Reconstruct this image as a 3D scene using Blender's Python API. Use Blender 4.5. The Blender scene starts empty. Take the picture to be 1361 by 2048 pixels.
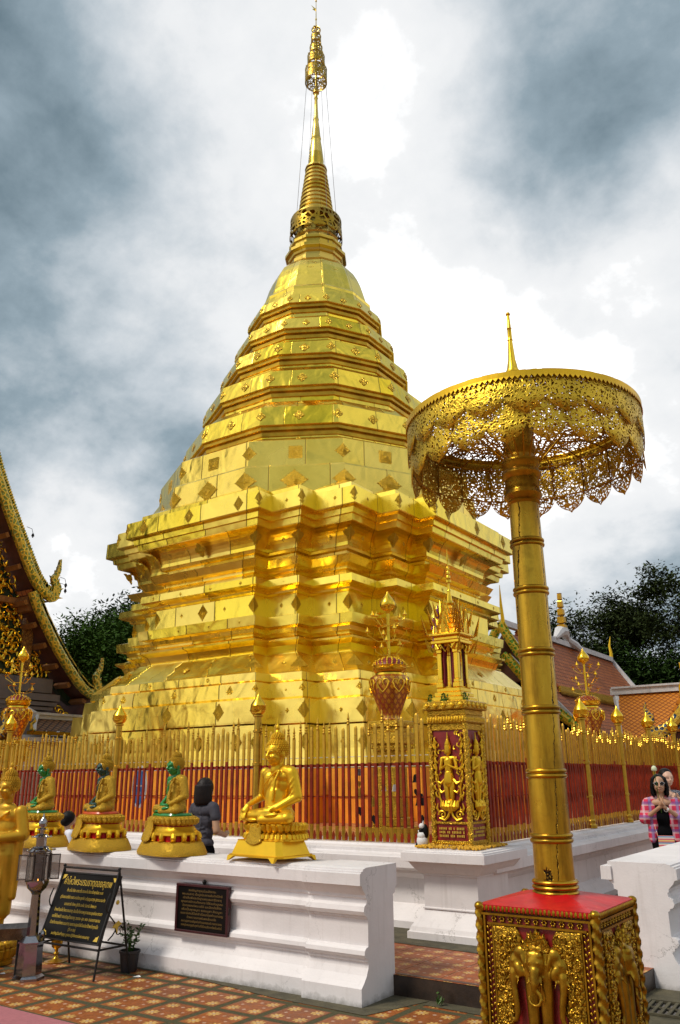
import bpy, bmesh, math, random
from math import sin, cos, pi, radians, sqrt, atan2
from mathutils import Vector, Matrix, Euler
random.seed(7)
SC = bpy.context.scene
COL = SC.collection

# ------------------------------------------------------------------ camera
cd = bpy.data.cameras.new("camera")
cam = bpy.data.objects.new("camera", cd); COL.objects.link(cam)
cd.sensor_fit = 'VERTICAL'; cd.sensor_height = 36.0
cd.lens = 36.0*1629.2/2048.0
cd.clip_start = 0.05; cd.clip_end = 3000
def cam_axes(yaw, pitch, roll):
    cy, sy, cp, sp = cos(yaw), sin(yaw), cos(pitch), sin(pitch)
    f = Vector((-sy*cp, cy*cp, sp)); r = Vector((cy, sy, 0)); u = r.cross(f)
    return cos(roll)*r+sin(roll)*u, -sin(roll)*r+cos(roll)*u, f
_r, _u, _f = cam_axes(radians(34.788), radians(18.104), radians(-0.5317))
mw = Matrix(((_r.x, _u.x, -_f.x, 0), (_r.y, _u.y, -_f.y, 0), (_r.z, _u.z, -_f.z, 1.65), (0, 0, 0, 1)))
cam.matrix_world = mw
SC.camera = cam

# ------------------------------------------------------------------ exposure
SC.view_settings.view_transform = 'Standard'
SC.view_settings.look = 'None'
SC.view_settings.exposure = 0.0
SC.view_settings.gamma = 1.0
SC.cycles.max_bounces = 8
SC.cycles.glossy_bounces = 5
SC.cycles.transparent_max_bounces = 16

# ------------------------------------------------------------------ sun
SUN_EL, SUN_AZ = radians(52), radians(208)      # azimuth clockwise from +Y
sl = bpy.data.lights.new("sun", 'SUN'); sl.energy = 2.6; sl.angle = radians(12); sl.color = (1.0, 0.93, 0.82)
so = bpy.data.objects.new("sun", sl); COL.objects.link(so)
_sd = Vector((sin(SUN_AZ)*cos(SUN_EL), cos(SUN_AZ)*cos(SUN_EL), sin(SUN_EL)))
so.rotation_euler = _sd.to_track_quat('Z', 'Y').to_euler()
so.location = (0, 0, 40)

# ------------------------------------------------------------------ world: Nishita sky behind a procedural cloud deck
W = bpy.data.worlds.new("World"); SC.world = W; W.use_nodes = True
nt = W.node_tree; nt.nodes.clear()
def N(nt, t, **k):
    n = nt.nodes.new(t)
    for a, b in k.items():
        if a == 'inp':
            for i, v in b.items(): n.inputs[i].default_value = v
        else: setattr(n, a, b)
    return n
def L(nt, a, b): nt.links.new(a, b)
sky = N(nt, 'ShaderNodeTexSky', sky_type='NISHITA', sun_disc=False, sun_elevation=SUN_EL, sun_rotation=SUN_AZ)
tc = N(nt, 'ShaderNodeTexCoord')
nrm = N(nt, 'ShaderNodeVectorMath', operation='NORMALIZE'); L(nt, tc.outputs['Generated'], nrm.inputs[0])
def vm(nt, op, a, b=None, out=0):
    n = N(nt, 'ShaderNodeVectorMath', operation=op)
    for i, s in enumerate((a, b)):
        if s is None: continue
        if isinstance(s, (tuple, list, Vector)): n.inputs[i].default_value = tuple(s)
        else: L(nt, s, n.inputs[i])
    return n.outputs['Value'] if op in ('DOT_PRODUCT', 'LENGTH') else n.outputs[0]
def mt(nt, op, a, b=None, c=None, clamp=False):
    n = N(nt, 'ShaderNodeMath', operation=op, use_clamp=clamp)
    for i, s in enumerate((a, b, c)):
        if s is None: continue
        if isinstance(s, (int, float)): n.inputs[i].default_value = s
        else: L(nt, s, n.inputs[i])
    return n.outputs[0]
def ramp(nt, fac, stops, interp='LINEAR'):
    n = N(nt, 'ShaderNodeValToRGB'); n.color_ramp.interpolation = interp
    els = n.color_ramp.elements
    while len(els) < len(stops): els.new(0.5)
    for e, (p, c) in zip(els, stops):
        e.position = p; e.color = (c[0], c[1], c[2], 1) if isinstance(c, (tuple, list)) else (c, c, c, 1)
    L(nt, fac, n.inputs[0]); return n.outputs[0]
def noise(nt, vec, scale, detail=4, rough=0.5, dist=0.0, out='Fac'):
    n = N(nt, 'ShaderNodeTexNoise'); n.inputs['Scale'].default_value = scale; n.inputs['Detail'].default_value = detail
    n.inputs['Roughness'].default_value = rough; n.inputs['Distortion'].default_value = dist
    if vec is not None: L(nt, vec, n.inputs['Vector'])
    return n.outputs[out]
def mixc(nt, fac, a, b, blend='MIX'):
    n = N(nt, 'ShaderNodeMix', data_type='RGBA', blend_type=blend)
    for i, s in ((0, fac), (6, a), (7, b)):
        if isinstance(s, (int, float)): n.inputs[i].default_value = s
        elif isinstance(s, (tuple, list)): n.inputs[i].default_value = (s[0], s[1], s[2], 1)
        else: L(nt, s, n.inputs[i])
    return n.outputs[2]
def pixdir(x, y):
    d = _f + (x-680.5)/1629.2*_r - (y-1024)/1629.2*_u
    return d.normalized()
# the cloud deck lies on a flat layer: direction divided by its height
sep = N(nt, 'ShaderNodeSeparateXYZ'); L(nt, nrm.outputs[0], sep.inputs[0])
zz = mt(nt, 'MAXIMUM', sep.outputs[2], 0.0)
zz = mt(nt, 'ADD', zz, 0.55)
cmb = N(nt, 'ShaderNodeCombineXYZ'); 
L(nt, mt(nt, 'DIVIDE', sep.outputs[0], zz), cmb.inputs[0]); L(nt, mt(nt, 'DIVIDE', sep.outputs[1], zz), cmb.inputs[1])
big = noise(nt, cmb.outputs[0], 2.6, 9, 0.55, 0.12)
sm = noise(nt, cmb.outputs[0], 7.5, 10, 0.6, 0.1)
dens = mt(nt, 'ADD', mt(nt, 'ADD', mt(nt, 'MULTIPLY', big, 0.74), -0.045), mt(nt, 'MULTIPLY', sm, 0.34))
# light and dark cloud masses (direction lobes: position, angular width, amount)
lobes = [((800, 520), 15, 0.27), ((960, 780), 10, 0.12), ((700, 230), 9, 0.10), ((420, 560), 9, 0.08), ((180, 620), 9, 0.17), ((420, 300), 8, 0.07),
         ((140, 1150), 8, 0.24), ((1180, 960), 11, 0.17), ((1320, 640), 9, 0.12), ((640, 40), 10, 0.07), ((300, 30), 7, 0.06), ((1361, 330), 6, 0.06),
         ((80, 270), 13, -0.19), ((220, 430), 8, -0.11), ((1180, 330), 7, -0.04), ((1120, 260), 12, -0.17), ((240, 880), 9, -0.15), ((60, 900), 8, -0.08), ((1361, 1110), 6, -0.10)]
tot = dens
for (px, py), wd, am in lobes:
    dt = vm(nt, 'DOT_PRODUCT', nrm.outputs[0], pixdir(px, py))
    k = 1.0/(1-cos(radians(wd)))
    e = mt(nt, 'EXPONENT', mt(nt, 'MULTIPLY', mt(nt, 'SUBTRACT', dt, 1.0), k))
    tot = mt(nt, 'ADD', tot, mt(nt, 'MULTIPLY', e, am))
# two broad bright openings outside the frame: over the +X side and behind the viewer
for d, wd, am in ((Vector((0.62, 0.70, 0.36)).normalized(), 20, 0.24), (Vector((-0.60, -0.72, 0.38)).normalized(), 27, 0.30), (Vector((0.8, -0.1, 0.6)).normalized(), 18, 0.15)):
    dt = vm(nt, 'DOT_PRODUCT', nrm.outputs[0], d)
    e = mt(nt, 'EXPONENT', mt(nt, 'MULTIPLY', mt(nt, 'SUBTRACT', dt, 1.0), 1.0/(1-cos(radians(wd)))))
    tot = mt(nt, 'ADD', tot, mt(nt, 'MULTIPLY', e, am))
ccol = ramp(nt, tot, [(0.20, (0.075, 0.125, 0.16)), (0.34, (0.145, 0.21, 0.255)), (0.45, (0.30, 0.385, 0.445)), (0.55, (0.57, 0.63, 0.68)), (0.65, (0.84, 0.86, 0.88)), (0.80, (1.0, 1.0, 1.0))])
boost = ramp(nt, tot, [(0.72, 1.0), (0.98, 0.0)])
gain = mt(nt, 'SUBTRACT', 2.3, mt(nt, 'MULTIPLY', boost, 1.3))
cl = vm(nt, 'SCALE', ccol); cl.node.inputs['Scale'].default_value = 1; L(nt, gain, cl.node.inputs['Scale'])
bg1 = N(nt, 'ShaderNodeBackground'); L(nt, sky.outputs[0], bg1.inputs[0]); bg1.inputs[1].default_value = 0.08
bg2 = N(nt, 'ShaderNodeBackground'); L(nt, cl, bg2.inputs[0]); bg2.inputs[1].default_value = 1.0
# a few thin gaps in the deck let the blue through
gap = ramp(nt, noise(nt, cmb.outputs[0], 3.1, 6, 0.6, 0.5), [(0.70, 0.0), (0.76, 0.8)])
cover = mt(nt, 'SUBTRACT', 1.0, gap)
mx = N(nt, 'ShaderNodeMixShader'); L(nt, cover, mx.inputs[0]); L(nt, bg1.outputs[0], mx.inputs[1]); L(nt, bg2.outputs[0], mx.inputs[2])
wo = N(nt, 'ShaderNodeOutputWorld'); L(nt, mx.outputs[0], wo.inputs[0])

# ------------------------------------------------------------------ materials
MATS = {}
def newmat(name):
    m = bpy.data.materials.new(name); m.use_nodes = True
    t = m.node_tree; b = t.nodes['Principled BSDF']; MATS[name] = m
    return m, t, b
def simple(name, col, rough=0.5, metal=0.0, var=0.15, vscale=6.0, bump=0.0, bscale=30.0, spec=None, coords='Object', dirt=None, coat=0.0, bdist=0.01, detail=5):
    m, t, b = newmat(name)
    tcn = N(t, 'ShaderNodeTexCoord'); v = tcn.outputs[coords]
    f = noise(t, v, vscale, detail, 0.6)
    d = tuple(c*(1-var) for c in col); h = tuple(min(1, c*(1+var*0.7)) for c in col)
    c = ramp(t, f, [(0.3, d), (0.7, h)])
    if dirt:
        dc, amt, ds = dirt
        df = ramp(t, noise(t, v, ds, 8, 0.65), [(0.5, 0.0), (0.72, amt)])
        c = mixc(t, df, c, dc)
    L(t, c, b.inputs['Base Color'])
    b.inputs['Roughness'].default_value = rough; b.inputs['Metallic'].default_value = metal
    rr = mt(t, 'ADD', mt(t, 'MULTIPLY', noise(t, v, vscale*2.3, 3), 0.24), rough-0.12, clamp=True); L(t, rr, b.inputs['Roughness'])
    if coat: b.inputs['Coat Weight'].default_value = coat; b.inputs['Coat Roughness'].default_value = 0.1
    if spec is not None: b.inputs['Specular IOR Level'].default_value = spec
    if bump:
        bn = N(t, 'ShaderNodeBump'); bn.inputs['Strength'].default_value = bump; bn.inputs['Distance'].default_value = bdist
        L(t, noise(t, v, bscale, 5, 0.6), bn.inputs['Height']); L(t, bn.outputs[0], b.inputs['Normal'])
    return m

GC = (1.0, 0.70, 0.045)
def sheet_gold(name, pw=0.55, ph=0.42, wr=0.010, rough=0.2, col=GC, tilt=0.05, wscale=2.2):
    """sheets of gilded copper: panels with seams, each a touch out of plane, crinkled"""
    m, t, b = newmat(name)
    uv = N(t, 'ShaderNodeUVMap'); oc = N(t, 'ShaderNodeTexCoord').outputs['Object']
    s = vm(t, 'MULTIPLY', uv.outputs[0], (1/pw, 1/ph, 0))
    fl = vm(t, 'FLOOR', s); fr = vm(t, 'FRACTION', s)
    wn = N(t, 'ShaderNodeTexWhiteNoise', noise_dimensions='3D'); L(t, fl, wn.inputs['Vector'])
    sp = N(t, 'ShaderNodeSeparateXYZ'); L(t, fr, sp.inputs[0])
    ex = mt(t, 'ABSOLUTE', mt(t, 'SUBTRACT', sp.outputs[0], 0.5))
    seam = ramp(t, ex, [(0.487, 0.0), (0.494, 1.0)])
    st = vm(t, 'MULTIPLY', oc, (1.0, 1.0, 0.8))
    n1 = noise(t, st, 1.1, 3, 0.55); n2 = noise(t, oc, 5.0, 6, 0.65)
    c1 = ramp(t, n1, [(0.3, tuple(x*0.84 for x in col)), (0.7, (min(1, col[0]*1.03), col[1]*1.08, col[2]*1.6))])
    c2 = mixc(t, mt(t, 'MULTIPLY', wn.outputs['Value'], 0.5), c1, (1.0, 0.78, 0.24))
    stain = ramp(t, n2, [(0.66, 0.0), (0.82, 0.4)])
    c3 = mixc(t, stain, c2, (0.42, 0.26, 0.03))
    c4 = mixc(t, mt(t, 'MULTIPLY', seam, 0.7), c3, (0.25, 0.14, 0.02))
    L(t, c4, b.inputs['Base Color']); b.inputs['Metallic'].default_value = 1.0
    rg = mt(t, 'ADD', mt(t, 'MULTIPLY', n1, 0.16), rough-0.09); rg = mt(t, 'ADD', rg, mt(t, 'MULTIPLY', wn.outputs['Value'], 0.06)); L(t, rg, b.inputs['Roughness'])
    geo = N(t, 'ShaderNodeNewGeometry')
    off = vm(t, 'SUBTRACT', wn.outputs['Color'], (0.5, 0.5, 0.5)); 
    offs = vm(t, 'MULTIPLY', off, (tilt, tilt, tilt*1.6))
    nn = vm(t, 'NORMALIZE', vm(t, 'ADD', geo.outputs['Normal'], offs))
    bn = N(t, 'ShaderNodeBump'); bn.inputs['Strength'].default_value = 1.0; bn.inputs['Distance'].default_value = 1.0
    w1 = noise(t, st, wscale, 1.0, 0.4, 0.9); w2 = noise(t, st, wscale*3.2, 1.5, 0.4, 0.6)
    hgt = mt(t, 'ADD', mt(t, 'MULTIPLY', w1, wr*6), mt(t, 'MULTIPLY', w2, wr))
    hgt = mt(t, 'SUBTRACT', hgt, mt(t, 'MULTIPLY', seam, 0.004))
    L(t, hgt, bn.inputs['Height']); L(t, nn, bn.inputs['Normal']); L(t, bn.outputs[0], b.inputs['Normal'])
    return m
def relief_gold(name, scale=28.0, dist=0.02, rough=0.34, col=(0.92, 0.58, 0.05), dark=(0.30, 0.16, 0.01), coords='Object', kind='voro', metal=0.9):
    """chased/cast gilding with fine ornament and tarnish in the hollows of the pattern"""
    m, t, b = newmat(name)
    v = N(t, 'ShaderNodeTexCoord').outputs[coords]
    wv = vm(t, 'ADD', v, vm(t, 'SCALE', noise(t, v, scale*0.5, 3, 0.5, 0, 'Color')))
    wv.node.inputs[1].links[0].from_node.inputs['Scale'].default_value = 0.5/scale*2.4
    vo = N(t, 'ShaderNodeTexVoronoi', feature='DISTANCE_TO_EDGE'); vo.inputs['Scale'].default_value = scale; L(t, wv, vo.inputs['Vector'])
    vo2 = N(t, 'ShaderNodeTexVoronoi', feature='F1'); vo2.inputs['Scale'].default_value = scale*0.45; L(t, wv, vo2.inputs['Vector'])
    h = mt(t, 'ADD', mt(t, 'MULTIPLY', ramp(t, vo.outputs[0], [(0.0, 0.0), (0.18, 1.0)]), 0.6), mt(t, 'MULTIPLY', vo2.outputs[0], -0.6))
    c = ramp(t, vo.outputs[0], [(0.0, dark), (0.10, tuple(0.75*x for x in col)), (0.22, col)])
    L(t, mixc(t, ramp(t, noise(t, v, 4, 5), [(0.4, 0.0), (0.8, 0.45)]), c, tuple(x*0.55 for x in col)), b.inputs['Base Color'])
    b.inputs['Metallic'].default_value = metal; b.inputs['Roughness'].default_value = rough
    bn = N(t, 'ShaderNodeBump'); bn.inputs['Strength'].default_value = 0.9; bn.inputs['Distance'].default_value = dist
    L(t, h, bn.inputs['Height']); L(t, bn.outputs[0], b.inputs['Normal'])
    return m

GOLD = sheet_gold('chedi_gold_sheet', 1.13, 0.9, 0.0034, 0.25, tilt=0.06)
GOLD_W = sheet_gold('chedi_gold_sheet_crinkled', 1.31, 5.0, 0.0062, 0.25, col=(0.98, 0.67, 0.075), tilt=0.06, wscale=1.9)
GOLD_U = sheet_gold('chedi_gold_sheet_upper', 1.07, 6.0, 0.0055, 0.22, col=(0.96, 0.66, 0.02), tilt=0.07)
LIP_SHADE = simple('shade_darkened_tarnished_gilt', (0.62, 0.38, 0.035), 0.36, 0.9, 0.35, 3, 0.2, 12)  # tier lips: underside shade put into the colour, together with some tarnish
SPIRE = sheet_gold('spire_gold', 0.5, 0.5, 0.002, 0.30, col=(0.52, 0.33, 0.025), tilt=0.02)
RELIEF = relief_gold('chased_gold', 20, 0.035, 0.34, col=(1.0, 0.66, 0.05), dark=(0.60, 0.34, 0.02), metal=0.7)
RELIEF_D = relief_gold('chased_gold_tarnished', 22, 0.03, 0.42, col=(0.62, 0.38, 0.03), dark=(0.14, 0.07, 0.005))
CARVE = relief_gold('carved_gilt', 60, 0.008, 0.36, col=(0.66, 0.36, 0.03), dark=(0.10, 0.04, 0.004))
CARVE_B = relief_gold('carved_gilt_bright', 70, 0.006, 0.32, col=(0.90, 0.55, 0.05), dark=(0.25, 0.11, 0.01))
GILT = simple('gilt_smooth', (0.92, 0.58, 0.045), 0.26, 1.0, 0.12, 5, 0.12, 14, bdist=0.01)
GILT_O = simple('old_gilt_statue', (0.58, 0.32, 0.018), 0.42, 0.65, 0.2, 5, 0.2, 22, bdist=0.004)
GILT_S = simple('gilt_statue', (0.80, 0.48, 0.022), 0.40, 0.80, 0.10, 5, 0.10, 22, bdist=0.004)
BRASS = simple('aged_gilt_pole', (0.50, 0.28, 0.020), 0.30, 0.92, 0.42, 3.2, 0.35, 12, dirt=((0.10, 0.05, 0.01), 0.75, 5), bdist=0.008)
def pole_mat():
    m, t, b = newmat('cracked_gilt_pole'); v = N(t, 'ShaderNodeTexCoord').outputs['Object']
    st = vm(t, 'MULTIPLY', v, (9, 9, 1.1)); n1 = noise(t, st, 1.0, 6, 0.6); n2 = noise(t, v, 5, 7, 0.7)
    c = ramp(t, n1, [(0.32, (0.20, 0.10, 0.008)), (0.48, (0.52, 0.29, 0.02)), (0.7, (0.66, 0.41, 0.035))])
    c = mixc(t, ramp(t, n2, [(0.5, 0.0), (0.72, 0.6)]), c, (0.20, 0.105, 0.012))
    ws = vm(t, 'MULTIPLY', v, (1, 1, 0.13)); vo = N(t, 'ShaderNodeTexVoronoi', feature='DISTANCE_TO_EDGE'); vo.inputs['Scale'].default_value = 3.6
    wv = vm(t, 'ADD', ws, vm(t, 'MULTIPLY', noise(t, v, 14, 4, 0.7, 0, 'Color'), (0.05, 0.05, 0.0))); L(t, wv, vo.inputs['Vector'])
    crack = ramp(t, vo.outputs[0], [(0.004, 1.0), (0.012, 0.0)]); c = mixc(t, crack, c, (0.02, 0.01, 0.003))
    L(t, c, b.inputs['Base Color']); b.inputs['Metallic'].default_value = 0.85; L(t, mt(t, 'ADD', mt(t, 'MULTIPLY', n2, 0.4), 0.12), b.inputs['Roughness'])
    bn = N(t, 'ShaderNodeBump'); bn.inputs['Strength'].default_value = 0.6; bn.inputs['Distance'].default_value = 0.01
    L(t, mt(t, 'SUBTRACT', mt(t, 'ADD', mt(t, 'MULTIPLY', n2, 0.5), n1), crack), bn.inputs['Height']); L(t, bn.outputs[0], b.inputs['Normal']); return m
POLE = pole_mat()
BOXG = relief_gold('antique_gilt_carving', 42, 0.004, 0.34, col=(0.54, 0.30, 0.02), dark=(0.14, 0.06, 0.004), metal=0.85)
ELEG = simple('antique_gilt_smooth', (0.40, 0.22, 0.016), 0.32, 0.9, 0.35, 7, 0.3, 30, dirt=((0.09, 0.04, 0.006), 0.7, 9), bdist=0.004)
BRASS_D = simple('fence_gilt', (0.62, 0.36, 0.04), 0.33, 0.9, 0.35, 9, 0.2, 30, dirt=((0.2, 0.09, 0.01), 0.6, 9), bdist=0.004)
ROBE_T = relief_gold('textured_gold_robe', 190, 0.003, 0.45, col=(0.72, 0.44, 0.03), dark=(0.32, 0.17, 0.01), metal=0.6)
THRONE = relief_gold('textured_gold_throne', 150, 0.004, 0.42, col=(0.78, 0.47, 0.03), dark=(0.35, 0.18, 0.01), metal=0.65)
GREEN = simple('green_enamel', (0.0, 0.20, 0.028), 0.25, 0.0, 0.2, 8, coat=0.5)
GREEN_D = simple('dark_green_enamel', (0.003, 0.045, 0.032), 0.22, 0.0, 0.2, 8, coat=0.5)
REDP = simple('red_enamel', (0.50, 0.004, 0.008), 0.42, 0.0, 0.25, 9, 0.15, 30, spec=0.3)
REDP2 = simple('red_lacquer_panel', (0.20, 0.008, 0.006), 0.4, 0.0, 0.3, 9, 0.2, 40)
REDF = simple('red_fence_paint', (0.23, 0.021, 0.004), 0.42, 0.0, 0.35, 7, 0.15, 40, spec=0.2, dirt=((0.07, 0.006, 0.004), 0.6, 12))
ORANGE = simple('orange_plinth_paint', (0.90, 0.30, 0.015), 0.5, 0.0, 0.15, 3, 0.1, 20)
CLOTH_O = simple('orange_robe_cloth', (0.80, 0.31, 0.015), 0.75, 0.0, 0.2, 5, 0.3, 40)
WHITE = None
def white_plaster(name, col=(0.74, 0.70, 0.695)):
    m, t, b = newmat(name)
    v = N(t, 'ShaderNodeTexCoord').outputs['Object']; g = N(t, 'ShaderNodeNewGeometry')
    c = ramp(t, noise(t, v, 2.2, 6, 0.6), [(0.3, tuple(x*0.90 for x in col)), (0.7, tuple(min(1, x*1.05) for x in col))])
    streak = vm(t, 'MULTIPLY', v, (9.0, 9.0, 0.7)); s1 = ramp(t, noise(t, streak, 1.6, 6, 0.65), [(0.54, 0.0), (0.76, 0.28)])
    c = mixc(t, s1, c, (0.36, 0.32, 0.29))
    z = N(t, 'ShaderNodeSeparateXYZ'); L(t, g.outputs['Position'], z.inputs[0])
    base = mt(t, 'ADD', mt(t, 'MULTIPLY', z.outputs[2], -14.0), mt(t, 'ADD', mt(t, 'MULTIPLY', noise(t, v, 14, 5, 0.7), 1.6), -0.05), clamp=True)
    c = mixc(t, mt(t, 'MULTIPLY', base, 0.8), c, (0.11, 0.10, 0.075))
    spots = ramp(t, noise(t, v, 38, 4, 0.7), [(0.70, 0.0), (0.74, 0.6)])
    c = mixc(t, spots, c, (0.30, 0.27, 0.24))
    vo = N(t, 'ShaderNodeTexVoronoi', feature='DISTANCE_TO_EDGE'); vo.inputs['Scale'].default_value = 1.7
    L(t, vm(t, 'ADD', v, vm(t, 'MULTIPLY', noise(t, v, 5, 6, 0.7, 0, 'Color'), (0.35, 0.35, 0.35))), vo.inputs['Vector'])
    ck = mt(t, 'MULTIPLY', ramp(t, vo.outputs[0], [(0.0015, 1.0), (0.005, 0.0)]), ramp(t, noise(t, v, 1.3, 3), [(0.5, 0.0), (0.6, 0.75)]))
    c = mixc(t, ck, c, (0.16, 0.14, 0.12))
    L(t, c, b.inputs['Base Color']); b.inputs['Roughness'].default_value = 0.62
    bn = N(t, 'ShaderNodeBump'); bn.inputs['Strength'].default_value = 0.35; bn.inputs['Distance'].default_value = 0.01
    L(t, mt(t, 'ADD', noise(t, v, 7, 4), mt(t, 'MULTIPLY', noise(t, v, 60, 3), 0.25)), bn.inputs['Height']); L(t, bn.outputs[0], b.inputs['Normal'])
    return m
WHITE = white_plaster('white_painted_plaster')
WHITE_R = simple('white_roof_ridge', (0.62, 0.61, 0.61), 0.6, 0, 0.12, 4, 0.2, 20, dirt=((0.25, 0.24, 0.22), 0.5, 5))
def tiles(name, pitch=0.425, ox=0.0, oy=0.0, grout=0.032, gcol=(0.040, 0.036, 0.016), ta=(0.30, 0.082, 0.012), fl=(0.66, 0.42, 0.12)):
    """terracotta tiles, a pale flower in each quarter, dark mossy joints"""
    m, t, b = newmat(name)
    g = N(t, 'ShaderNodeNewGeometry').outputs['Position']
    p = vm(t, 'SUBTRACT', g, (ox, oy, 0)); s = vm(t, 'MULTIPLY', p, (1/pitch, 1/pitch, 0))
    f = vm(t, 'FRACTION', s); cid = vm(t, 'FLOOR', s)
    sp = N(t, 'ShaderNodeSeparateXYZ'); L(t, f, sp.inputs[0])
    gx = mt(t, 'SUBTRACT', 0.5, mt(t, 'ABSOLUTE', mt(t, 'SUBTRACT', sp.outputs[0], 0.5)))
    gy = mt(t, 'SUBTRACT', 0.5, mt(t, 'ABSOLUTE', mt(t, 'SUBTRACT', sp.outputs[1], 0.5)))
    edge = mt(t, 'MINIMUM', gx, gy)
    wob = mt(t, 'MULTIPLY', mt(t, 'SUBTRACT', noise(t, g, 9, 4, 0.7), 0.5), 0.045)
    e2 = mt(t, 'ADD', edge, wob)
    ge = grout/pitch
    gm = ramp(t, e2, [(max(0.0, ge*0.8), 1.0), (ge*1.25, 0.0)]) if grout > 0 else ramp(t, edge, [(0.006, 0.8), (0.014, 0.0)])
    # flowers: quarter cell polar pattern
    q = vm(t, 'SUBTRACT', vm(t, 'FRACTION', vm(t, 'MULTIPLY', s, (2, 2, 0))), (0.5, 0.5, 0))
    sq = N(t, 'ShaderNodeSeparateXYZ'); L(t, q, sq.inputs[0])
    r = mt(t, 'SQRT', mt(t, 'ADD', mt(t, 'POWER', sq.outputs[0], 2), mt(t, 'POWER', sq.outputs[1], 2)))
    a = mt(t, 'ARCTAN2', sq.outputs[1], sq.outputs[0])
    pet = mt(t, 'ABSOLUTE', mt(t, 'COSINE', mt(t, 'MULTIPLY', a, 4)))
    lim = mt(t, 'ADD', mt(t, 'MULTIPLY', pet, 0.17), 0.12)
    fm = ramp(t, mt(t, 'SUBTRACT', lim, r), [(0.0, 0.0), (0.05, 1.0)])
    ring = ramp(t, r, [(0.06, 0.0), (0.09, 1.0)])
    fm = mt(t, 'MULTIPLY', fm, ring)
    dot = ramp(t, r, [(0.05, 1.0), (0.07, 0.0)])
    # pale dots between flowers
    q2 = vm(t, 'SUBTRACT', vm(t, 'FRACTION', vm(t, 'MULTIPLY', vm(t, 'ADD', s, (0.25, 0.0, 0)), (2, 2, 0))), (0.5, 0.5, 0))
    d2 = vm(t, 'LENGTH', q2); dd = ramp(t, d2, [(0.06, 1.0), (0.085, 0.0)])
    q3 = vm(t, 'SUBTRACT', vm(t, 'FRACTION', vm(t, 'MULTIPLY', vm(t, 'ADD', s, (0.0, 0.25, 0)), (2, 2, 0))), (0.5, 0.5, 0))
    d3 = vm(t, 'LENGTH', q3); dd3 = ramp(t, d3, [(0.05, 1.0), (0.075, 0.0)])
    wn = N(t, 'ShaderNodeTexWhiteNoise', noise_dimensions='3D'); L(t, cid, wn.inputs['Vector'])
    mott = noise(t, g, 12, 6, 0.7)
    base = ramp(t, mott, [(0.3, tuple(x*0.6 for x in ta)), (0.7, tuple(x*1.35 for x in ta))])
    base = mixc(t, mt(t, 'MULTIPLY', wn.outputs['Value'], 0.55), base, (0.16, 0.05, 0.018))
    c = mixc(t, mt(t, 'MULTIPLY', fm, 0.85), base, fl)
    c = mixc(t, mt(t, 'MULTIPLY', dot, 0.7), c, (0.62, 0.50, 0.34))
    c = mixc(t, mt(t, 'MULTIPLY', mt(t, 'MAXIMUM', dd, dd3), 0.55), c, (0.66, 0.48, 0.36))
    wear = ramp(t, noise(t, g, 5.5, 8, 0.75), [(0.5, 0.0), (0.78, 0.6)])
    c = mixc(t, wear, c, tuple(x*0.55 for x in ta))
    c = mixc(t, gm, c, ramp(t, noise(t, g, 45, 5, 0.8), [(0.3, gcol), (0.75, tuple(x*2.6 for x in gcol))]))
    L(t, c, b.inputs['Base Color'])
    rg = mt(t, 'ADD', mt(t, 'MULTIPLY', gm, 0.5), mt(t, 'ADD', mt(t, 'MULTIPLY', mott, 0.3), 0.34)); b.inputs['Specular IOR Level'].default_value = 0.3; L(t, rg, b.inputs['Roughness'])
    bn = N(t, 'ShaderNodeBump'); bn.inputs['Strength'].default_value = 0.6; bn.inputs['Distance'].default_value = 0.01
    L(t, mt(t, 'SUBTRACT', mt(t, 'MULTIPLY', noise(t, g, 50, 4, 0.7), 0.3), gm), bn.inputs['Height']); L(t, bn.outputs[0], b.inputs['Normal'])
    return m
TILE_OUT = tiles('terracotta_flower_tiles', 0.427, -6.543, 4.787)
TILE_IN = tiles('inner_terracotta_tiles', 0.40, -3.9, 6.36, 0.0, ta=(0.40, 0.105, 0.030), fl=(0.60, 0.38, 0.11))
STONE_D = simple('dark_step_stone', (0.030, 0.018, 0.012), 0.35, 0, 0.5, 8, 0.2, 30, dirt=((0.07, 0.04, 0.025), 0.5, 6))
CONC = simple('mossy_concrete', (0.085, 0.072, 0.038), 0.8, 0, 0.45, 7, 0.5, 40, dirt=((0.03, 0.028, 0.014), 0.7, 4))
PINK = simple('pink_carpet', (0.40, 0.135, 0.15), 0.95, 0, 0.12, 30, 0.5, 220)
BLACK = simple('black_gloss_board', (0.006, 0.005, 0.004), 0.4, 0, 0.3, 5, spec=0.12)
BLKM = simple('black_painted_iron', (0.012, 0.010, 0.009), 0.45, 0.3, 0.3, 20)
LETTER = simple('gold_lettering', (0.62, 0.42, 0.05), 0.45, 0.3, 0.1, 20)
LETTER_D = simple('worn_gold_lettering', (0.20, 0.12, 0.03), 0.5, 0.2, 0.2, 20)
MAROON = simple('maroon_frame', (0.045, 0.006, 0.008), 0.35, 0, 0.2, 20)
STEEL = simple('polished_steel', (0.33, 0.32, 0.335), 0.12, 1.0, 0.08, 5, 0.12, 9)
STEEL_D = simple('dull_steel', (0.16, 0.14, 0.13), 0.3, 0.9, 0.4, 12, 0.2, 30)
SKIN = simple('skin', (0.48, 0.27, 0.16), 0.5, 0, 0.08, 20)
SKIN_L = simple('skin_pale', (0.60, 0.37, 0.26), 0.5, 0, 0.08, 20)
HAIR = simple('black_hair', (0.004, 0.003, 0.003), 0.5, 0, 0.3, 60, 0.4, 110, spec=0.2)
HAIR_B = simple('dark_brown_hair', (0.009, 0.004, 0.003), 0.45, 0, 0.3, 60, 0.4, 110, spec=0.25)
SHIRT = simple('slate_tshirt', (0.048, 0.045, 0.060), 0.85, 0, 0.15, 10, 0.5, 16, bdist=0.02)
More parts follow.
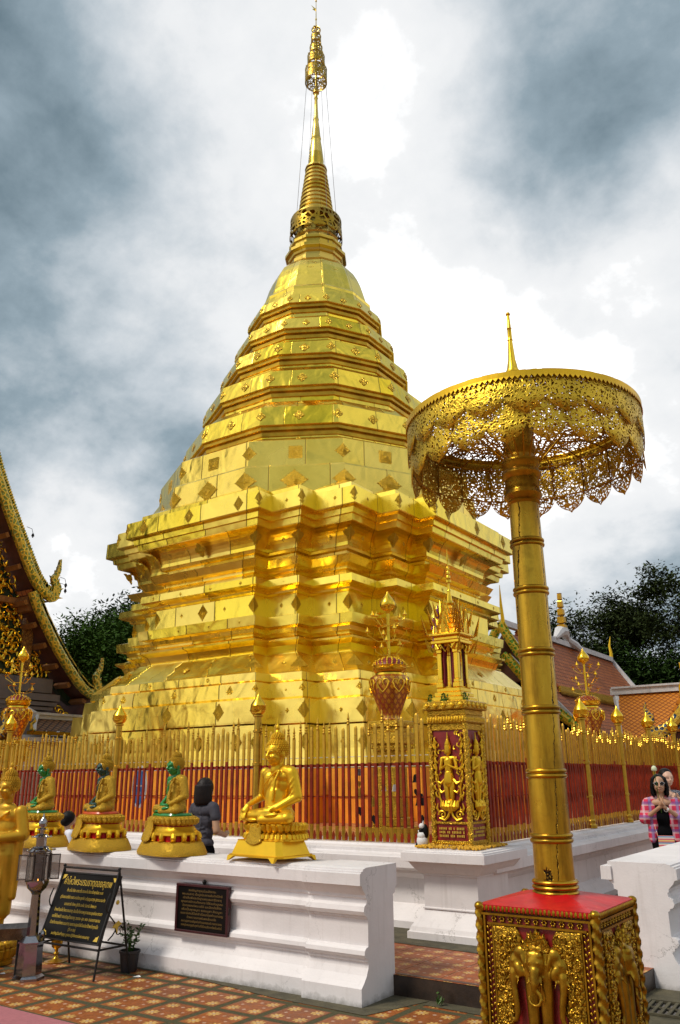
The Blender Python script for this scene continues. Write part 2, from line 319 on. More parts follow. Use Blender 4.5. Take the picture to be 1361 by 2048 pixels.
PANTS = simple('black_trousers', (0.003, 0.003, 0.004), 0.85, 0, 0.3, 10, 0.4, 20, spec=0.1)
SHIRT_W = simple('white_tshirt', (0.72, 0.72, 0.78), 0.8, 0, 0.05, 10, 0.4, 20)
BLUE = simple('blue_panel', (0.03, 0.20, 0.55), 0.5, 0, 0.15, 20)
WPAINT = simple('white_paint', (0.72, 0.71, 0.69), 0.5, 0, 0.08, 20)
LIP = simple('lip_red', (0.35, 0.03, 0.05), 0.4)
GLASSD = simple('dark_lens', (0.004, 0.004, 0.005), 0.1)
EYE = simple('statue_eye_black', (0.01, 0.008, 0.006), 0.2)
LEAF = simple('leaf_green', (0.042, 0.095, 0.010), 0.8, 0, 0.6, 1.2, spec=0.15)
LEAF_D = simple('leaf_dark_green', (0.026, 0.055, 0.009), 0.8, 0, 0.8, 1.8, spec=0.1)
LEAF_F = simple('leaf_grey_green', (0.036, 0.052, 0.014), 0.8, 0, 0.8, 1.6, spec=0.1)
LEAF_S = simple('leaf_bright_green', (0.05, 0.11, 0.015), 0.55, 0, 0.5, 1.5)  # slightly brighter leaf green for the weed and the potted plant
BARK = simple('bark', (0.075, 0.062, 0.05), 0.85, 0, 0.4, 4, 0.6, 20)
WOOD = simple('red_brown_wood', (0.085, 0.022, 0.012), 0.55, 0, 0.3, 6, 0.3, 14)
WOOD_L = simple('ochre_rafter', (0.26, 0.10, 0.025), 0.55, 0, 0.25, 8, 0.2, 20)
GREYST = simple('grey_brown_plaster', (0.17, 0.135, 0.125), 0.8, 0, 0.15, 4, 0.2, 20)
POTM = simple('black_plastic_pot', (0.022, 0.018, 0.02), 0.5)
SOILM = simple('soil', (0.03, 0.02, 0.012), 0.9)
WAX = simple('dried_marigold_garland', (0.70, 0.38, 0.02), 0.7, 0, 0.5, 60, 0.9, 90)
PURPLE = simple('violet_mirror', (0.25, 0.07, 0.22), 0.2, 0.4)
def plaid():
    m, t, b = newmat('pink_plaid_cotton')
    v = N(t, 'ShaderNodeTexCoord').outputs['Object']; sp = N(t, 'ShaderNodeSeparateXYZ'); L(t, v, sp.inputs[0])
    hx = mt(t, 'SINE', mt(t, 'MULTIPLY', sp.outputs[0], 78)); hz = mt(t, 'SINE', mt(t, 'MULTIPLY', sp.outputs[2], 78))
    hx2 = mt(t, 'SINE', mt(t, 'MULTIPLY', mt(t, 'ADD', sp.outputs[0], 0.02), 39)); hz2 = mt(t, 'SINE', mt(t, 'MULTIPLY', sp.outputs[2], 39))
    c = mixc(t, ramp(t, hx, [(0.4, 0.0), (0.6, 0.55)]), (0.62, 0.03, 0.08), (0.75, 0.55, 0.62))
    c = mixc(t, ramp(t, hz, [(0.4, 0.0), (0.6, 0.5)]), c, (0.70, 0.62, 0.60))
    c = mixc(t, ramp(t, hx2, [(0.7, 0.0), (0.8, 0.6)]), c, (0.08, 0.06, 0.30)); c = mixc(t, ramp(t, hz2, [(0.7, 0.0), (0.8, 0.6)]), c, (0.10, 0.08, 0.30))
    L(t, c, b.inputs['Base Color']); b.inputs['Roughness'].default_value = 0.85
    return m
PLAID = plaid()
def speckle(name, a, bb, sc):
    m, t, b = newmat(name); v = N(t, 'ShaderNodeTexCoord').outputs['Object']
    L(t, ramp(t, noise(t, v, sc, 2), [(0.46, a), (0.54, bb)]), b.inputs['Base Color']); b.inputs['Roughness'].default_value = 0.85; return m
PRINT = speckle('black_white_print_cloth', (0.02, 0.02, 0.025), (0.42, 0.42, 0.46), 75)
def stripes():
    m, t, b = newmat('striped_woven_bag'); v = N(t, 'ShaderNodeTexCoord').outputs['Object']; sp = N(t, 'ShaderNodeSeparateXYZ'); L(t, v, sp.inputs[0])
    s = mt(t, 'FRACT', mt(t, 'MULTIPLY', sp.outputs[2], 14))
    L(t, ramp(t, s, [(0.0, (0.7, 0.2, 0.15)), (0.2, (0.75, 0.55, 0.2)), (0.4, (0.7, 0.12, 0.2)), (0.6, (0.8, 0.7, 0.6)), (0.8, (0.1, 0.3, 0.5))], 'CONSTANT'), b.inputs['Base Color']); return m
STRIPE = stripes()
def lace(name, col=(0.86, 0.56, 0.045), scale=38, thr=0.165):
    """sheet metal fretted through: the openings are real holes in the sheet"""
    m, t, b = newmat(name)
    uv = N(t, 'ShaderNodeUVMap').outputs[0]
    w = vm(t, 'ADD', uv, vm(t, 'SCALE', noise(t, uv, scale*0.55, 2, 0.5, 0, 'Color')))
    w.node.inputs[1].links[0].from_node.inputs['Scale'].default_value = 0.07
    vo = N(t, 'ShaderNodeTexVoronoi', feature='DISTANCE_TO_EDGE'); vo.inputs['Scale'].default_value = scale; L(t, w, vo.inputs['Vector'])
    keep = ramp(t, vo.outputs[0], [(thr*1.0, 1.0), (thr*1.15, 0.0)])
    # solid rims along the sheet's borders (v runs 0..1 in metres-like units kept in the second uv map)
    uv2 = N(t, 'ShaderNodeUVMap', uv_map='rim').outputs[0]; sp = N(t, 'ShaderNodeSeparateXYZ'); L(t, uv2, sp.inputs[0])
    rim = ramp(t, sp.outputs[0], [(0.04, 1.0), (0.05, 0.0)])
    keep = mt(t, 'MAXIMUM', keep, rim)
    L(t, ramp(t, noise(t, uv, 5, 4), [(0.3, tuple(x*0.6 for x in col)), (0.7, col)]), b.inputs['Base Color'])
    b.inputs['Metallic'].default_value = 0.9; b.inputs['Roughness'].default_value = 0.38
    bn = N(t, 'ShaderNodeBump'); bn.inputs['Strength'].default_value = 0.6; bn.inputs['Distance'].default_value = 0.01
    L(t, vo.outputs[0], bn.inputs['Height']); L(t, bn.outputs[0], b.inputs['Normal'])
    L(t, keep, b.inputs['Alpha'])
    return m
LACE = lace('fretted_gilt_sheet')
LACE_S = lace('fretted_gilt_sheet_spire', (0.45, 0.28, 0.02), 4.0, 0.13)
def rooftile(name, a, b_, sx, sy, joint=(0.02, 0.008, 0.004), kind='fish'):
    m, t, b = newmat(name); uv = N(t, 'ShaderNodeUVMap').outputs[0]
    if kind == 'rows':
        br = N(t, 'ShaderNodeTexBrick'); br.inputs['Scale'].default_value = 1.0; br.inputs['Brick Width'].default_value = 1/sx; br.inputs['Row Height'].default_value = 1/sy
        br.inputs['Mortar Size'].default_value = 0.012; br.inputs['Color1'].default_value = (*a, 1); br.inputs['Color2'].default_value = (*b_, 1); br.inputs['Mortar'].default_value = (*joint, 1)
        L(t, uv, br.inputs['Vector']); c = br.outputs['Color']; h = mt(t, 'SUBTRACT', 1.0, br.outputs['Fac'])
    else:
        s = vm(t, 'MULTIPLY', uv, (sx, sy, 0)); sp = N(t, 'ShaderNodeSeparateXYZ'); L(t, s, sp.inputs[0])
        p = mt(t, 'FRACT', mt(t, 'ADD', sp.outputs[0], sp.outputs[1])); q = mt(t, 'FRACT', mt(t, 'SUBTRACT', sp.outputs[0], sp.outputs[1]))
        e = mt(t, 'MINIMUM', p, q); h = e
        c = ramp(t, e, [(0.0, joint), (0.16, joint), (0.26, a), (1.0, b_)])
    c = mixc(t, ramp(t, noise(t, uv, 1.3, 6, 0.7), [(0.4, 0.0), (0.75, 0.6)]), c, tuple(x*0.45 for x in a))
    L(t, c, b.inputs['Base Color']); b.inputs['Roughness'].default_value = 0.55; b.inputs['Specular IOR Level'].default_value = 0.2
    bn = N(t, 'ShaderNodeBump'); bn.inputs['Strength'].default_value = 0.8; bn.inputs['Distance'].default_value = 0.03
    L(t, h, bn.inputs['Height']); L(t, bn.outputs[0], b.inputs['Normal']); return m
ROOF_R = rooftile('red_brown_clay_tiles', (0.46, 0.14, 0.04), (0.33, 0.09, 0.028), 5.0, 6.0, joint=(0.07, 0.025, 0.012), kind='rows')
ROOF_O = rooftile('orange_glazed_tiles', (0.62, 0.20, 0.015), (0.72, 0.27, 0.03), 6.5, 6.5, (0.24, 0.06, 0.008))
ROOF_B = rooftile('weathered_brown_tiles', (0.17, 0.075, 0.03), (0.26, 0.13, 0.05), 5, 5, (0.02, 0.010, 0.006))
def scales(name, a=(0.55, 0.40, 0.05), g=(0.05, 0.10, 0.03), sc=16, c3=(0.03, 0.05, 0.10)):
    m, t, b = newmat(name); v = N(t, 'ShaderNodeTexCoord').outputs['Object']
    vo = N(t, 'ShaderNodeTexVoronoi', feature='DISTANCE_TO_EDGE'); vo.inputs['Scale'].default_value = sc; L(t, v, vo.inputs['Vector'])
    c = ramp(t, vo.outputs[0], [(0.0, a), (0.13, a), (0.17, g), (0.4, g), (0.5, a)])
    L(t, c, b.inputs['Base Color']); b.inputs['Metallic'].default_value = 0.55; b.inputs['Roughness'].default_value = 0.35
    bn = N(t, 'ShaderNodeBump'); bn.inputs['Strength'].default_value = 1.0; bn.inputs['Distance'].default_value = 0.02; bn.invert = True
    L(t, vo.outputs[0], bn.inputs['Height']); L(t, bn.outputs[0], b.inputs['Normal']); return m
SCALE = scales('gilt_naga_scales', (0.70, 0.48, 0.06), (0.20, 0.24, 0.05), 8.5)
SCALE_B = scales('gilt_naga_blue_mosaic', (0.60, 0.38, 0.04), (0.03, 0.06, 0.11), 11)
SCALE_G = scales('gilt_green_mosaic', (0.62, 0.44, 0.04), (0.10, 0.26, 0.03), 9)
# ------------------------------------------------------------------ geometry helpers
class MB:
    def __init__(s): s.v = []; s.f = []; s.uv = {}; s.m = []; s.cur = 0
    def add(s, vs, fs, uvs=None):
        o = len(s.v); s.v += [tuple(p) for p in vs]
        for i, f in enumerate(fs):
            if uvs: s.uv[len(s.f)] = uvs[i]
            s.f.append(tuple(o+k for k in f)); s.m.append(s.cur)
        return o
    def box(s, x0, y0, z0, x1, y1, z1):
        s.add([(x0,y0,z0),(x1,y0,z0),(x1,y1,z0),(x0,y1,z0),(x0,y0,z1),(x1,y0,z1),(x1,y1,z1),(x0,y1,z1)],
              [(0,3,2,1),(4,5,6,7),(0,1,5,4),(1,2,6,5),(2,3,7,6),(3,0,4,7)])
    def bev(s, x0, y0, z0, x1, y1, z1, b=0.01):
        """box with chamfered edges (loft of octagonal-ish rings)"""
        def ring(z, i): return [(x0+i+b,y0+i,z),(x1-i-b,y0+i,z),(x1-i,y0+i+b,z),(x1-i,y1-i-b,z),(x1-i-b,y1-i,z),(x0+i+b,y1-i,z),(x0+i,y1-i-b,z),(x0+i,y0+i+b,z)]
        s.loft([ring(z0, b), ring(z0+b, 0), ring(z1-b, 0), ring(z1, b)])
    def obox(s, c, ax, h):
        """oriented box: centre, three axes, half sizes"""
        c = Vector(c); A = [Vector(a)*k for a, k in zip(ax, h)]
        vs = [c+A[0]*i+A[1]*j+A[2]*k for k in (-1,1) for i, j in ((-1,-1),(1,-1),(1,1),(-1,1))]
        s.add(vs, [(0,3,2,1),(4,5,6,7),(0,1,5,4),(1,2,6,5),(2,3,7,6),(3,0,4,7)])
    def loft(s, rings, closed=True, caps=True, uv=False):
        n = len(rings[0]); vs = [p for r in rings for p in r]; fs = []; uvs = []
        if uv:
            us = []
            for r in rings:
                u = [0.0]
                for i in range(n): u.append(u[-1]+(Vector(r[(i+1) % n])-Vector(r[i])).length)
                us.append(u)
            vv = [0.0]
            for a, b in zip(rings, rings[1:]): vv.append(vv[-1]+min((Vector(b[i])-Vector(a[i])).length for i in range(n)))
            tv = us[0]
        m = n if closed else n-1
        for k in range(len(rings)-1):
            for i in range(m):
                j = (i+1) % n
                fs.append((k*n+i, k*n+j, (k+1)*n+j, (k+1)*n+i))
                if uv:
                    ua, ub = tv[i], tv[i+1]
                    uvs.append([(ua, vv[k]), (ub, vv[k]), (ub, vv[k+1]), (ua, vv[k+1])])
        if caps and closed:
            fs.append(tuple(range(n-1, -1, -1))); fs.append(tuple((len(rings)-1)*n+i for i in range(n)))
            if uv:
                for r in (rings[0][::-1], rings[-1]): uvs.append([(p[0], p[1]) for p in r])
        s.add(vs, fs, uvs if uv else None)
    def lathe(s, prof, n=24, c=(0, 0), a0=0.0, caps=True, uv=False, sx=1.0, sy=1.0, axis=None):
        rings = []
        for r, z in prof:
            rings.append([(c[0]+r*sx*cos(a0+2*pi*i/n), c[1]+r*sy*sin(a0+2*pi*i/n), z) for i in range(n)])
        s.loft(rings, True, caps, uv)
    def tube(s, pts, rad, n=8, caps=True, flat=1.0):
        pts = [Vector(p) for p in pts]
        if isinstance(rad, (int, float)): rad = [rad]*len(pts)
        rings = []; up = Vector((0, 0, 1)); prev = None
        for i, p in enumerate(pts):
            t = (pts[min(i+1, len(pts)-1)]-pts[max(i-1, 0)])
            t = t.normalized() if t.length > 1e-9 else Vector((0, 0, 1))
            if prev is None:
                a = t.cross(up)
                if a.length < 0.05: a = t.cross(Vector((1, 0, 0)))
                a.normalize()
            else:
                a = prev-t*prev.dot(t)
                a = a.normalized() if a.length > 1e-6 else prev
            prev = a; b = t.cross(a)
            rings.append([p+rad[i]*(a*cos(2*pi*k/n)+b*flat*sin(2*pi*k/n)) for k in range(n)])
        s.loft(rings, True, caps)
    def ell(s, c, r, n=12, m=8, rot=None):
        vs = []; fs = []
        R = Euler(rot).to_matrix() if rot else None
        for j in range(m+1):
            ph = pi*j/m
            for i in range(n):
                th = 2*pi*i/n; p = Vector((r[0]*sin(ph)*cos(th), r[1]*sin(ph)*sin(th), r[2]*cos(ph)))
                if R: p = R @ p
                vs.append(p+Vector(c))
        for j in range(m):
            for i in range(n):
                k = (i+1) % n; fs.append((j*n+i, (j+1)*n+i, (j+1)*n+k, j*n+k))
        s.add(vs, fs)
    def cap(s, a, b, ra, rb, n=12):
        """tapered capsule"""
        a = Vector(a); b = Vector(b); t = b-a; l = t.length; t.normalize()
        pts = []; rr = []
        for k in range(4): u = cos(pi/2*k/4); pts.append(a-t*ra*u); rr.append(max(ra*sin(pi/2*k/4), ra*0.02))
        pts.append(a); rr.append(ra); pts.append(b); rr.append(rb)
        for k in range(3, -1, -1): u = cos(pi/2*k/4); pts.append(b+t*rb*u); rr.append(max(rb*sin(pi/2*k/4), rb*0.02))
        s.tube(pts, rr, n)
    def prism(s, poly, o, u, v, w):
        """polygon (2d) placed at o with axes u, v and thickness vector w"""
        o, u, v, w = map(Vector, (o, u, v, w)); n = len(poly)
        A = [o+u*p[0]+v*p[1] for p in poly]; B = [p+w for p in A]
        s.add(A+B, [tuple(range(n-1, -1, -1)), tuple(range(n, 2*n))]+[(i, (i+1) % n, n+(i+1) % n, n+i) for i in range(n)])
def mesh(name, mb, mats, smooth=False, ang=None):
    me = bpy.data.meshes.new(name)
    me.from_pydata(mb.v, [], mb.f); me.update()
    if not isinstance(mats, (list, tuple)): mats = [mats]
    for m in mats: me.materials.append(m)
    if len(mats) > 1: me.polygons.foreach_set('material_index', mb.m)
    uvl = me.uv_layers.new(name='UVMap')
    if mb.uv:
        for fi, uvs in mb.uv.items():
            p = me.polygons[fi]
            for li, u in zip(p.loop_indices, uvs): uvl.data[li].uv = u
    bm = bmesh.new(); bm.from_mesh(me); bmesh.ops.recalc_face_normals(bm, faces=bm.faces); bm.to_mesh(me); bm.free()
    if smooth:
        me.polygons.foreach_set('use_smooth', [True]*len(me.polygons))
        if ang: 
            try: me.set_sharp_from_angle(angle=radians(ang))
            except Exception: pass
    me.update(); return me
def obj(name, mb, mats, parent=None, smooth=False, ang=40, loc=(0, 0, 0), rot=(0, 0, 0), label=None):
    me = mesh(name, mb, mats, smooth, ang) if isinstance(mb, MB) else mb
    o = bpy.data.objects.new(name, me); COL.objects.link(o)
    o.location = loc; o.rotation_euler = rot
    if parent: o.parent = parent
    if label: o['label'] = label
    return o
def tag(o, label, cat, group=None, kind=None):
    if label: o['label'] = label
    if cat: o['category'] = cat
    if group: o['group'] = group
    if kind: o['kind'] = kind
    return o
def thing(name, label, cat, loc=(0, 0, 0), rz=0.0, group=None, kind=None):
    o = bpy.data.objects.new(name, None); COL.objects.link(o); o.empty_display_size = 0.1
    o.location = loc; o.rotation_euler = (0, 0, rz); return tag(o, label, cat, group, kind)
KIDS = {}
def dup(root, loc, rz=0.0, label=None, scale=None):
    r = root.copy(); COL.objects.link(r); r.location = loc; r.rotation_euler = (0, 0, rz)
    if scale: r.scale = (scale,)*3
    if label: r['label'] = label
    allobs = [o for o in bpy.data.objects]
    for ch in [o for o in allobs if o.parent == root]:
        c = ch.copy(); COL.objects.link(c); c.parent = r
        for g in [o for o in allobs if o.parent == ch]:
            d = g.copy(); COL.objects.link(d); d.parent = c
    return r
def blob(name, mb, mat, vox, parent=None, smooth_it=3, label=None):
    """one continuous surface grown from overlapping tapered shapes"""
    o = obj(name, mb, mat, parent, label=label)
    r = o.modifiers.new('r', 'REMESH'); r.mode = 'VOXEL'; r.voxel_size = vox; r.use_smooth_shade = True
    if smooth_it:
        s = o.modifiers.new('s', 'SMOOTH'); s.factor = 0.5; s.iterations = smooth_it
    return o
def bake_blob(o):
    dg = bpy.context.evaluated_depsgraph_get(); dg.update()
    me = bpy.data.meshes.new_from_object(o.evaluated_get(dg)); o.modifiers.clear(); o.data = me
    me.polygons.foreach_set('use_smooth', [True]*len(me.polygons)); return o

# ------------------------------------------------------------------ setting: ground
g = MB(); g.add([(-900, -900, 0), (900, -900, 0), (900, 900, 0), (-900, 900, 0)], [(0, 1, 2, 3)])
tag(obj('ground', g, TILE_OUT), None, None, kind='structure')
# raised court inside the boundary walls (0.15 m step with a dark riser)
g = MB()
poly = [(-30, 6.34), (-2.28, 6.28), (-2.20, 7.7), (-2.20, 40), (-30, 40)]
n = len(poly)
g.add([(x, y, 0.15) for x, y in poly], [tuple(range(n))])
tag(obj('inner_court_floor', g, TILE_IN), None, None, kind='structure')
g = MB()
g.add([(x, y, -0.02) for x, y in poly]+[(x, y, 0.146) for x, y in poly], [(i, (i+1) % n, n+(i+1) % n, n+i) for i in range(n)])
tag(obj('step_riser', g, STONE_D), None, None, kind='structure')
g = MB(); g.box(-3.87, 6.30, 0.118, -2.27, 6.345, 0.154)
tag(obj('step_nosing', g, simple('step_edge', (0.10, 0.045, 0.03), 0.45, 0, 0.3, 10)), None, None, kind='structure')
# bare mossy strips next to the walls where the tiles stop
g = MB()
g.add([(-30, 5.83, 0.004), (-5.6, 5.83, 0.004), (-4.6, 5.69, 0.004), (-3.75, 5.66, 0.004), (-3.55, 6.28, 0.004), (-30, 6.3, 0.004)], [(0, 1, 2, 3, 4, 5)])
g.add([(-2.25, 5.9, 0.004), (4, 5.9, 0.004), (4, 9, 0.004), (-2.25, 9, 0.004)], [(0, 1, 2, 3)])
g.add([(-3.55, 6.15, 0.004), (-2.2, 6.08, 0.004), (-2.2, 6.29, 0.004), (-3.55, 6.29, 0.004)], [(0, 1, 2, 3)])
tag(obj('mossy_pavement_strip', g, CONC), None, None, kind='structure')
g = MB(); g.add([(-30, 7.55, 0.154), (-4.85, 7.55, 0.154), (-4.8, 7.42, 0.154), (-3.35, 7.35, 0.154), (-3.35, 40, 0.154), (-30, 40, 0.154)], [(0, 1, 2, 3, 4, 5)])
tag(obj('inner_gutter', g, CONC), None, None, kind='structure')
g = MB(); g.box(-9.5, 2.0, 0, -4.9, 4.34, 0.012)
tag(obj('floor_mat', g, PINK, rot=(0, 0, 0)), 'pink carpet laid on the tiles in the bottom left corner', 'carpet')
# small weed by the step
def leafcloud(mb, c, r, n, size, seed=0, flatz=1.0, hollow=0.0, up=0.0):
    rnd = random.Random(seed)
    for _ in range(n):
        while True:
            p = Vector((rnd.uniform(-1, 1), rnd.uniform(-1, 1), rnd.uniform(-1, 1)))
            if hollow**2 <= p.length_squared <= 1: break
        p = Vector((c[0]+p.x*r[0], c[1]+p.y*r[1], c[2]+p.z*r[2]))
        a = Vector((rnd.gauss(0, 1), rnd.gauss(0, 1), rnd.gauss(0, 1)*flatz)).normalized(); b = a.cross(Vector((rnd.gauss(0, 1), rnd.gauss(0, 1), rnd.gauss(0, 1)))).normalized()
        s = size*rnd.uniform(0.6, 1.3)
        mb.add([p-a*s, p+b*s*0.38, p+a*s, p-b*s*0.38], [(0, 1, 2, 3)])
g = MB(); leafcloud(g, (-3.42, 6.2, 0.06), (0.03, 0.03, 0.05), 12, 0.03, 4); g.tube([(-3.42, 6.22, 0), (-3.42, 6.2, 0.07)], 0.003, 5)
tag(obj('weed_sprig', g, LEAF_S), 'small green weed sprouting at the foot of the step', 'weed')
# drain grate
t = thing('drain_grate', 'rusty slotted drain grate set in the paving by the umbrella pedestal', 'drain', (-1.86, 7.0, 0.006), radians(3))
g = MB(); g.box(-0.25, -0.19, -0.002, 0.25, 0.19, 0.0); obj('drain_pit', g, EYE, t)
g = MB()
for k in range(9): x = -0.23+k*0.057; g.box(x-0.012, -0.18, 0.002, x+0.012, 0.18, 0.012)
g.box(-0.25, -0.008, 0.003, 0.25, 0.008, 0.011)
obj('grate_bars', g, CONC, t)
g = MB(); g.box(-0.27, -0.21, 0, -0.25, 0.21, 0.015); g.box(0.25, -0.21, 0, 0.27, 0.21, 0.015); g.box(-0.25, -0.21, 0, 0.25, -0.19, 0.015); g.box(-0.25, 0.19, 0, 0.25, 0.21, 0.015)
obj('grate_frame', g, CONC, t)

# ------------------------------------------------------------------ white moulded walls
# profile: (inset from the face, height)
WP = [(0.0, 0.0), (0.0, 0.125), (0.012, 0.135), (0.035, 0.155), (0.075, 0.20), (0.100, 0.25), (0.108, 0.285), (0.088, 0.295), (0.088, 0.315),
      (0.070, 0.320), (0.050, 0.345), (0.055, 0.375), (0.075, 0.392), (0.105, 0.400), (0.105, 0.590), (0.088, 0.600), (0.088, 0.612), (0.062, 0.622), (0.048, 0.650),
      (0.058, 0.685), (0.088, 0.705), (0.094, 0.735), (0.080, 0.745), (0.080, 0.765), (0.070, 0.775), (0.040, 0.805), (0.022, 0.835), (0.0, 0.84), (0.0, 0.925),
      (0.018, 0.928), (0.018, 0.940), (0.045, 0.943), (0.045, 0.955), (0.09, 0.965)]
def wall_run(mb, x0, x1, y0, y1, prof, z0=0.0, zs=1.0, sides=(1, 1, 1, 1)):
    """closed rectangular moulded block; sides (xmin,xmax,ymin,ymax) that carry the profile, others stay plumb"""
    rings = []
    for i, z in prof:
        pl = 0.0 if z > 0.80 else (0.035 if z > 0.74 else 0.065)
        a, b, c, d = (pl if s == 2 else (i if s else 0) for s in sides)
        rings.append([(x0+a, y0+c, z0+z*zs), (x1-b, y0+c, z0+z*zs), (x1-b, y1-d, z0+z*zs), (x0+a, y1-d, z0+z*zs)])
    mb.loft(rings)
t = thing('boundary_wall', 'long white moulded wall carrying the seated statues, ending at the step', 'wall', (-9.0, 6.1, 0))
def sub(mb, o):
    mb.v = [(x-o[0], y-o[1], z-o[2]) for x, y, z in mb.v]; return mb
g = MB(); wall_run(g, -16, -4.44, 5.87, 6.33, WP, sides=(1, 0, 1, 2)); obj('wall', sub(g, (-9, 6.1, 0)), WHITE, t)
g = MB(); wall_run(g, -4.46, -3.885, 5.82, 6.375, WP, sides=(0, 0, 1, 2), zs=1.004); obj('end_pier', sub(g, (-9, 6.1, 0)), WHITE, t)
t = thing('side_wall', 'white moulded wall end standing alone at the right edge behind the drain', 'wall', (-2.2, 9, 0))
g = MB(); wall_run(g, -2.50, -1.93, 7.62, 22, WP, sides=(2, 1, 0, 1), zs=0.98); obj('wall', sub(g, (-2.2, 9, 0)), WHITE, t)
g = MB(); g.box(-2.56, 7.6, 0.80, -2.47, 7.9, 0.908); obj('cap_return', sub(g, (-2.2, 9, 0)), WHITE, t)

# ledge that carries the fence (stepped, battered) round two sides of the chedi court
LP = [(0.36, 0.15), (0.36, 0.22), (0.34, 0.225), (0.30, 0.26), (0.24, 0.33), (0.20, 0.36), (0.18, 0.37), (0.18, 0.62), (0.20, 0.63), (0.24, 0.67), (0.25, 0.70), (0.31, 0.71), (0.34, 0.73), (0.36, 0.735), (0.36, 0.835), (0.345, 0.845), (0.26, 0.862), (0.235, 0.872), (0.235, 0.905), (0.22, 0.912), (0.12, 0.925), (0.10, 0.945), (-0.6, 0.95)]
XL, XR, YF, YB = -19.65, -4.15, 8.5, 24.5
g = MB(); rings = []
for o_, z in LP: rings.append([(XL-o_, YF-o_, z), (XR+o_, YF-o_, z), (XR+o_, YB+o_, z), (XL-o_, YB+o_, z)])
g.loft(rings, caps=False)
t = thing('fence_ledge', 'stepped white ledge under the red and gold fence round the chedi', 'wall', (-11.9, 16, 0))
obj('ledge', sub(g, (-11.9, 16, 0)), WHITE, t)
g = MB(); g.add([(XL+0.5, YF+0.5, 0.948), (XR-0.5, YF+0.5, 0.948), (XR-0.5, YB-0.5, 0.948), (XL+0.5, YB-0.5, 0.948)], [(0, 1, 2, 3)])
tag(obj('terrace_floor', g, TILE_IN), None, None, kind='structure')

# corner pedestal
PP = [(0.03, 0.15), (0.03, 0.215), (0.045, 0.222), (0.06, 0.26), (0.11, 0.33), (0.155, 0.39), (0.165, 0.41), (0.15, 0.415), (0.15, 0.425), (0.165, 0.43), (0.165, 0.715), (0.15, 0.72), (0.15, 0.735), (0.13, 0.745), (0.085, 0.80), (0.055, 0.845), (0.03, 0.85), (0.0, 0.855), (0.0, 0.935), (0.012, 0.938), (0.012, 0.95), (0.04, 0.955), (0.04, 0.966)]
t = thing('corner_pedestal', 'white moulded pedestal at the fence corner carrying the carved gilt pillar', 'pedestal', (-4.3, 8.2, 0))
g = MB(); wall_run(g, -4.60, -3.68, 7.64, 8.68, PP); obj('pedestal', sub(g, (-4.3, 8.2, 0)), WHITE, t)
# ------------------------------------------------------------------ the chedi
S = 1.11; CX, CY = -11.905, 16.046
def ZW(z): return 1.65+(z-1.65)*S
CH = thing('chedi', 'tall golden stupa of stepped gilded tiers rising to a needle spire with small umbrellas', 'stupa', (CX, CY, 0))
def redent(d):
    A, b, B, c = d+0.77, d-1.53, d+0.41, d-0.84
    q = [(b, -A), (b, -B), (c, -B), (c, -d), (d, -d), (d, -c), (B, -c), (B, -b), (A, -b)]
    P = []
    for k in range(4):
        for x, y in q:
            for _ in range(k): x, y = -y, x
            P.append((x*S, y*S))
    return P
def red_rings(prof): return [[(x, y, ZW(z)) for x, y in redent(d)] for d, z in prof]
def dodec(R): return [(R*S*cos(radians(15+30*k)), R*S*sin(radians(15+30*k))) for k in range(12)]
def dod_rings(prof): return [[(x, y, ZW(z)) for x, y in dodec(R)] for R, z in prof]
def part(name, rings, mat, caps=True):
    g = MB(); g.loft(rings, True, caps, True); return obj(name, g, mat, CH)
# orange painted footing seen through the fence
part('orange_footing', red_rings([(3.80, 0.99), (3.80, 1.80)]), ORANGE)
g = MB()   # saffron cloth wound round the footing, in soft folds
rings = []
for j, z in enumerate((1.40, 1.46, 1.58, 1.70, 1.80)):
    pl = redent(3.83); r = []
    n = len(pl)
    for i in range(n):
        a = Vector(pl[i]); b2 = Vector(pl[(i+1) % n]); m = max(2, int((b2-a).length/0.09))
        for k in range(m):
            p = a.lerp(b2, k/m); w = sin((i*37+k)*1.7)*0.5+sin((i*11+k)*0.63)
            r.append((p.x*(1+0.0035*w), p.y*(1+0.0035*w), ZW(z+(0.018*w if j == 0 else 0))))
    rings.append(r)
g.loft(rings); obj('robe_cloth', g, CLOTH_O, CH, True)
part('plinth', red_rings([(3.62, 1.80), (3.64, 1.81), (3.60, 2.10), (3.585, 2.46), (3.50, 2.475), (3.56, 2.49), (3.56, 2.52), (3.545, 2.87), (3.40, 2.89), (3.415, 2.92), (3.395, 3.16), (3.30, 3.18), (3.325, 3.20), (3.315, 3.33)]), GOLD_W)
part('base_slope', red_rings([(3.312, 3.332), (3.27, 3.37), (3.12, 3.53), (2.985, 3.68), (2.95, 3.71)]), GOLD)
part('lower_moulding', red_rings([(2.86, 3.71), (2.86, 3.74), (2.88, 3.80), (2.91, 3.865), (3.01, 3.935), (3.015, 3.97), (2.93, 3.975), (2.87, 4.00), (2.80, 4.05), (2.79, 4.10), (2.84, 4.11), (2.86, 4.18), (2.99, 4.20)]), GOLD)
part('lower_band', red_rings([(3.0, 4.202), (3.018, 4.37), (2.96, 4.385), (2.80, 4.43)]), GOLD)
part('body', red_rings([(2.785, 4.43), (2.785, 4.80)]), GOLD)
part('upper_band', red_rings([(2.80, 4.80), (2.84, 4.83), (2.85, 4.865), (2.97, 4.90), (3.01, 4.93), (3.0, 5.06), (2.90, 5.07)]), GOLD)
part('upper_moulding', red_rings([(2.70, 5.07), (2.66, 5.12), (2.64, 5.23), (2.70, 5.25), (2.70, 5.30), (2.84, 5.32), (2.915, 5.45), (2.83, 5.46), (2.62, 5.47), (2.58, 5.52), (2.66, 5.54), (2.67, 5.585), (2.76, 5.595), (2.78, 5.64), (2.74, 5.65)]), GOLD)
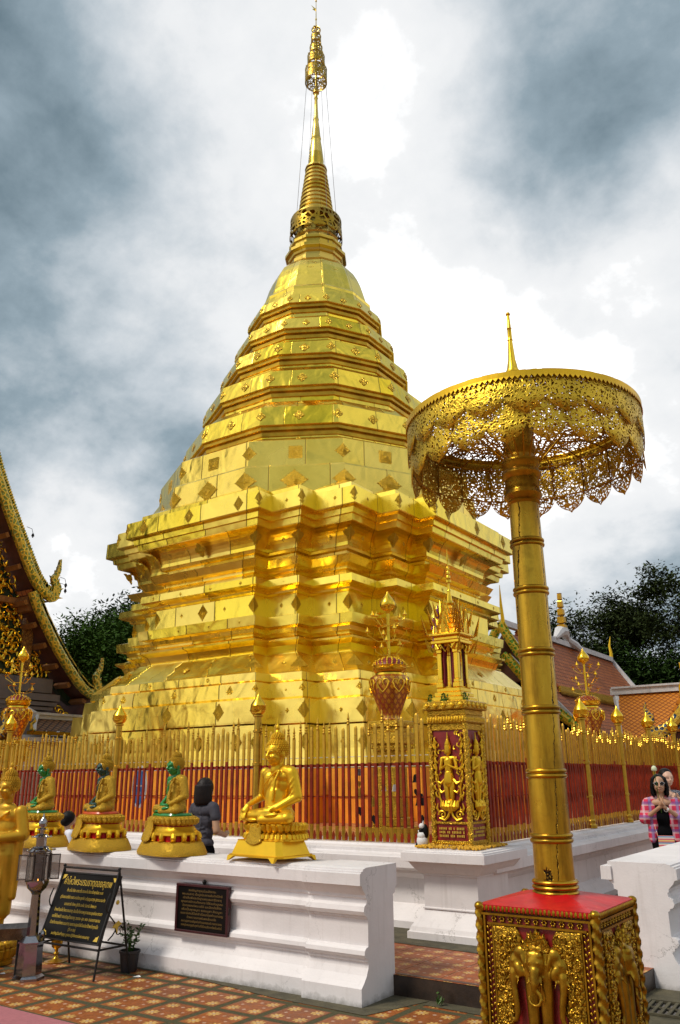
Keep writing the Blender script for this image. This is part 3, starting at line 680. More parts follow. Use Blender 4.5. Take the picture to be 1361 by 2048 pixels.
cove = [(2.74, 5.65)]+[(2.76+0.31*(1-cos(pi/2*k/8)), 5.66+0.33*sin(pi/2*k/8)) for k in range(9)]
part('cove', red_rings(cove+[(3.07, 6.0)]), GOLD)
part('cornice', red_rings([(3.08, 6.0), (3.10, 6.105), (3.15, 6.11), (3.165, 6.205), (3.26, 6.22), (3.27, 6.24), (3.262, 6.555), (3.21, 6.57), (3.07, 6.58), (3.06, 6.72), (2.9, 6.80), (2.6, 7.0)]), GOLD)
# twelve-sided tiers
part('foot_tier', dod_rings([(3.70, 6.6), (3.69, 7.30), (3.655, 7.345), (3.60, 7.36)]), GOLD_W)
part('foot_tier', dod_rings([(3.56, 7.36), (3.54, 7.90), (3.50, 7.93), (3.34, 7.95), (3.31, 8.00)]), GOLD_W)
lips = [(3.10, 8.42, 0.44), (2.692, 9.49, 0.40), (2.314, 10.44, 0.34), (2.0, 11.26, 0.30), (1.705, 12.10, 0.27)]
prevR, prevz = 3.30, 8.0
for i, (R, z, h) in enumerate(lips):
    nk = R-0.16
    znk = z-0.075
    # flare and neck below the fascia
    f0 = prevz
    flare_in = min(prevR-0.03, nk+0.16)
    part('neck', dod_rings([(prevR-0.02, f0), (prevR-0.05, f0+0.02), (max(nk+0.02, prevR-0.24), f0+(znk-f0)*0.42), (nk+0.01, f0+(znk-f0)*0.46), (nk+0.035, f0+(znk-f0)*0.47), (nk+0.03, f0+(znk-f0)*0.60), (nk, f0+(znk-f0)*0.61), (nk, znk-0.10)]), GOLD_U)
    part('lip_moulding', dod_rings([(nk-0.02, znk-0.115), (nk+0.035, znk-0.11), (nk+0.045, znk-0.04), (nk+0.025, znk-0.035), (nk+0.025, znk-0.01), (nk+0.10, znk), (nk+0.105, z-0.015), (R-0.03, z-0.008), (R-0.03, z)]), LIP_SHADE)
    part('tier_fascia', dod_rings([(nk+0.06, z-0.004), (R-0.01, z-0.002), (R, z+0.015), (R-0.075, z+h), (R-0.10, z+h+0.012), (R-0.15, z+h+0.035)]), GOLD_U)
    prevR, prevz = R-0.13, z+h+0.03
part('bell', dod_rings([(1.50, 12.40), (1.42, 12.66), (1.43, 12.72), (1.385, 12.78), (1.33, 12.82), (1.256, 13.09), (1.19, 13.32), (1.108, 13.53), (1.007, 13.72), (0.86, 13.89), (0.72, 13.985)]), GOLD_U)
part('collar', dod_rings([(0.70, 13.98), (0.70, 14.12), (0.66, 14.14), (0.66, 14.20), (0.70, 14.23), (0.72, 14.28), (0.80, 14.32), (0.80, 14.40), (0.745, 14.43), (0.66, 14.50), (0.66, 14.60), (0.70, 14.62), (0.70, 14.70), (0.58, 14.76), (0.57, 14.86), (0.60, 14.90), (0.60, 14.95), (0.53, 14.98)]), SPIRE)
def spi(name, prof, mat=SPIRE, n=32): g = MB(); g.lathe([(r*S, ZW(z)) for r, z in prof], n, uv=True); return obj(name, g, mat, CH, True, 30)
spi('spire_drum', [(0.53, 14.96), (0.53, 15.2), (0.50, 15.22), (0.50, 15.62), (0.48, 15.66)])
ringp = [(0.48, 15.6)]
nr = 11
for k in range(nr):
    z0 = 15.68+(17.2-15.68)*k/nr; z1 = 15.68+(17.2-15.68)*(k+1)/nr; r0 = 0.475+(0.27-0.475)*k/nr
    ringp += [(r0-0.03, z0), (r0, z0+(z1-z0)*0.2), (r0+0.004, z0+(z1-z0)*0.5), (r0-0.02, z0+(z1-z0)*0.8), (r0-0.05, z0+(z1-z0)*0.86)]
spi('ringed_spire', ringp+[(0.30, 17.2), (0.285, 17.26), (0.21, 17.30)])
spi('lotus_spire', [(0.21, 17.28), (0.203, 17.4), (0.21, 17.5), (0.20, 17.6), (0.165, 17.95), (0.125, 18.22), (0.14, 18.26), (0.125, 18.32), (0.10, 18.6), (0.067, 18.88), (0.082, 18.92), (0.066, 18.97), (0.05, 19.3), (0.042, 19.62), (0.06, 19.66), (0.04, 19.70), (0.045, 19.80), (0.09, 19.84), (0.085, 19.94), (0.04, 20.02), (0.03, 20.1), (0.018, 22.0)])
# openwork crown round the drum
def fret(name, prof, mat, n, parent=CH, planar=False, c=(0, 0), scallop=0, sdepth=0.0, usc=1.0, thick=0.006, a0=0.0, sc=S, zf=ZW, seg=8, tilt=0.0):
    """thin perforated band; prof from top to bottom; last ring may hang in pointed scallops"""
    m = MB(); N_ = n; inner = []; rims = []
    def ring(r, z, last):
        out = []
        for i in range(N_):
            a = a0+2*pi*i/N_; zz_ = zf(z); rr = r*sc
            out.append((c[0]+rr*cos(a), c[1]+rr*sin(a), zz_))
        return out
    rows = [ring(r, z, 0) for r, z in prof]
    if scallop:
        r, z = prof[-1]; rl = []
        for i in range(N_):
            a = a0+2*pi*i/N_; t_ = (i*scallop/N_) % 1.0; u = abs(t_-0.5)*2
            dz = sdepth*((1-u**1.9)**0.75 if u < 1 else 0); dz += sdepth*0.18*max(0, 1-u*7)
            rl.append((c[0]+r*sc*cos(a), c[1]+r*sc*sin(a), zf(z)-dz))
        rows.append(rl)
    vs = [p for r in rows for p in r]; fs = []; uvs = []; rv = []
    ang = 2*pi/N_
    ln = [0.0]
    for (r0, z0), (r1, z1) in zip(prof, prof[1:]): ln.append(ln[-1]+sqrt((r0-r1)**2+(zf(z0)-zf(z1))**2))
    for k in range(len(rows)-1):
        for i in range(N_):
            j = (i+1) % N_; fs.append((k*N_+i, k*N_+j, (k+1)*N_+j, (k+1)*N_+i))
            R0 = prof[0][0]*sc
            va = ln[min(k, len(ln)-1)]
            vb0 = ln[k+1] if k+1 < len(ln) else va+abs(rows[k][i][2]-rows[k+1][i][2]); vb1 = ln[k+1] if k+1 < len(ln) else va+abs(rows[k][j][2]-rows[k+1][j][2])
            uvs.append([(i*ang*R0*usc, va*usc), ((i+1)*ang*R0*usc, va*usc), ((i+1)*ang*R0*usc, vb1*usc), (i*ang*R0*usc, vb0*usc)])
            if planar: uvs[-1] = [(rows[q][w][0]*usc, rows[q][w][1]*usc) for q, w in ((k, i), (k, j), (k+1, j), (k+1, i))]
            if scallop and k == len(rows)-2: rv.append([(0.5, 0), (0.5, 0), (0.0, 0), (0.0, 0)])
            elif k == 0 : rv.append([(0.0, 0), (0.0, 0), (0.5, 0), (0.5, 0)])
            else: rv.append([(0.5, 0)]*4)
    m.add(vs, fs, uvs)
    me = bpy.data.meshes.new(name); me.from_pydata(m.v, [], m.f); me.materials.append(mat)
    u1 = me.uv_layers.new(name='UVMap'); u2 = me.uv_layers.new(name='rim')
    for fi, p in enumerate(me.polygons):
        for li, a, b in zip(p.loop_indices, m.uv[fi], rv[fi]): u1.data[li].uv = a; u2.data[li].uv = b
    me.polygons.foreach_set('use_smooth', [True]*len(me.polygons))
    o = bpy.data.objects.new(name, me); COL.objects.link(o); o.parent = parent
    sd = o.modifiers.new('t', 'SOLIDIFY'); sd.thickness = thick
    return o
fret('openwork_crown', [(0.66, 15.52), (0.665, 15.3), (0.68, 15.02)], LACE_S, 60, usc=1.6, scallop=12, sdepth=0.12, thick=0.012)
spi('crown_ring', [(0.55, 15.56), (0.66, 15.55), (0.67, 15.51), (0.55, 15.50)])
for r, z1, z0 in ((0.302, 20.72, 20.20), (0.238, 21.20, 20.82), (0.175, 21.54, 21.23), (0.136, 21.95, 21.65)):
    o = fret('spire_umbrella', [(r*0.92, z1-0.02), (r, z1-0.06), (r, z0+0.05), (r, z0)], LACE_S, 40, usc=3.5, thick=0.01)
    g = MB()
    for k in range(6):
        a = k*pi/3; g.tube([(r*S*cos(a), r*S*sin(a), ZW(z1)), (r*S*cos(a), r*S*sin(a), ZW(z0))], 0.012, 5); g.tube([(0, 0, ZW(z1-0.02)), (r*S*cos(a), r*S*sin(a), ZW(z1-0.02))], 0.01, 5)
    for zz_ in (z0, z1-0.06): g.tube([(r*S*cos(pi*k/12), r*S*sin(pi*k/12), ZW(zz_)) for k in range(25)], 0.014, 5, False)
    gg = obj('umbrella_rings', g, SPIRE, o)
g = MB()
for k in range(4):
    a = k*pi/4; g.tube([(0.121*S*cos(a)*cos(pi*2*j/16), 0.121*S*sin(a)*cos(pi*2*j/16), ZW(22.14)+0.121*S*sin(pi*2*j/16)) for j in range(17)], 0.018, 5, False)
g.tube([(0.121*S*cos(pi*j/8), 0.121*S*sin(pi*j/8), ZW(22.14)) for j in range(17)], 0.018, 5, False)
obj('openwork_ball', g, SPIRE, CH)
g = MB(); g.tube([(0, 0, ZW(21.9)), (0, 0, ZW(23.32))], [0.02, 0.008], 6); g.ell((0, 0, ZW(23.25)), (0.03, 0.03, 0.04)); g.ell((0, 0, ZW(22.55)), (0.03, 0.03, 0.05)); obj('mast', g, SPIRE, CH)
g = MB(); g.prism([(0, 0), (-0.16, 0.16), (-0.08, 0.02), (-0.12, -0.02), (0, -0.1)], (0, 0, ZW(22.95)), Vector((0.8, 0.57, 0)), (0, 0, 1), Vector((-0.004, 0.006, 0))); obj('weather_vane', g, SPIRE, CH)
# stay wires
for a, r in ((200, 0.62), (-25, 0.66), (150, 0.8), (20, 0.62)):
    g = MB(); p = Vector((0.28*S*cos(radians(a)), 0.28*S*sin(radians(a)), ZW(20.2)))
    q = Vector((r*S*cos(radians(a)), r*S*sin(radians(a)), ZW(14.45)))
    g.tube([p, q], 0.006, 4); obj('stay_wire', g, STEEL_D, CH)
# gilt ornament plates ---------------------------------------------------
def plate(kind, fold):
    """diamond, square or quatrefoil plate of unit half height, folded by `fold` radians about its vertical axis; faces -Y"""
    m = MB(); out = []
    nseg = 32
    for i in range(nseg):
        a = 2*pi*i/nseg+pi/2; ca, sa = cos(a), sin(a)
        if kind == 'diamond': r = 1/(abs(ca)+abs(sa)); r *= 1+0.05*cos(16*a)
        elif kind == 'square': r = 0.78/max(abs(ca), abs(sa)); r *= 1+0.03*cos(12*a)
        else: r = 0.62+0.30*abs(cos(2*a))**0.7+0.10*max(0, cos(4*a))**6
        out.append((r*ca, r*sa))
    def P(x, z, d):
        ax = abs(x); y = -d+ax*sin(fold/2); xx = x*cos(fold/2)
        return (xx, y, z)
    rings = [[P(x, z, 0.0) for x, z in out], [P(x, z, 0.035) for x, z in out], [P(x*0.88, z*0.88, 0.055) for x, z in out], [P(x*0.6, z*0.6, 0.035) for x, z in out], [P(x*0.34, z*0.34, 0.05) for x, z in out], [P(x*0.2, z*0.2, 0.11) for x, z in out], [P(x*0.08, z*0.08, 0.14) for x, z in out]]
    m.loft(rings, True, True); return m
PL = {}
def plate_mesh(kind, fold, mat):
    key = (kind, round(fold, 2), mat.name)
    if key not in PL: PL[key] = mesh('ornament_plate', plate(kind, fold), mat, True, 50)
    return PL[key]
ORN = []      # (size, kind, fold, mat, x, y, z, angle, sx)
def orn(kind, x, y, z, nx, ny, h, fold=0.0, mat=None, wx=0.8, lean=0.0):
    h *= 0.88
    # only the two sides that can be seen from the court in front
    vx, vy = -CX-x, -CY-y
    if nx*vx+ny*vy < -2.0: return
    ORN.append((h, kind, fold, mat or RELIEF, x, y, z, atan2(ny, nx)+pi/2, wx, lean))
def red_orn(d, z, h, kind='diamond', faces=(0.33, 0.67), corners=True, wx=0.8, mat=None, lean=0.0, small=False, hs=None, sides=True):
    A, b, B, c = d+0.77, d-1.53, d+0.41, d-0.84
    for k in range(4):
        def rot(x, y):
            for _ in range(k): x, y = -y, x
            return x, y
        nx, ny = rot(0, -1)
        for f in faces:
            x, y = rot(-b+2*b*f, -A); orn(kind, x*S, y*S, ZW(z), nx, ny, hs or h, 0, mat, wx, lean)
        if sides:
            for (x0, y0) in ((( b+c)/2, -B), ((c+d)/2, -d)):
                for sgn in (1, -1):
                    x, y = rot(sgn*x0, y0); orn(kind, x*S, y*S, ZW(z), nx, ny, h*0.32, 0, mat, wx)
        if corners:
            for (x0, y0) in ((b, -A), (c, -B), (d, -d), (B, -c), (A, -b)):
                x, y = rot(x0, y0); n2 = rot(1/sqrt(2), -1/sqrt(2)); orn(kind, x*S, y*S, ZW(z), n2[0], n2[1], h, pi/2, mat, wx*1.15, lean)
def dod_orn(R, z, h, kind, mids=True, corners=True, mat=None, wx=1.0, hm=None, kindm=None, lean=0.0):
    ap = R*cos(radians(15))
    for k in range(12):
        a = radians(30*k)
        if mids: orn(kindm or kind, ap*S*cos(a), ap*S*sin(a), ZW(z), cos(a), sin(a), hm or h, 0, mat, wx, lean)
        a += radians(15)
        if corners: orn(kind, R*S*cos(a), R*S*sin(a), ZW(z), cos(a), sin(a), h, radians(30), mat, wx, lean)
red_orn(3.265, 6.39, 0.165, faces=(0.14, 0.5, 0.86), mat=RELIEF)
red_orn(2.785, 4.615, 0.175, faces=(0.5,), hs=0.175)
for f in (0.28, 0.72): red_orn(2.785, 4.62, 0.05, faces=(f,), corners=False, sides=False)
for d, z in ((3.008, 4.29), (3.008, 4.985)): red_orn(d, z, 0.045, faces=(0.12, 0.37, 0.63, 0.88), corners=False)
red_orn(2.92, 5.80, 0.17, faces=(0.5,), mat=RELIEF, kind='quatre', wx=0.9, lean=0.65)
red_orn(3.15, 3.52, 0.16, faces=(0.5,), hs=0.09, lean=-0.75, wx=1.3)
red_orn(3.325, 3.265, 0.055, faces=(0.3, 0.7), corners=False, sides=False)
red_orn(3.405, 3.03, 0.115, faces=(0.15, 0.5, 0.85), hs=0.11)
red_orn(3.555, 2.69, 0.165, faces=(0.2, 0.5, 0.8), hs=0.165)
red_orn(3.61, 2.20, 0.15, faces=(0.1, 0.3, 0.5, 0.7, 0.9), hs=0.15)
dod_orn(3.70, 7.02, 0.21, 'diamond', hm=0.235, wx=1.25)
dod_orn(3.55, 7.64, 0.17, 'diamond', kindm='square', hm=0.19, wx=1.05)
for (R, z, h) in lips: dod_orn(R-0.028, z+h*0.52, 0.125 if R > 2.2 else 0.095, 'quatre', mat=RELIEF_D, lean=-atan2(0.075, h))
dod_orn(3.12, 8.10, 0.055, 'diamond', corners=False, wx=1.4); dod_orn(2.80, 9.04, 0.05, 'diamond', corners=False, wx=1.4)
ORN.sort(key=lambda o: -o[0])
small = MB()
for i, (h, kind, fold, mat, x, y, z, a, wx, lean) in enumerate(ORN):
    if i < 100:
        o = obj('ornament_plate', plate_mesh(kind, fold, mat), mat, CH); o.location = (x, y, z); o.rotation_euler = (lean, 0, a); o.scale = (h*S*wx, h*S, h*S)
    else:
        M_ = Matrix.Translation((x, y, z)) @ Euler((lean, 0, a)).to_matrix().to_4x4() @ Matrix.Diagonal((h*S*wx, h*S, h*S, 1))
        p = plate(kind, fold); small.add([M_ @ Vector(v) for v in p.v], p.f)
o = obj('small_ornament_plates', small, RELIEF, CH, True, 50); o['kind'] = 'stuff'
# medallions on the bell
for k in range(12):
    a = radians(30*k); R = 1.085*cos(radians(15))+0.015
    if cos(a)*(-CX)+sin(a)*(-CY) < -3: continue
    g = MB()
    for rr, w in ((0.135, 0.012), (0.05, 0.012)): g.tube([(rr*cos(pi*j/10), 0, rr*sin(pi*j/10)) for j in range(21)], w, 5, False)
    for q in range(8): g.tube([(0, 0, 0), (0.125*cos(pi*q/4), 0, 0.125*sin(pi*q/4))], 0.008, 4)
    g.v = [(x, y*0.6, z) for x, y, z in g.v]
    o = obj('wheel_medallion', g, RELIEF, CH); o.location = (R*S*cos(a), R*S*sin(a), ZW(13.52)); o.rotation_euler = (radians(-24), 0, a+pi/2)
# ------------------------------------------------------------------ fence
rnd = random.Random(3)
def post_parts(parent, x, y, hgt=1.62, r=0.05):
    g = MB(); z0 = 0.95
    g.lathe([(r*1.5, z0), (r*1.5, z0+0.04), (r*1.15, z0+0.06), (r*1.3, z0+0.10), (r, z0+0.12), (r, z0+0.40), (r*1.2, z0+0.41), (r*1.2, z0+0.43), (r, z0+0.44), (r, z0+0.86), (r*1.25, z0+0.87), (r*1.25, z0+0.90), (r, z0+0.91), (r, z0+1.28), (r*1.25, z0+1.29), (r*1.25, z0+1.31), (r*0.95, z0+1.32), (r*0.9, z0+hgt-0.14), (r*1.3, z0+hgt-0.13), (r*1.3, z0+hgt-0.11)], 16, (x, y))
    p = obj('post', g, BRASS_D, parent, True, 35)
    g = MB(); q = z0+hgt-0.11
    g.lathe([(0.045, q), (0.085, q+0.03), (0.107, q+0.075), (0.10, q+0.115), (0.104, q+0.12), (0.085, q+0.16), (0.045, q+0.21), (0.016, q+0.255), (0.004, q+0.29)], 18, (x, y))
    obj('bud_finial', g, GILT, p, True, 60)
def fence_run(name, label, p0, p1, posts, n_hint):
    t = thing(name, label, 'fence', (0, 0, 0), group=None)
    p0 = Vector(p0); p1 = Vector(p1); d = (p1-p0); Ln = d.length; d.normalize(); nn = Vector((d.y, -d.x, 0))
    if nn.dot(Vector((0, 0, 1.65))-p0) < 0 and False: nn = -nn
    cuts = [0]+sorted(posts)+[Ln]; P_ = []
    for a, b in zip(cuts, cuts[1:]):
        if b-a < 0.15: continue
        n = max(1, int(round((b-a)/0.094)))
        for i in range(n): P_.append((a+(i+0.5)*(b-a)/n+rnd.gauss(0, 0.004), (b-a)/n, i))
        rl = MB()
        A = p0+d*a-nn*0.02; B = p0+d*b-nn*0.02
        for z, hh in ((1.80, 0.016), (1.44, 0.005)):
            rl.loft([[A+nn*sx*0.012+Vector((0, 0, z+sy*hh)) for sx, sy in ((-1, -1), (1, -1), (1, 1), (-1, 1))], [B+nn*sx*0.012+Vector((0, 0, z+sy*hh)) for sx, sy in ((-1, -1), (1, -1), (1, 1), (-1, 1))]])
        obj('rail', rl, REDF, t)
    near = sorted(P_, key=lambda q: ((p0+d*q[0])-Vector((0, 0, 0))).length)
    keep = set(id(q) for q in near[:100]); RR = MB(); UU = MB()
    for q in P_:
        s, step, i = q; own = id(q) in keep
        red = MB() if own else RR; up = MB() if own else UU
        c = p0+d*s; w = 0.019*rnd.uniform(0.88, 1.1); lean = rnd.gauss(0, 0.006)
        h1 = 2.27+rnd.uniform(-0.06, 0.07)+(0.05 if i % 5 == 0 else 0)
        o2 = nn*rnd.uniform(-0.006, 0.006)
        def bar(mb, z0, z1, w, l0=0.0, l1=0.0):
            mb.loft([[c+o2+d*(sx*w+l)+nn*sy*0.011+Vector((0, 0, z)) for sx, sy in ((-1, -1), (1, -1), (1, 1), (-1, 1))] for z, l in ((z0, l0), (z1, l1))])
        zt = 1.822+(0.05 if rnd.random() < 0.15 else rnd.uniform(-0.006, 0.006)); zb = 1.115+rnd.uniform(-0.012, 0.012)
        bar(red, zb, zt, w, 0, lean*0.6); ft = MB() if own else UU; bar(ft, 0.955, zb, w*0.98); bar(up, zt, h1-0.1, w, lean*0.6, lean)
        cc = c+o2+d*lean
        if rnd.random() < 0.5:
            up.loft([[cc+d*sx*w*k+nn*sy*0.011*k+Vector((0, 0, z)) for sx, sy in ((-1, -1), (1, -1), (1, 1), (-1, 1))] for k, z in ((1, h1-0.105), (1.0, h1-0.02), (0.75, h1), (0.3, h1+0.012))])
        else:
            up.lathe([(0.016, h1-0.105), (0.022, h1-0.085), (0.012, h1-0.07), (0.020, h1-0.055), (0.012, h1-0.04), (0.018, h1-0.02), (0.012, h1), (0.008, h1+0.03), (0.002, h1+0.055)], 6, (cc.x, cc.y))
        pc = c+d*step/2+nn*0.004
        pt = MB() if own else RR
        pt.prism([(-0.018, 0), (0.018, 0), (0.022, 0.05), (0.012, 0.085), (0, 0.105), (-0.012, 0.085), (-0.022, 0.05)], pc+Vector((0, 0, 0.955)), d, (0, 0, 1), nn*0.004)
        if own:
            k = obj('picket', red, REDF, t); obj('gilt_head', up, BRASS_D, k); obj('gilt_foot', ft, BRASS_D, k); obj('red_petal', pt, REDF, k)
    if RR.v:
        k = obj('far_pickets', RR, REDF, t); k['kind'] = 'stuff'; obj('gilt_heads', UU, BRASS_D, k)
    for s in posts:
        c = p0+d*s; post_parts(t, c.x, c.y)
    return t
# front run goes from the corner to the left, the side run from the corner backwards
fence_run('fence', 'long front run of red and gold picket fence behind the seated statues', (-15.6, 8.5, 0), (-4.15, 8.5, 0), [2.85, 5.6, 8.34], 0)
fence_run('fence', 'side run of red and gold picket fence going back past the umbrella pole', (-4.15, 8.5, 0), (-4.15, 21.2, 0), [1.9, 3.65, 5.4, 7.15, 8.95, 10.7], 0)
# bells on the inner wire
t = thing('bell_wire', 'thin wire strung with small bells inside the front fence', 'wire')
g = MB(); g.tube([(-15, 8.66, 1.78), (-4.4, 8.66, 1.78)], 0.004, 5); g.tube([(-15, 8.66, 1.90), (-4.4, 8.66, 1.90)], 0.004, 5); obj('wire', g, WPAINT, t)
blabels = ['small grey bell hung high behind the fence, right of the gold statue', 'dark bell with a black heart shaped clapper leaf behind the fence', 'brass bell hung low beside the black clapper leaf behind the fence', 'little pale bell on the string, in the middle of its row', 'black bell hung low near the corner pillar behind the fence', 'small dark bell just below the fence rail near the white notice', 'little white bell next to the brass one on the string', 'grey bell below the fence rail, beside the white notice']
bm_ = [STEEL_D, BRASS_D, BRASS_D, WPAINT, BLKM, BLKM, WPAINT, STEEL_D]
bx = [(-5.77, 1.70, 1.0), (-5.76, 1.45, 1.5), (-5.56, 1.36, 1.5), (-5.42, 1.52, 0.8), (-4.93, 1.38, 1.6), (-4.98, 1.62, 1.1), (-5.27, 1.52, 0.9), (-4.55, 1.73, 1.2)]
for lb, m_, (x, z, s) in zip(blabels, bm_, bx):
    b = thing('bell', lb, 'bell', (x, 8.66, z), group='bells hung inside the front fence')
    g = MB(); g.lathe([(0.004*s, 0.062*s), (0.018*s, 0.058*s), (0.026*s, 0.035*s), (0.030*s, 0.0), (0.038*s, -0.022*s), (0.030*s, -0.022*s)], 14); obj('bell_body', g, m_, b, True)
    g = MB(); g.tube([(0, 0, 0.06*s), (0, 0, 1.78-z)], 0.0025, 4); g.tube([(0, 0, 0), (0, 0, -0.07*s)], 0.002, 4); obj('string', g, STEEL_D, b)
    g = MB(); k = 0.05*s; g.prism([(0, -1.1*k), (0.5*k, -0.5*k), (0.55*k, 0), (0.25*k, 0.35*k), (0, 0.2*k), (-0.25*k, 0.35*k), (-0.55*k, 0), (-0.5*k, -0.5*k)], (0, 0, -0.10*s), (1, 0, 0), (0, 0, 1), (0, 0.002, 0)); obj('clapper_leaf', g, BLKM if 'black' in lb or 'dark' in lb else BRASS_D, b)
# oval blue notice and white notice behind the pickets
t = thing('notice_board', 'upright oval blue and white notice fixed behind the pickets', 'sign', (-9.72, 8.72, 1.56))
ov = [(0.155*cos(2*pi*k/32), 0.30*sin(2*pi*k/32)) for k in range(32)]
g = MB(); g.prism(ov, (0, 0, 0), (1, 0, 0), (0, 0, 1), (0, 0.012, 0)); obj('backing', g, WPAINT, t)
g = MB(); g.prism([(x*0.82, z*0.86) for x, z in ov], (0, -0.003, 0), (1, 0, 0), (0, 0, 1), (0, 0.004, 0)); obj('blue_panel', g, BLUE, t)
g = MB(); g.tube([(0.012+0.025*sin(k*0.9), -0.006, -0.06-k*0.02) for k in range(7)], 0.008, 5); g.ell((0, -0.006, 0.10), (0.02, 0.003, 0.05)); g.box(-0.06, -0.006, 0.0, 0.06, -0.003, 0.02); obj('white_emblem', g, WPAINT, t)
t = thing('notice_plate', 'small white notice hung on the fence beside the carved gilt pillar', 'sign', (-4.52, 8.44, 1.53))
g = MB(); g.bev(-0.055, -0.006, -0.12, 0.055, 0.006, 0.12, 0.003); obj('plate', g, WPAINT, t)
g = MB(); g.box(-0.05, -0.008, 0.0, 0.05, -0.0065, 0.004); g.ell((-0.02, -0.008, 0.07), (0.008, 0.002, 0.008)); g.ell((-0.02, -0.008, -0.09), (0.006, 0.002, 0.006)); obj('print_marks', g, STEEL_D, t)

# ------------------------------------------------------------------ carved pillar with spirit house at the corner
PX, PY = -4.145, 8.105
t = thing('carved_pillar', 'red and gilt carved pillar with praying figures, standing on the white corner pedestal', 'pillar', (PX, PY, 0.97))
def spiral(mb, c, r0, turns, ax, ay, rad, n=18, sgn=1):
    pts = []; rr = []
    for k in range(n+1):
        f = k/n; a = f*turns*2*pi; r = r0*(1-f*0.85); pts.append(Vector(c)+Vector(ax)*(r*cos(a)*sgn)+Vector(ay)*(r*sin(a))); rr.append(rad*(1-0.4*f))
    mb.tube(pts, rr, 6)
g = MB(); g.box(-0.20, -0.19, 0.03, 0.20, 0.19, 1.22); obj('red_core', g, REDP2, t)
g = MB()   # twisted corner columns and frame
for sx in (-1, 1):
    for sy in (-1, 1):
        cx_, cy_ = sx*0.205, sy*0.195; rings = []
        for k in range(90):
            z = 0.03+1.19*k/89; tw = k*0.55; rings.append([(cx_+0.026*(1+0.22*cos(4*(a-tw/2)))*cos(a), cy_+0.026*(1+0.22*cos(4*(a-tw/2)))*sin(a), z) for a in [2*pi*i/10 for i in range(10)]])
        g.loft(rings)
obj('twisted_corner_columns', g, CARVE_B, t, True)
g = MB()
for (a, b) in ((0.03, 0.07), (0.225, 0.25), (1.15, 1.22)):
    g.bev(-0.215, -0.205, a, 0.215, 0.205, b, 0.006)
g.bev(-0.24, -0.23, 1.22, 0.24, 0.23, 1.30, 0.012); g.bev(-0.225, -0.215, 1.30, 0.225, 0.215, 1.36, 0.008); g.bev(-0.265, -0.255, 1.36, 0.265, 0.255, 1.45, 0.012)
obj('frame_mouldings', g, CARVE_B, t)
g = MB()
for fc in range(4):
    R = Matrix.Rotation(fc*pi/2, 3, 'Z')
    for i in range(5):
        x = -0.20+0.1*i
        pr = [(0, 0.032), (0.036, 0), (0, -0.032), (-0.036, 0)]
        ring = []
        for k, dd in ((1.0, 0.0), (0.8, 0.010), (0.35, 0.012), (0.1, 0.022)): ring.append([R @ Vector((x+p[0]*k, -0.2665-dd, 1.405+p[1]*k)) for p in pr])
        g.loft(ring)
    for i in range(14): g.ell(R @ Vector((-0.205+0.0315*i, -0.232, 1.26)), (0.012, 0.010, 0.03), 6, 5)
    for i in range(18): g.ell(R @ Vector((-0.19+0.0224*i, -0.208, 0.045)), (0.008, 0.008, 0.012), 6, 4)
obj('lozenge_frieze', g, GILT_S, t, True, 50)
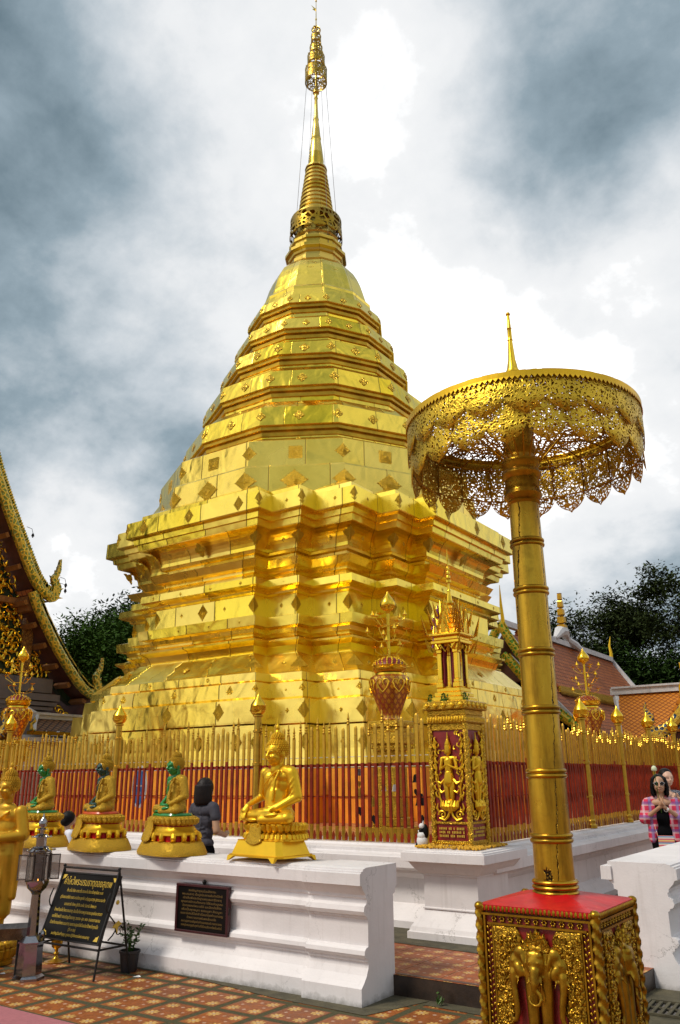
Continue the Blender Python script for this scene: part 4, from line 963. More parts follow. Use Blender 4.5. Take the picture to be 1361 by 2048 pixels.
def deva(mb, R, o):
    """praying crowned figure standing in a lotus, with scrolling foliage either side"""
    def P(x, y, z): return R @ Vector((x, y, z))+Vector(o)
    def c(a, b, ra, rb): mb.cap(P(*a), P(*b), ra, rb, 8)
    c((0, -.02, .93), (0, -.02, .99), .034, .034); c((0, -.025, 1.01), (0, -.02, 1.05), .030, .016); c((0, -.02, 1.05), (0, -.02, 1.13), .012, .003)
    c((0, -.02, .90), (0, -.02, .93), .018, .018)
    c((-.055, -.015, .87), (.055, -.015, .87), .022, .022); c((0, -.015, .84), (0, -.015, .70), .05, .035); c((0, -.015, .72), (0, -.015, .64), .045, .06)
    for s in (-1, 1):
        c((.07*s, -.015, .87), (.095*s, -.02, .76), .019, .015); c((.095*s, -.02, .76), (.012*s, -.05, .80), .014, .011); c((.01*s, -.052, .80), (.006*s, -.05, .85), .010, .006)
        c((.035*s, -.015, .62), (.025*s, -.015, .45), .034, .020); c((.025*s, -.02, .45), (.03*s, -.04, .42), .016, .014)
        mb.tube([P(.05*s, -.02, .66), P(.09*s, -.025, .62), P(.13*s, -.02, .64), P(.12*s, -.02, .68)], [.014, .016, .010, .004], 6)
        mb.tube([P(.05*s, -.02, .55), P(.09*s, -.025, .53), P(.115*s, -.02, .57)], [.012, .012, .004], 6)
        # foliage frame
        pts = []
        for k in range(16):
            z = .44+k*.042; x = s*(.10+.055*sin(min(1, k/9)*pi*0.5)); pts.append(P(x+s*0.010*sin(k*1.4), -.012, z))
        mb.tube(pts, [.011]*15+[.004], 6)
        for k in range(9):
            z = .50+k*.068; x = s*(.15+.012*sin(k*2)); mb.tube([P(x-.02*s, -.012, z-.02), P(x, -.022, z), P(x+.012*s, -.018, z+.03), P(x-.004*s, -.012, z+.045)], [.007, .012, .009, .002], 5)
            if k % 2: mb.tube([P(x-.03*s, -.012, z), P(x-.055*s, -.02, z+.02), P(x-.05*s, -.015, z+.045)], [.008, .010, .002], 5)
        spiral(mb, P(.095*s, -.015, .315), .045, 1.2, R @ Vector((1, 0, 0)), (0, 0, 1), .012, 16, s)
        mb.tube([P(.0, -.015, .37), P(.03*s, -.018, .30), P(.07*s, -.018, .265), P(.13*s, -.018, .285)], [.012, .013, .012, .008], 6)
        mb.tube([P(.13*s, -.015, .34), P(.155*s, -.02, .38), P(.14*s, -.018, .43)], [.010, .012, .003], 6)
    rl = random.Random(31)
    for k in range(34):
        s = rl.choice((-1, 1)); x = s*rl.uniform(.045, .165); z = rl.uniform(.30, 1.12)
        if abs(x) < .11 and .40 < z < .92: continue
        a = rl.uniform(0, 6.28); r = .022
        mb.tube([P(x+r*cos(a+q*.9)*(1-q*.16), -.010-.004*q, z+r*1.3*sin(a+q*.9)*(1-q*.16)) for q in range(5)], [.004, .009, .010, .007, .003], 5)
    # lotus bowl
    for k in range(9):
        a = -pi/2+pi*(k+0.5)/9-pi/2; xx = .098*sin(pi*(k+.5)/9-pi/2)
        mb.tube([P(xx*0.45, -.02-.02*cos(pi*(k+.5)/9-pi/2), .36), P(xx*0.95, -.03-.03*cos(pi*(k+.5)/9-pi/2), .40), P(xx*1.05, -.025-.02*cos(pi*(k+.5)/9-pi/2), .455)], [.014, .020, .004], 6)
    c((0, -.02, .36), (0, -.02, .42), .03, .05)
for fc, off in ((0, 0.19), (1, 0.20), (3, 0.20)):
    R = Matrix.Rotation(fc*pi/2, 3, 'Z'); g = MB(); deva(g, R, R @ Vector((0, -off, 0.0)))
    obj('praying_figure_relief', g, GILT_S, t, True)
g = MB()
for fc in (0, 1):
    R = Matrix.Rotation(fc*pi/2, 3, 'Z')
    for j in range(3):
        for i in range(16):
            if rnd.random() < 0.2: continue
            x = -0.135+0.018*i; z = 0.115+0.035*j
            g.obox(R @ Vector((x, -0.203, z)), (R @ Vector((1, 0, 0)), R @ Vector((0, 1, 0)), R @ Vector((0, 0, 1))), (0.005, 0.003, 0.009+0.004*rnd.random()))
obj('inscription', g, LETTER, t)
g = MB(); rd = random.Random(5)
for k in range(900):   # dried marigold heads heaped round the foot
    a = rd.choice((0, 1, 2, 3)); u = rd.uniform(-0.37, 0.37); w = rd.uniform(0.20, 0.36)
    x, y = ((u, -w), (w, u), (u, w), (-w, u))[a]
    if abs(x) > 0.39 or abs(y) > 0.37: continue
    s = rd.uniform(0.010, 0.017); g.ell((x*0.96, y*0.96, 0.008+rd.uniform(0, 0.035)*(1.25-max(abs(x), abs(y))/0.37)), (s, s, s*0.7), 6, 4, (rd.random()*3, rd.random()*3, 0))
tag(obj('marigold_garland', g, WAX, None, False, loc=(PX, PY, 0.972)), 'heap of dried marigolds round the foot of the carved pillar', 'flowers')

# spirit house
H0 = 0.97+1.45
t = thing('spirit_house', 'small mirrored golden spirit house with red curtains on top of the carved pillar', 'shrine', (PX, PY, H0))
g = MB(); g.bev(-0.19, -0.18, 0.0, 0.19, 0.18, 0.05, 0.01); g.bev(-0.165, -0.155, 0.05, 0.165, 0.155, 0.10, 0.01); g.bev(-0.145, -0.135, 0.10, 0.145, 0.135, 0.15, 0.01); obj('base', g, GILT, t)
for sx in (-1, 1):
    for sy in (-1, 1):
        g = MB(); x, y = sx*0.10, sy*0.095
        for z0, z1, w in ((0.15, 0.20, 0.042), (0.20, 0.24, 0.033), (0.24, 0.52, 0.026), (0.52, 0.56, 0.034), (0.56, 0.62, 0.042)): g.bev(x-w, y-w, z0, x+w, y+w, z1, 0.005)
        obj('pillar', g, GILT, t)
g = MB()
for sx in (-1, 1):
    for k in range(5):
        g.tube([(sx*0.045, -0.09+k*0.012, 0.60), (sx*0.062, -0.088+k*0.012, 0.45), (sx*0.055, -0.09+k*0.012, 0.32), (sx*0.066, -0.09+k*0.012, 0.17)], [0.012, 0.014, 0.010, 0.016], 6)
        g.tube([(0.10, sx*0.045, 0.60), (0.102, sx*0.060, 0.45), (0.10, sx*0.052, 0.30), (0.104, sx*0.062, 0.17)], [0.012, 0.014, 0.010, 0.016], 6)
g.box(-0.06, 0.07, 0.16, 0.06, 0.075, 0.62)
obj('red_curtain', g, REDP2, t, True)
g = MB(); g.bev(-0.175, -0.165, 0.62, 0.175, 0.165, 0.66, 0.008); g.bev(-0.15, -0.14, 0.66, 0.15, 0.14, 0.70, 0.008); g.bev(-0.20, -0.19, 0.70, 0.20, 0.19, 0.735, 0.01); obj('architrave', g, GILT, t)
g = MB()
z = 0.735; w = 0.15
for k in range(6):
    g.lathe([(w*1.25, z), (w*1.3, z+0.012), (w*1.05, z+0.022), (w*0.98, z+0.055)], 4, a0=pi/4); z += 0.055; w *= 0.80
g.lathe([(0.055, z), (0.06, z+0.02), (0.035, z+0.05), (0.03, z+0.09), (0.018, z+0.16), (0.022, z+0.165), (0.016, z+0.18), (0.010, z+0.26)], 14); zt = z+0.26
obj('tiered_roof', g, GILT, t, True, 30)
g = MB()
for k, r in enumerate((0.030, 0.026, 0.020, 0.015)): g.lathe([(r*0.7, zt+k*0.05+0.035), (r, zt+k*0.05+0.025), (r, zt+k*0.05)], 14)
g.tube([(0, 0, zt-0.02), (0, 0, zt+0.30)], 0.006, 6); g.lathe([(0.004, zt+0.24), (0.014, zt+0.27), (0.006, zt+0.33), (0.001, zt+0.41)], 8)
obj('tiered_finial', g, GILT, t, True, 40)
def flame(mb, o, ax, up, w, h, th, seed=0):
    """pointed openwork antefix"""
    ax = Vector(ax); up = Vector(up); nrm_ = ax.cross(up).normalized()*th
    mb.tube([Vector(o)-ax*w, Vector(o)-ax*w*0.62+up*h*0.42, Vector(o)+up*h], [th*1.6, th*1.5, th*0.6], 5)
    mb.tube([Vector(o)+ax*w, Vector(o)+ax*w*0.62+up*h*0.42, Vector(o)+up*h], [th*1.6, th*1.5, th*0.6], 5)
    mb.prism([(-w*0.45, 0), (w*0.45, 0), (w*0.35, h*0.3), (0, h*0.62), (-w*0.35, h*0.3)], Vector(o)-nrm_*0.3, ax, up, nrm_*0.6)
g = MB()
for (lvl, rr, ww, hh) in ((0.735, 0.20, 0.07, 0.24), (0.845, 0.15, 0.06, 0.22), (0.95, 0.11, 0.045, 0.18)):
    for k in range(4):
        a = k*pi/2; n_ = Vector((cos(a), sin(a), 0)); p_ = Vector((-sin(a), cos(a), 0))
        flame(g, n_*rr*0.9+Vector((0, 0, lvl)), p_, (n_*0.12+Vector((0, 0, 1))), ww, hh, 0.007)
        for s in (-1, 1): flame(g, n_*rr+p_*s*rr+Vector((0, 0, lvl-0.02)), (p_-n_*s).normalized(), ((n_+p_*s)*0.18+Vector((0, 0, 1))), ww*0.7, hh*0.95, 0.006)
for k in range(4):
    a = k*pi/2; n_ = Vector((cos(a), sin(a), 0)); p_ = Vector((-sin(a), cos(a), 0))
    for s in (-1, 1): g.tube([n_*0.15+p_*s*0.12+Vector((0, 0, 0.62)), n_*0.16+p_*s*0.08+Vector((0, 0, 0.56)), n_*0.155+p_*s*0.05+Vector((0, 0, 0.60)), n_*0.155+Vector((0, 0, 0.53))], [.010, .013, .010, .004], 6)
    for s in (-1, 1): flame(g, n_*0.16+p_*s*0.16+Vector((0, 0, 0.53)), (p_+n_*s).normalized(), ((n_+p_*s)*0.35+Vector((0, 0, 1))), 0.03, 0.16, 0.006)
obj('flame_antefixes', g, GILT, t, True, 40)
g = MB()
for z_, s_ in ((0.60, 1), (0.80, 1), (0.93, 0.7)): flame(g, (-0.2*s_, -0.02, z_), (0, 1, 0), (0, 0, 1), 0.04, 0.15, 0.008)
obj('violet_glass_antefixes', g, PURPLE, t)
for lb, (x, y) in (('tuft of green moss and fern on the left corner of the pillar cap', (-0.2, -0.16)), ('green fern with a pale figure in front of the spirit house', (-0.02, -0.2)), ('mossy green tuft on the right corner of the pillar cap', (0.2, -0.14))):
    g = MB(); leafcloud(g, (0, 0, 0.03), (0.05, 0.03, 0.055), 60, 0.018, 7); g.lathe([(0.03, -0.003), (0.028, 0.02), (0.0, 0.025)], 8)
    tag(obj('fern_tuft', g, LEAF, None, loc=(PX+x, PY+y, H0)), lb, 'plant', 'tufts on the carved pillar cap')
# black and white animal figure beside the pillar
t = thing('bird_figure', 'small black and white figurine sitting against the foot of the carved pillar', 'figurine', (-4.47, 7.86, 0.97))
g = MB(); g.ell((0, 0, 0.06), (0.06, 0.05, 0.065)); g.ell((0.0, -0.01, 0.115), (0.045, 0.04, 0.04)); obj('white_body', g, WPAINT, t, True)
g = MB(); g.ell((0.035, 0.01, 0.15), (0.034, 0.035, 0.075)); g.ell((-0.055, 0.0, 0.025), (0.018, 0.03, 0.03)); g.ell((0.0, -0.01, 0.16), (0.028, 0.03, 0.03)); obj('black_back', g, BLACK, t, True)
g = MB(); g.ell((0.005, -0.01, 0.205), (0.03, 0.028, 0.028)); g.cap((0.015, 0, 0.22), (0.02, 0, 0.255), 0.012, 0.003); g.ell((-0.02, -0.02, 0.155), (0.014, 0.014, 0.014)); obj('white_head', g, WPAINT, t, True)

# ------------------------------------------------------------------ ceremonial umbrella
UX, UY = -2.06, 5.255
t = thing('ceremonial_umbrella', 'giant fretted gilt umbrella on a banded pole rising from an elephant carved box', 'umbrella', (UX, UY, 0))
bx0, bx1, by0, by1 = -0.375, 0.375, -0.375, 0.375
g = MB(); g.box(bx0+0.03, by0+0.03, 0, bx1-0.03, by1-0.03, 0.90); box = obj('carved_box', g, REDP2, t)
g = MB(); zt = 0.925
a_, b_ = 0.365, 0.09
g.add([(-a_, -a_, zt), (a_, -a_, zt), (a_, a_, zt), (-a_, a_, zt), (-b_, -b_, zt+0.055), (b_, -b_, zt+0.055), (b_, b_, zt+0.055), (-b_, b_, zt+0.055)], [(0, 1, 5, 4), (1, 2, 6, 5), (2, 3, 7, 6), (3, 0, 4, 7), (4, 5, 6, 7)])
g.box(-a_, -a_, zt-0.03, a_, a_, zt-0.001); obj('red_top', g, REDP, t)
g = MB()   # rope-turned edges and beaded top rail
for sx in (-1, 1):
    for sy in (-1, 1):
        rings = []
        for k in range(120):
            z = 0.0+0.915*k/119
            rings.append([(sx*0.352+(0.024+0.006*sin(k*0.72+a*2))*cos(a), sy*0.352+(0.024+0.006*sin(k*0.72+a*2))*sin(a), z) for a in [2*pi*i/10 for i in range(10)]])
        g.loft(rings); g.ell((sx*0.352, sy*0.352, 0.915), (0.030, 0.030, 0.024))
for R4 in range(4):
    R = Matrix.Rotation(R4*pi/2, 3, 'Z')
    for i in range(26): g.ell(R @ Vector((-0.325+0.026*i, -0.360, 0.905)), (0.0115, 0.014, 0.02), 8, 6)
obj('rope_edge', g, ELEG, box, True)
g = MB()
for R4 in range(4):
    R = Matrix.Rotation(R4*pi/2, 3, 'Z')
    ax = [R @ Vector(v) for v in ((1, 0, 0), (0, 1, 0), (0, 0, 1))]
    for (x, z, hx, hz, d) in ((0, 0.876, 0.335, 0.006, 0.362), (0, 0.826, 0.30, 0.006, 0.36), (-0.318, 0.42, 0.006, 0.455, 0.36), (0.318, 0.42, 0.006, 0.455, 0.36), (-0.268, 0.40, 0.005, 0.42, 0.358), (0.268, 0.40, 0.005, 0.42, 0.358)):
        g.obox(R @ Vector((x, -d+0.01, z)), ax, (hx, 0.014, hz))
    for i in range(11): # rosette band at the top
        x = -0.26+0.052*i
        for q in range(6): g.ell(R @ Vector((x+0.012*cos(q*pi/3), -0.352, 0.851+0.012*sin(q*pi/3))), (0.007, 0.008, 0.007), 6, 4)
    for s in (-1, 1):
        for i in range(26):
            z = 0.02+0.0315*i
            for q in (-1, 1): g.ell(R @ Vector((s*0.293+q*0.009, -0.352, z+q*0.006)), (0.009, 0.010, 0.012), 6, 4, (0, 0.6*q, 0))
obj('frame_bands', g, ELEG, box, True, 60)
def leafscroll(mb, R, off, cx_, cz_, sx, sz, seed):
    """carved cloud of foliage: a raised lobe plate with curling leaves on it"""
    rd_ = random.Random(seed)
    def P(x, y, z): return R @ Vector((cx_+x*sx, -off-y, cz_+z*sz))
    out = [(-.12, .40), (.10, .40), (.145, .34), (.13, .26), (.09, .24), (.10, .16), (.07, .10), (.03, .09), (.06, .03), (.04, -.04), (-.02, -.07), (-.12, -.06)]
    ring = lambda k, y: [P(-.02+(x+.02)*k, y, .16+(z-.16)*k) for x, z in out]
    mb.loft([ring(1, 0), ring(1, .014), ring(.93, .022), ring(.7, .024)])
    for k in range(64):
        x = rd_.uniform(-.105, .09); z = rd_.uniform(-.03, .36); a = rd_.uniform(0, 2*pi); r = rd_.uniform(.014, .034)
        if z < .2 and x > .05: x -= .06
        pts = [P(x+r*cos(a+q*0.7)*(1-q*.13), .026, z+r*sin(a+q*0.7)*(1-q*.13)) for q in range(6)]
        mb.tube(pts, [.004, .008, .010, .009, .007, .003], 6)
    for k in range(6): mb.ell(P(rd_.uniform(-.1, .06), .028, rd_.uniform(0, .34)), (.008, .008, .008), 6, 4)
for R4, seed in ((0, 1), (1, 2), (3, 4)):
    R = Matrix.Rotation(R4*pi/2, 3, 'Z'); off = 0.345
    for q, (cx_, cz_, sx, sz) in enumerate(((-.185, .48, .64, .84), (.185, .48, -.64, .84), (-.20, .27, .48, .50), (.20, .27, -.48, .50), (-.185, .04, .70, .52), (.185, .04, -.70, .52))):
        g = MB(); leafscroll(g, R, off, cx_, cz_, sx, sz, seed*10+q); obj('foliage_relief', g, BOXG, box, True, 60)
    m = MB()
    def c(a, b, ra, rb): m.cap(a, b, ra, rb, 10)
    def e(p, r, rot=None): m.ell(p, r, 14, 10, rot)
    # body and forelegs; heads front, left and right
    e((0, -.01, .55), (.145, .07, .12)); e((0, -.02, .60), (.11, .07, .08))
    for s in (-1, 1):
        c((.052*s, -.04, .50), (.048*s, -.05, .14), .052, .040); c((.048*s, -.05, .14), (.048*s, -.055, .06), .040, .046); 
        for q in (-1, 0, 1): e((.048*s+q*.022, -.09, .045), (.014, .012, .018))
    e((.0, -.085, .545), (.066, .055, .095)); e((-.024, -.095, .60), (.035, .035, .03)); e((.024, -.095, .60), (.035, .035, .03)); 
    c((0, -.115, .50), (.002, -.135, .42), .040, .030); c((.002, -.135, .42), (-.003, -.135, .385), .030, .022)
    pts = [(-.003, -.135, .39), (.035, -.14, .36), (.045, -.145, .33), (.03, -.15, .298), (0, -.15, .288), (-.03, -.15, .30), (-.042, -.145, .33), (-.036, -.14, .352)]
    m.tube(pts, [.018, .016, .014, .013, .012, .011, .010, .006], 8)
    for s in (-1, 1):
        e((.155*s, -.035, .53), (.062, .045, .085), (0, -.25*s, 0)); e((.115*s, -.035, .60), (.06, .05, .055)); c((.175*s, -.05, .47), (.172*s, -.065, .36), .036, .024)
        m.tube([(.172*s, -.065, .37), (.16*s, -.07, .29), (.155*s, -.07, .22), (.17*s, -.07, .165), (.19*s, -.07, .16), (.203*s, -.07, .185), (.20*s, -.07, .21)], [.025, .023, .020, .017, .015, .012, .008], 8)
        e((.085*s, -.065, .56), (.018, .03, .065), (0, .25*s, .5*s)); c((.038*s, -.11, .46), (.055*s, -.155, .40), .012, .004); c((.135*s, -.07, .45), (.13*s, -.115, .40), .010, .004)
        c((.205*s, -.06, .44), (.235*s, -.085, .405), .010, .004); e((.032*s, -.134, .555), (.010, .008, .008)); e((.17*s, -.078, .545), (.009, .008, .008))
        e((.125*s, -.075, .49), (.03, .02, .05), (0, .4*s, 0))
    m.v = [tuple(R @ Vector((x*.84, y*.72-.335, .24+(z-.03)*.79))) for x, y, z in m.v]
    o = blob('elephant_relief', m, ELEG, 0.0065, box, 2); bake_blob(o)
    g = MB()
    for q, (x, h, w) in enumerate(((0, .125, .042), (-.055, .10, .036), (.055, .10, .036), (-.03, .11, .03), (.03, .11, .03), (-.085, .065, .026), (.085, .065, .026))):
        base = R @ Vector((x*.75, -.355-.004*q, .70)); ax = R @ Vector((1, 0, 0)); 
        pr = [(-w*.7, 0), (w*.7, 0), (w, h*.35), (w*.45, h*.72), (0+x*.2, h), (-w*.45, h*.72), (-w, h*.35)]
        rings = [[base+ax*p[0]*k+Vector((0, 0, p[1]*k+(1-k)*h*.35))+R @ Vector((0, -dd, 0)) for p in pr] for k, dd in ((1, 0), (1, .010), (.7, .02), (.35, .014))]
        g.loft(rings)
    for k in range(9): g.ell(R @ Vector((-.04+.01*k, -.408+abs(k-4)*.002,   .715-.028*(1-abs(k-4)/4))), (.006, .006, .006), 6, 4)
    obj('crown_relief', g, BOXG, box, True, 40)
pz0, pz1, pr0, pr1 = 0.975, 4.0, 0.122, 0.100
def prad(z): return pr0+(pr1-pr0)*(z-pz0)/(pz1-pz0)
g = MB(); g.lathe([(prad(z)*(1+0.006*sin(z*9)), z) for z in [pz0+0.02*k for k in range(int((pz1-pz0)/0.02)+1)]], 36, uv=True); obj('pole', g, POLE, t, True)
def ringset(zc, n, sp, big):
    g = MB()
    for k in range(n):
        z = zc+(k-(n-1)/2)*sp; r = prad(min(z, pz1)); pts = [(r+big*sin(pi*q/6)*0.9, z+sp*0.48*cos(pi-pi*q/6)) for q in range(7)]
        g.lathe([(r-0.004, pts[0][1])]+pts+[(r-0.004, pts[-1][1])], 40)
    obj('pole_ring', g, BRASS, t, True)
def atplane_z(y): # heights of the bands, measured along the pole
    return y
ringset(1.005, 3, 0.030, 0.022)
for zc in (1.285, 1.668, 2.061, 2.436, 2.856, 3.198): ringset(zc, 2, 0.030, 0.015)
g = MB(); g.lathe([(0.106, 3.48), (0.118, 3.495), (0.108, 3.51), (0.125, 3.525), (0.136, 3.55), (0.125, 3.575), (0.118, 3.59), (0.122, 3.62), (0.120, 3.67), (0.132, 3.68), (0.142, 3.705), (0.132, 3.73), (0.122, 3.74), (0.126, 3.765), (0.138, 3.785), (0.134, 3.81), (0.118, 3.825), (0.108, 3.85)], 40); obj('capital', g, BRASS, t, True)
g = MB(); g.lathe([(0.104, 3.84), (0.116, 3.90), (0.108, 3.96), (0.112, 4.02), (0.118, 4.10), (0.085, 4.28), (0.06, 4.40)], 32); obj('upper_pole', g, BRASS, t, True)
idz = lambda z: z
Rc = 0.81
can = fret('canopy', [(0.05, 4.38), (0.3, 4.31), (0.6, 4.21), (Rc-0.01, 4.105)], LACE, 144, t, planar=True, usc=1.0, thick=0.003, sc=1.0, zf=idz)
fret('canopy_skirt', [(Rc, 4.105), (Rc+0.004, 3.92), (Rc+0.002, 3.76)], LACE, 400, can, usc=1.0, scallop=20, sdepth=0.11, thick=0.003, sc=1.0, zf=idz, a0=0.1)
fret('canopy_skirt', [(Rc+0.018, 4.10), (Rc+0.022, 4.0), (Rc+0.022, 3.94)], LACE, 400, can, usc=1.0, scallop=20, sdepth=0.10, thick=0.003, sc=1.0, zf=idz, a0=0.1+pi/20)
g = MB()   # toothed rim band
n = 150
for k in range(n):
    a0_, a1_ = 2*pi*k/n, 2*pi*(k+1)/n; am = (a0_+a1_)/2; r = Rc+0.027
    A = [(r*cos(a0_), r*sin(a0_), 4.12), (r*cos(a1_), r*sin(a1_), 4.12), (r*cos(a1_), r*sin(a1_), 4.085), (r*1.004*cos(am), r*1.004*sin(am), 4.06), (r*cos(a0_), r*sin(a0_), 4.085)]
    g.add(A, [(0, 1, 2, 3, 4)])
    g.add([((Rc-0.015)*cos(a0_), (Rc-0.015)*sin(a0_), 4.132), ((Rc-0.015)*cos(a1_), (Rc-0.015)*sin(a1_), 4.132), (r*cos(a1_), r*sin(a1_), 4.12), (r*cos(a0_), r*sin(a0_), 4.12)], [(0, 1, 2, 3)])
o = obj('toothed_rim', g, GILT_S, can); sd = o.modifiers.new('t', 'SOLIDIFY'); sd.thickness = 0.004
g = MB()
for k in range(20):
    a = 0.1+2*pi*k/20; ca, sa = cos(a), sin(a)
    g.tube([(0.11*ca, 0.11*sa, 3.80), (0.3*ca, 0.3*sa, 4.02), (0.6*ca, 0.6*sa, 4.08), (Rc*ca*0.99, Rc*sa*0.99, 4.05)], 0.006, 6)
    g.tube([(Rc*ca*0.992, Rc*sa*0.992, 4.10), (Rc*ca*0.992, Rc*sa*0.992, 3.76)], 0.005, 5)
for rr, zz_ in ((Rc*0.99, 4.05), (Rc*0.99, 3.78), (0.5, 4.07)): g.tube([(rr*cos(2*pi*q/72), rr*sin(2*pi*q/72), zz_) for q in range(73)], 0.006, 6, False)
obj('umbrella_ribs', g, BRASS, can, True)
g = MB(); g.lathe([(0.045, 4.38), (0.040, 4.42), (0.036, 4.50), (0.050, 4.52), (0.050, 4.545), (0.042, 4.56), (0.036, 4.60), (0.028, 4.64), (0.024, 4.70), (0.017, 4.80), (0.021, 4.805), (0.017, 4.82), (0.016, 4.90), (0.020, 4.905), (0.015, 4.915), (0.010, 5.02), (0.018, 5.03), (0.012, 5.045)], 20); obj('canopy_finial', g, GILT, t, True, 40)
can.location = (.022, .014, 0)
# ------------------------------------------------------------------ statues
def hand(mb, w, d, n, k=1.0, curl=0.3, spread=0.12, side=1):
    """palm at w pointing along d, palm normal n, five unequal fingers and a thumb off the palm's side"""
    w = Vector(w); d = Vector(d).normalized(); n = Vector(n); n = (n-d*n.dot(d)).normalized(); s_ = d.cross(n)*side
    mb.cap(w, w+d*.045*k, .020*k, .024*k, 8); mb.cap(w+s_*.014*k, w+d*.05*k+s_*.018*k, .014*k, .013*k, 8); mb.cap(w-s_*.014*k, w+d*.05*k-s_*.018*k, .014*k, .013*k, 8)
    for i, ln in enumerate((.060, .072, .068, .052)):
        o = w+d*.058*k+s_*((1.5-i)*.0145*k); fd = (d+s_*((1.5-i)*spread)).normalized()
        m_ = o+fd*ln*.5*k+n*curl*.012*k; e_ = m_+(fd*(1-curl*.5)+n*curl).normalized()*ln*.5*k
        mb.tube([o-fd*.012*k, o, m_, e_, e_+fd*.003*k], [.0085*k, .0085*k, .0075*k, .006*k, .002*k], 7)
    o = w+d*.012*k+s_*.022*k; mb.tube([o-s_*.008*k, o+(s_*.6+d).normalized()*.028*k, o+(s_*.35+d).normalized()*.055*k+n*.008*k, o+(s_*.3+d).normalized()*.06*k+n*.009*k], [.011*k, .010*k, .008*k, .002*k], 7)
def head_shape(m, c, k=1.0, serene=True):
    """head facing -Y, c = centre of the skull, about 0.2 m tall at k=1"""
    c = Vector(c)
    def e(p, r, rot=None): m.ell(c+Vector(p)*k, tuple(q*k for q in r), 14, 10, rot)
    e((0, .0, .01), (.078, .09, .088)); e((0, -.02, -.045), (.064, .068, .07)); e((0, -.045, -.085), (.03, .034, .024))
    e((0, -.075, .012), (.058, .02, .03)); e((-.032, -.068, -.04), (.026, .022, .025)); e((.032, -.068, -.04), (.026, .022, .025))
    m.tube([c+Vector(p)*k for p in ((0, -.088, .012), (0, -.100, -.015), (0, -.112, -.036), (0, -.098, -.044))], [.008*k, .0095*k, .013*k, .006*k], 8)
    e((-.012, -.098, -.036), (.008, .008, .007)); e((.012, -.098, -.036), (.008, .008, .007))
    e((0, -.090, -.060), (.022, .012, .006)); e((0, -.088, -.068), (.018, .012, .007))
    for s in (-1, 1):
        e((.030*s, -.084, .004), (.019, .010, .010)); e((.030*s, -.084, .022), (.024, .010, .005), (0, -.2*s, 0))
        e((.080*s, .0, -.018), (.012, .022, .034)); 
        if serene: m.cap(c+Vector((.082*s, .0, -.04))*k, c+Vector((.078*s, -.006, -.10))*k, .010*k, .009*k, 8)
def buddha_hair(name, parent, c, k, mat, flame_h=0.13, curl=.0095):
    g = MB(); c = Vector(c); rings = 13
    g.ell(c+Vector((0, .012, .022))*k, (.088*k, .094*k, .092*k), 20, 12)
    g.ell(c+Vector((0, .015, .115))*k, (.050*k, .050*k, .042*k), 14, 8)
    def curls(cc, r, z0, z1, rows):
        for j in range(rows):
            ph = z0+(z1-z0)*j/(rows-1); rr = sin(ph); n_ = max(3, int(2*pi*rr*r[0]/(curl*1.9*k)))
            for i in range(n_):
                a = 2*pi*(i+0.5*(j % 2))/n_; p = cc+Vector((r[0]*rr*cos(a), r[1]*rr*sin(a), r[2]*cos(ph)))
                q = p-c
                if q.y < -.055*k and q.z < .050*k: continue
                if q.z < -.03*k and q.y < -.02*k: continue
                g.ell(p, (curl*k,)*3, 6, 4)
    curls(c+Vector((0, .012, .022))*k, (.088*k, .094*k, .092*k), .25, 2.15, 12)
    curls(c+Vector((0, .015, .115))*k, (.052*k, .052*k, .044*k), .2, 1.6, 6)
    o = obj(name, g, mat, parent, True)
    g = MB(); z0 = c.z+.150*k
    g.lathe([(.014*k, z0), (.024*k, z0+.008*k), (.022*k, z0+.025*k), (.013*k, z0+.032*k), (.018*k, z0+.045*k), (.016*k, z0+.065*k), (.009*k, z0+.075*k), (.011*k, z0+.088*k), (.004*k, z0+flame_h*k), (.001*k, z0+(flame_h+.02)*k)], 10, (c.x, c.y+.012*k))
    obj('flame_finial', g, mat, o, True, 50)
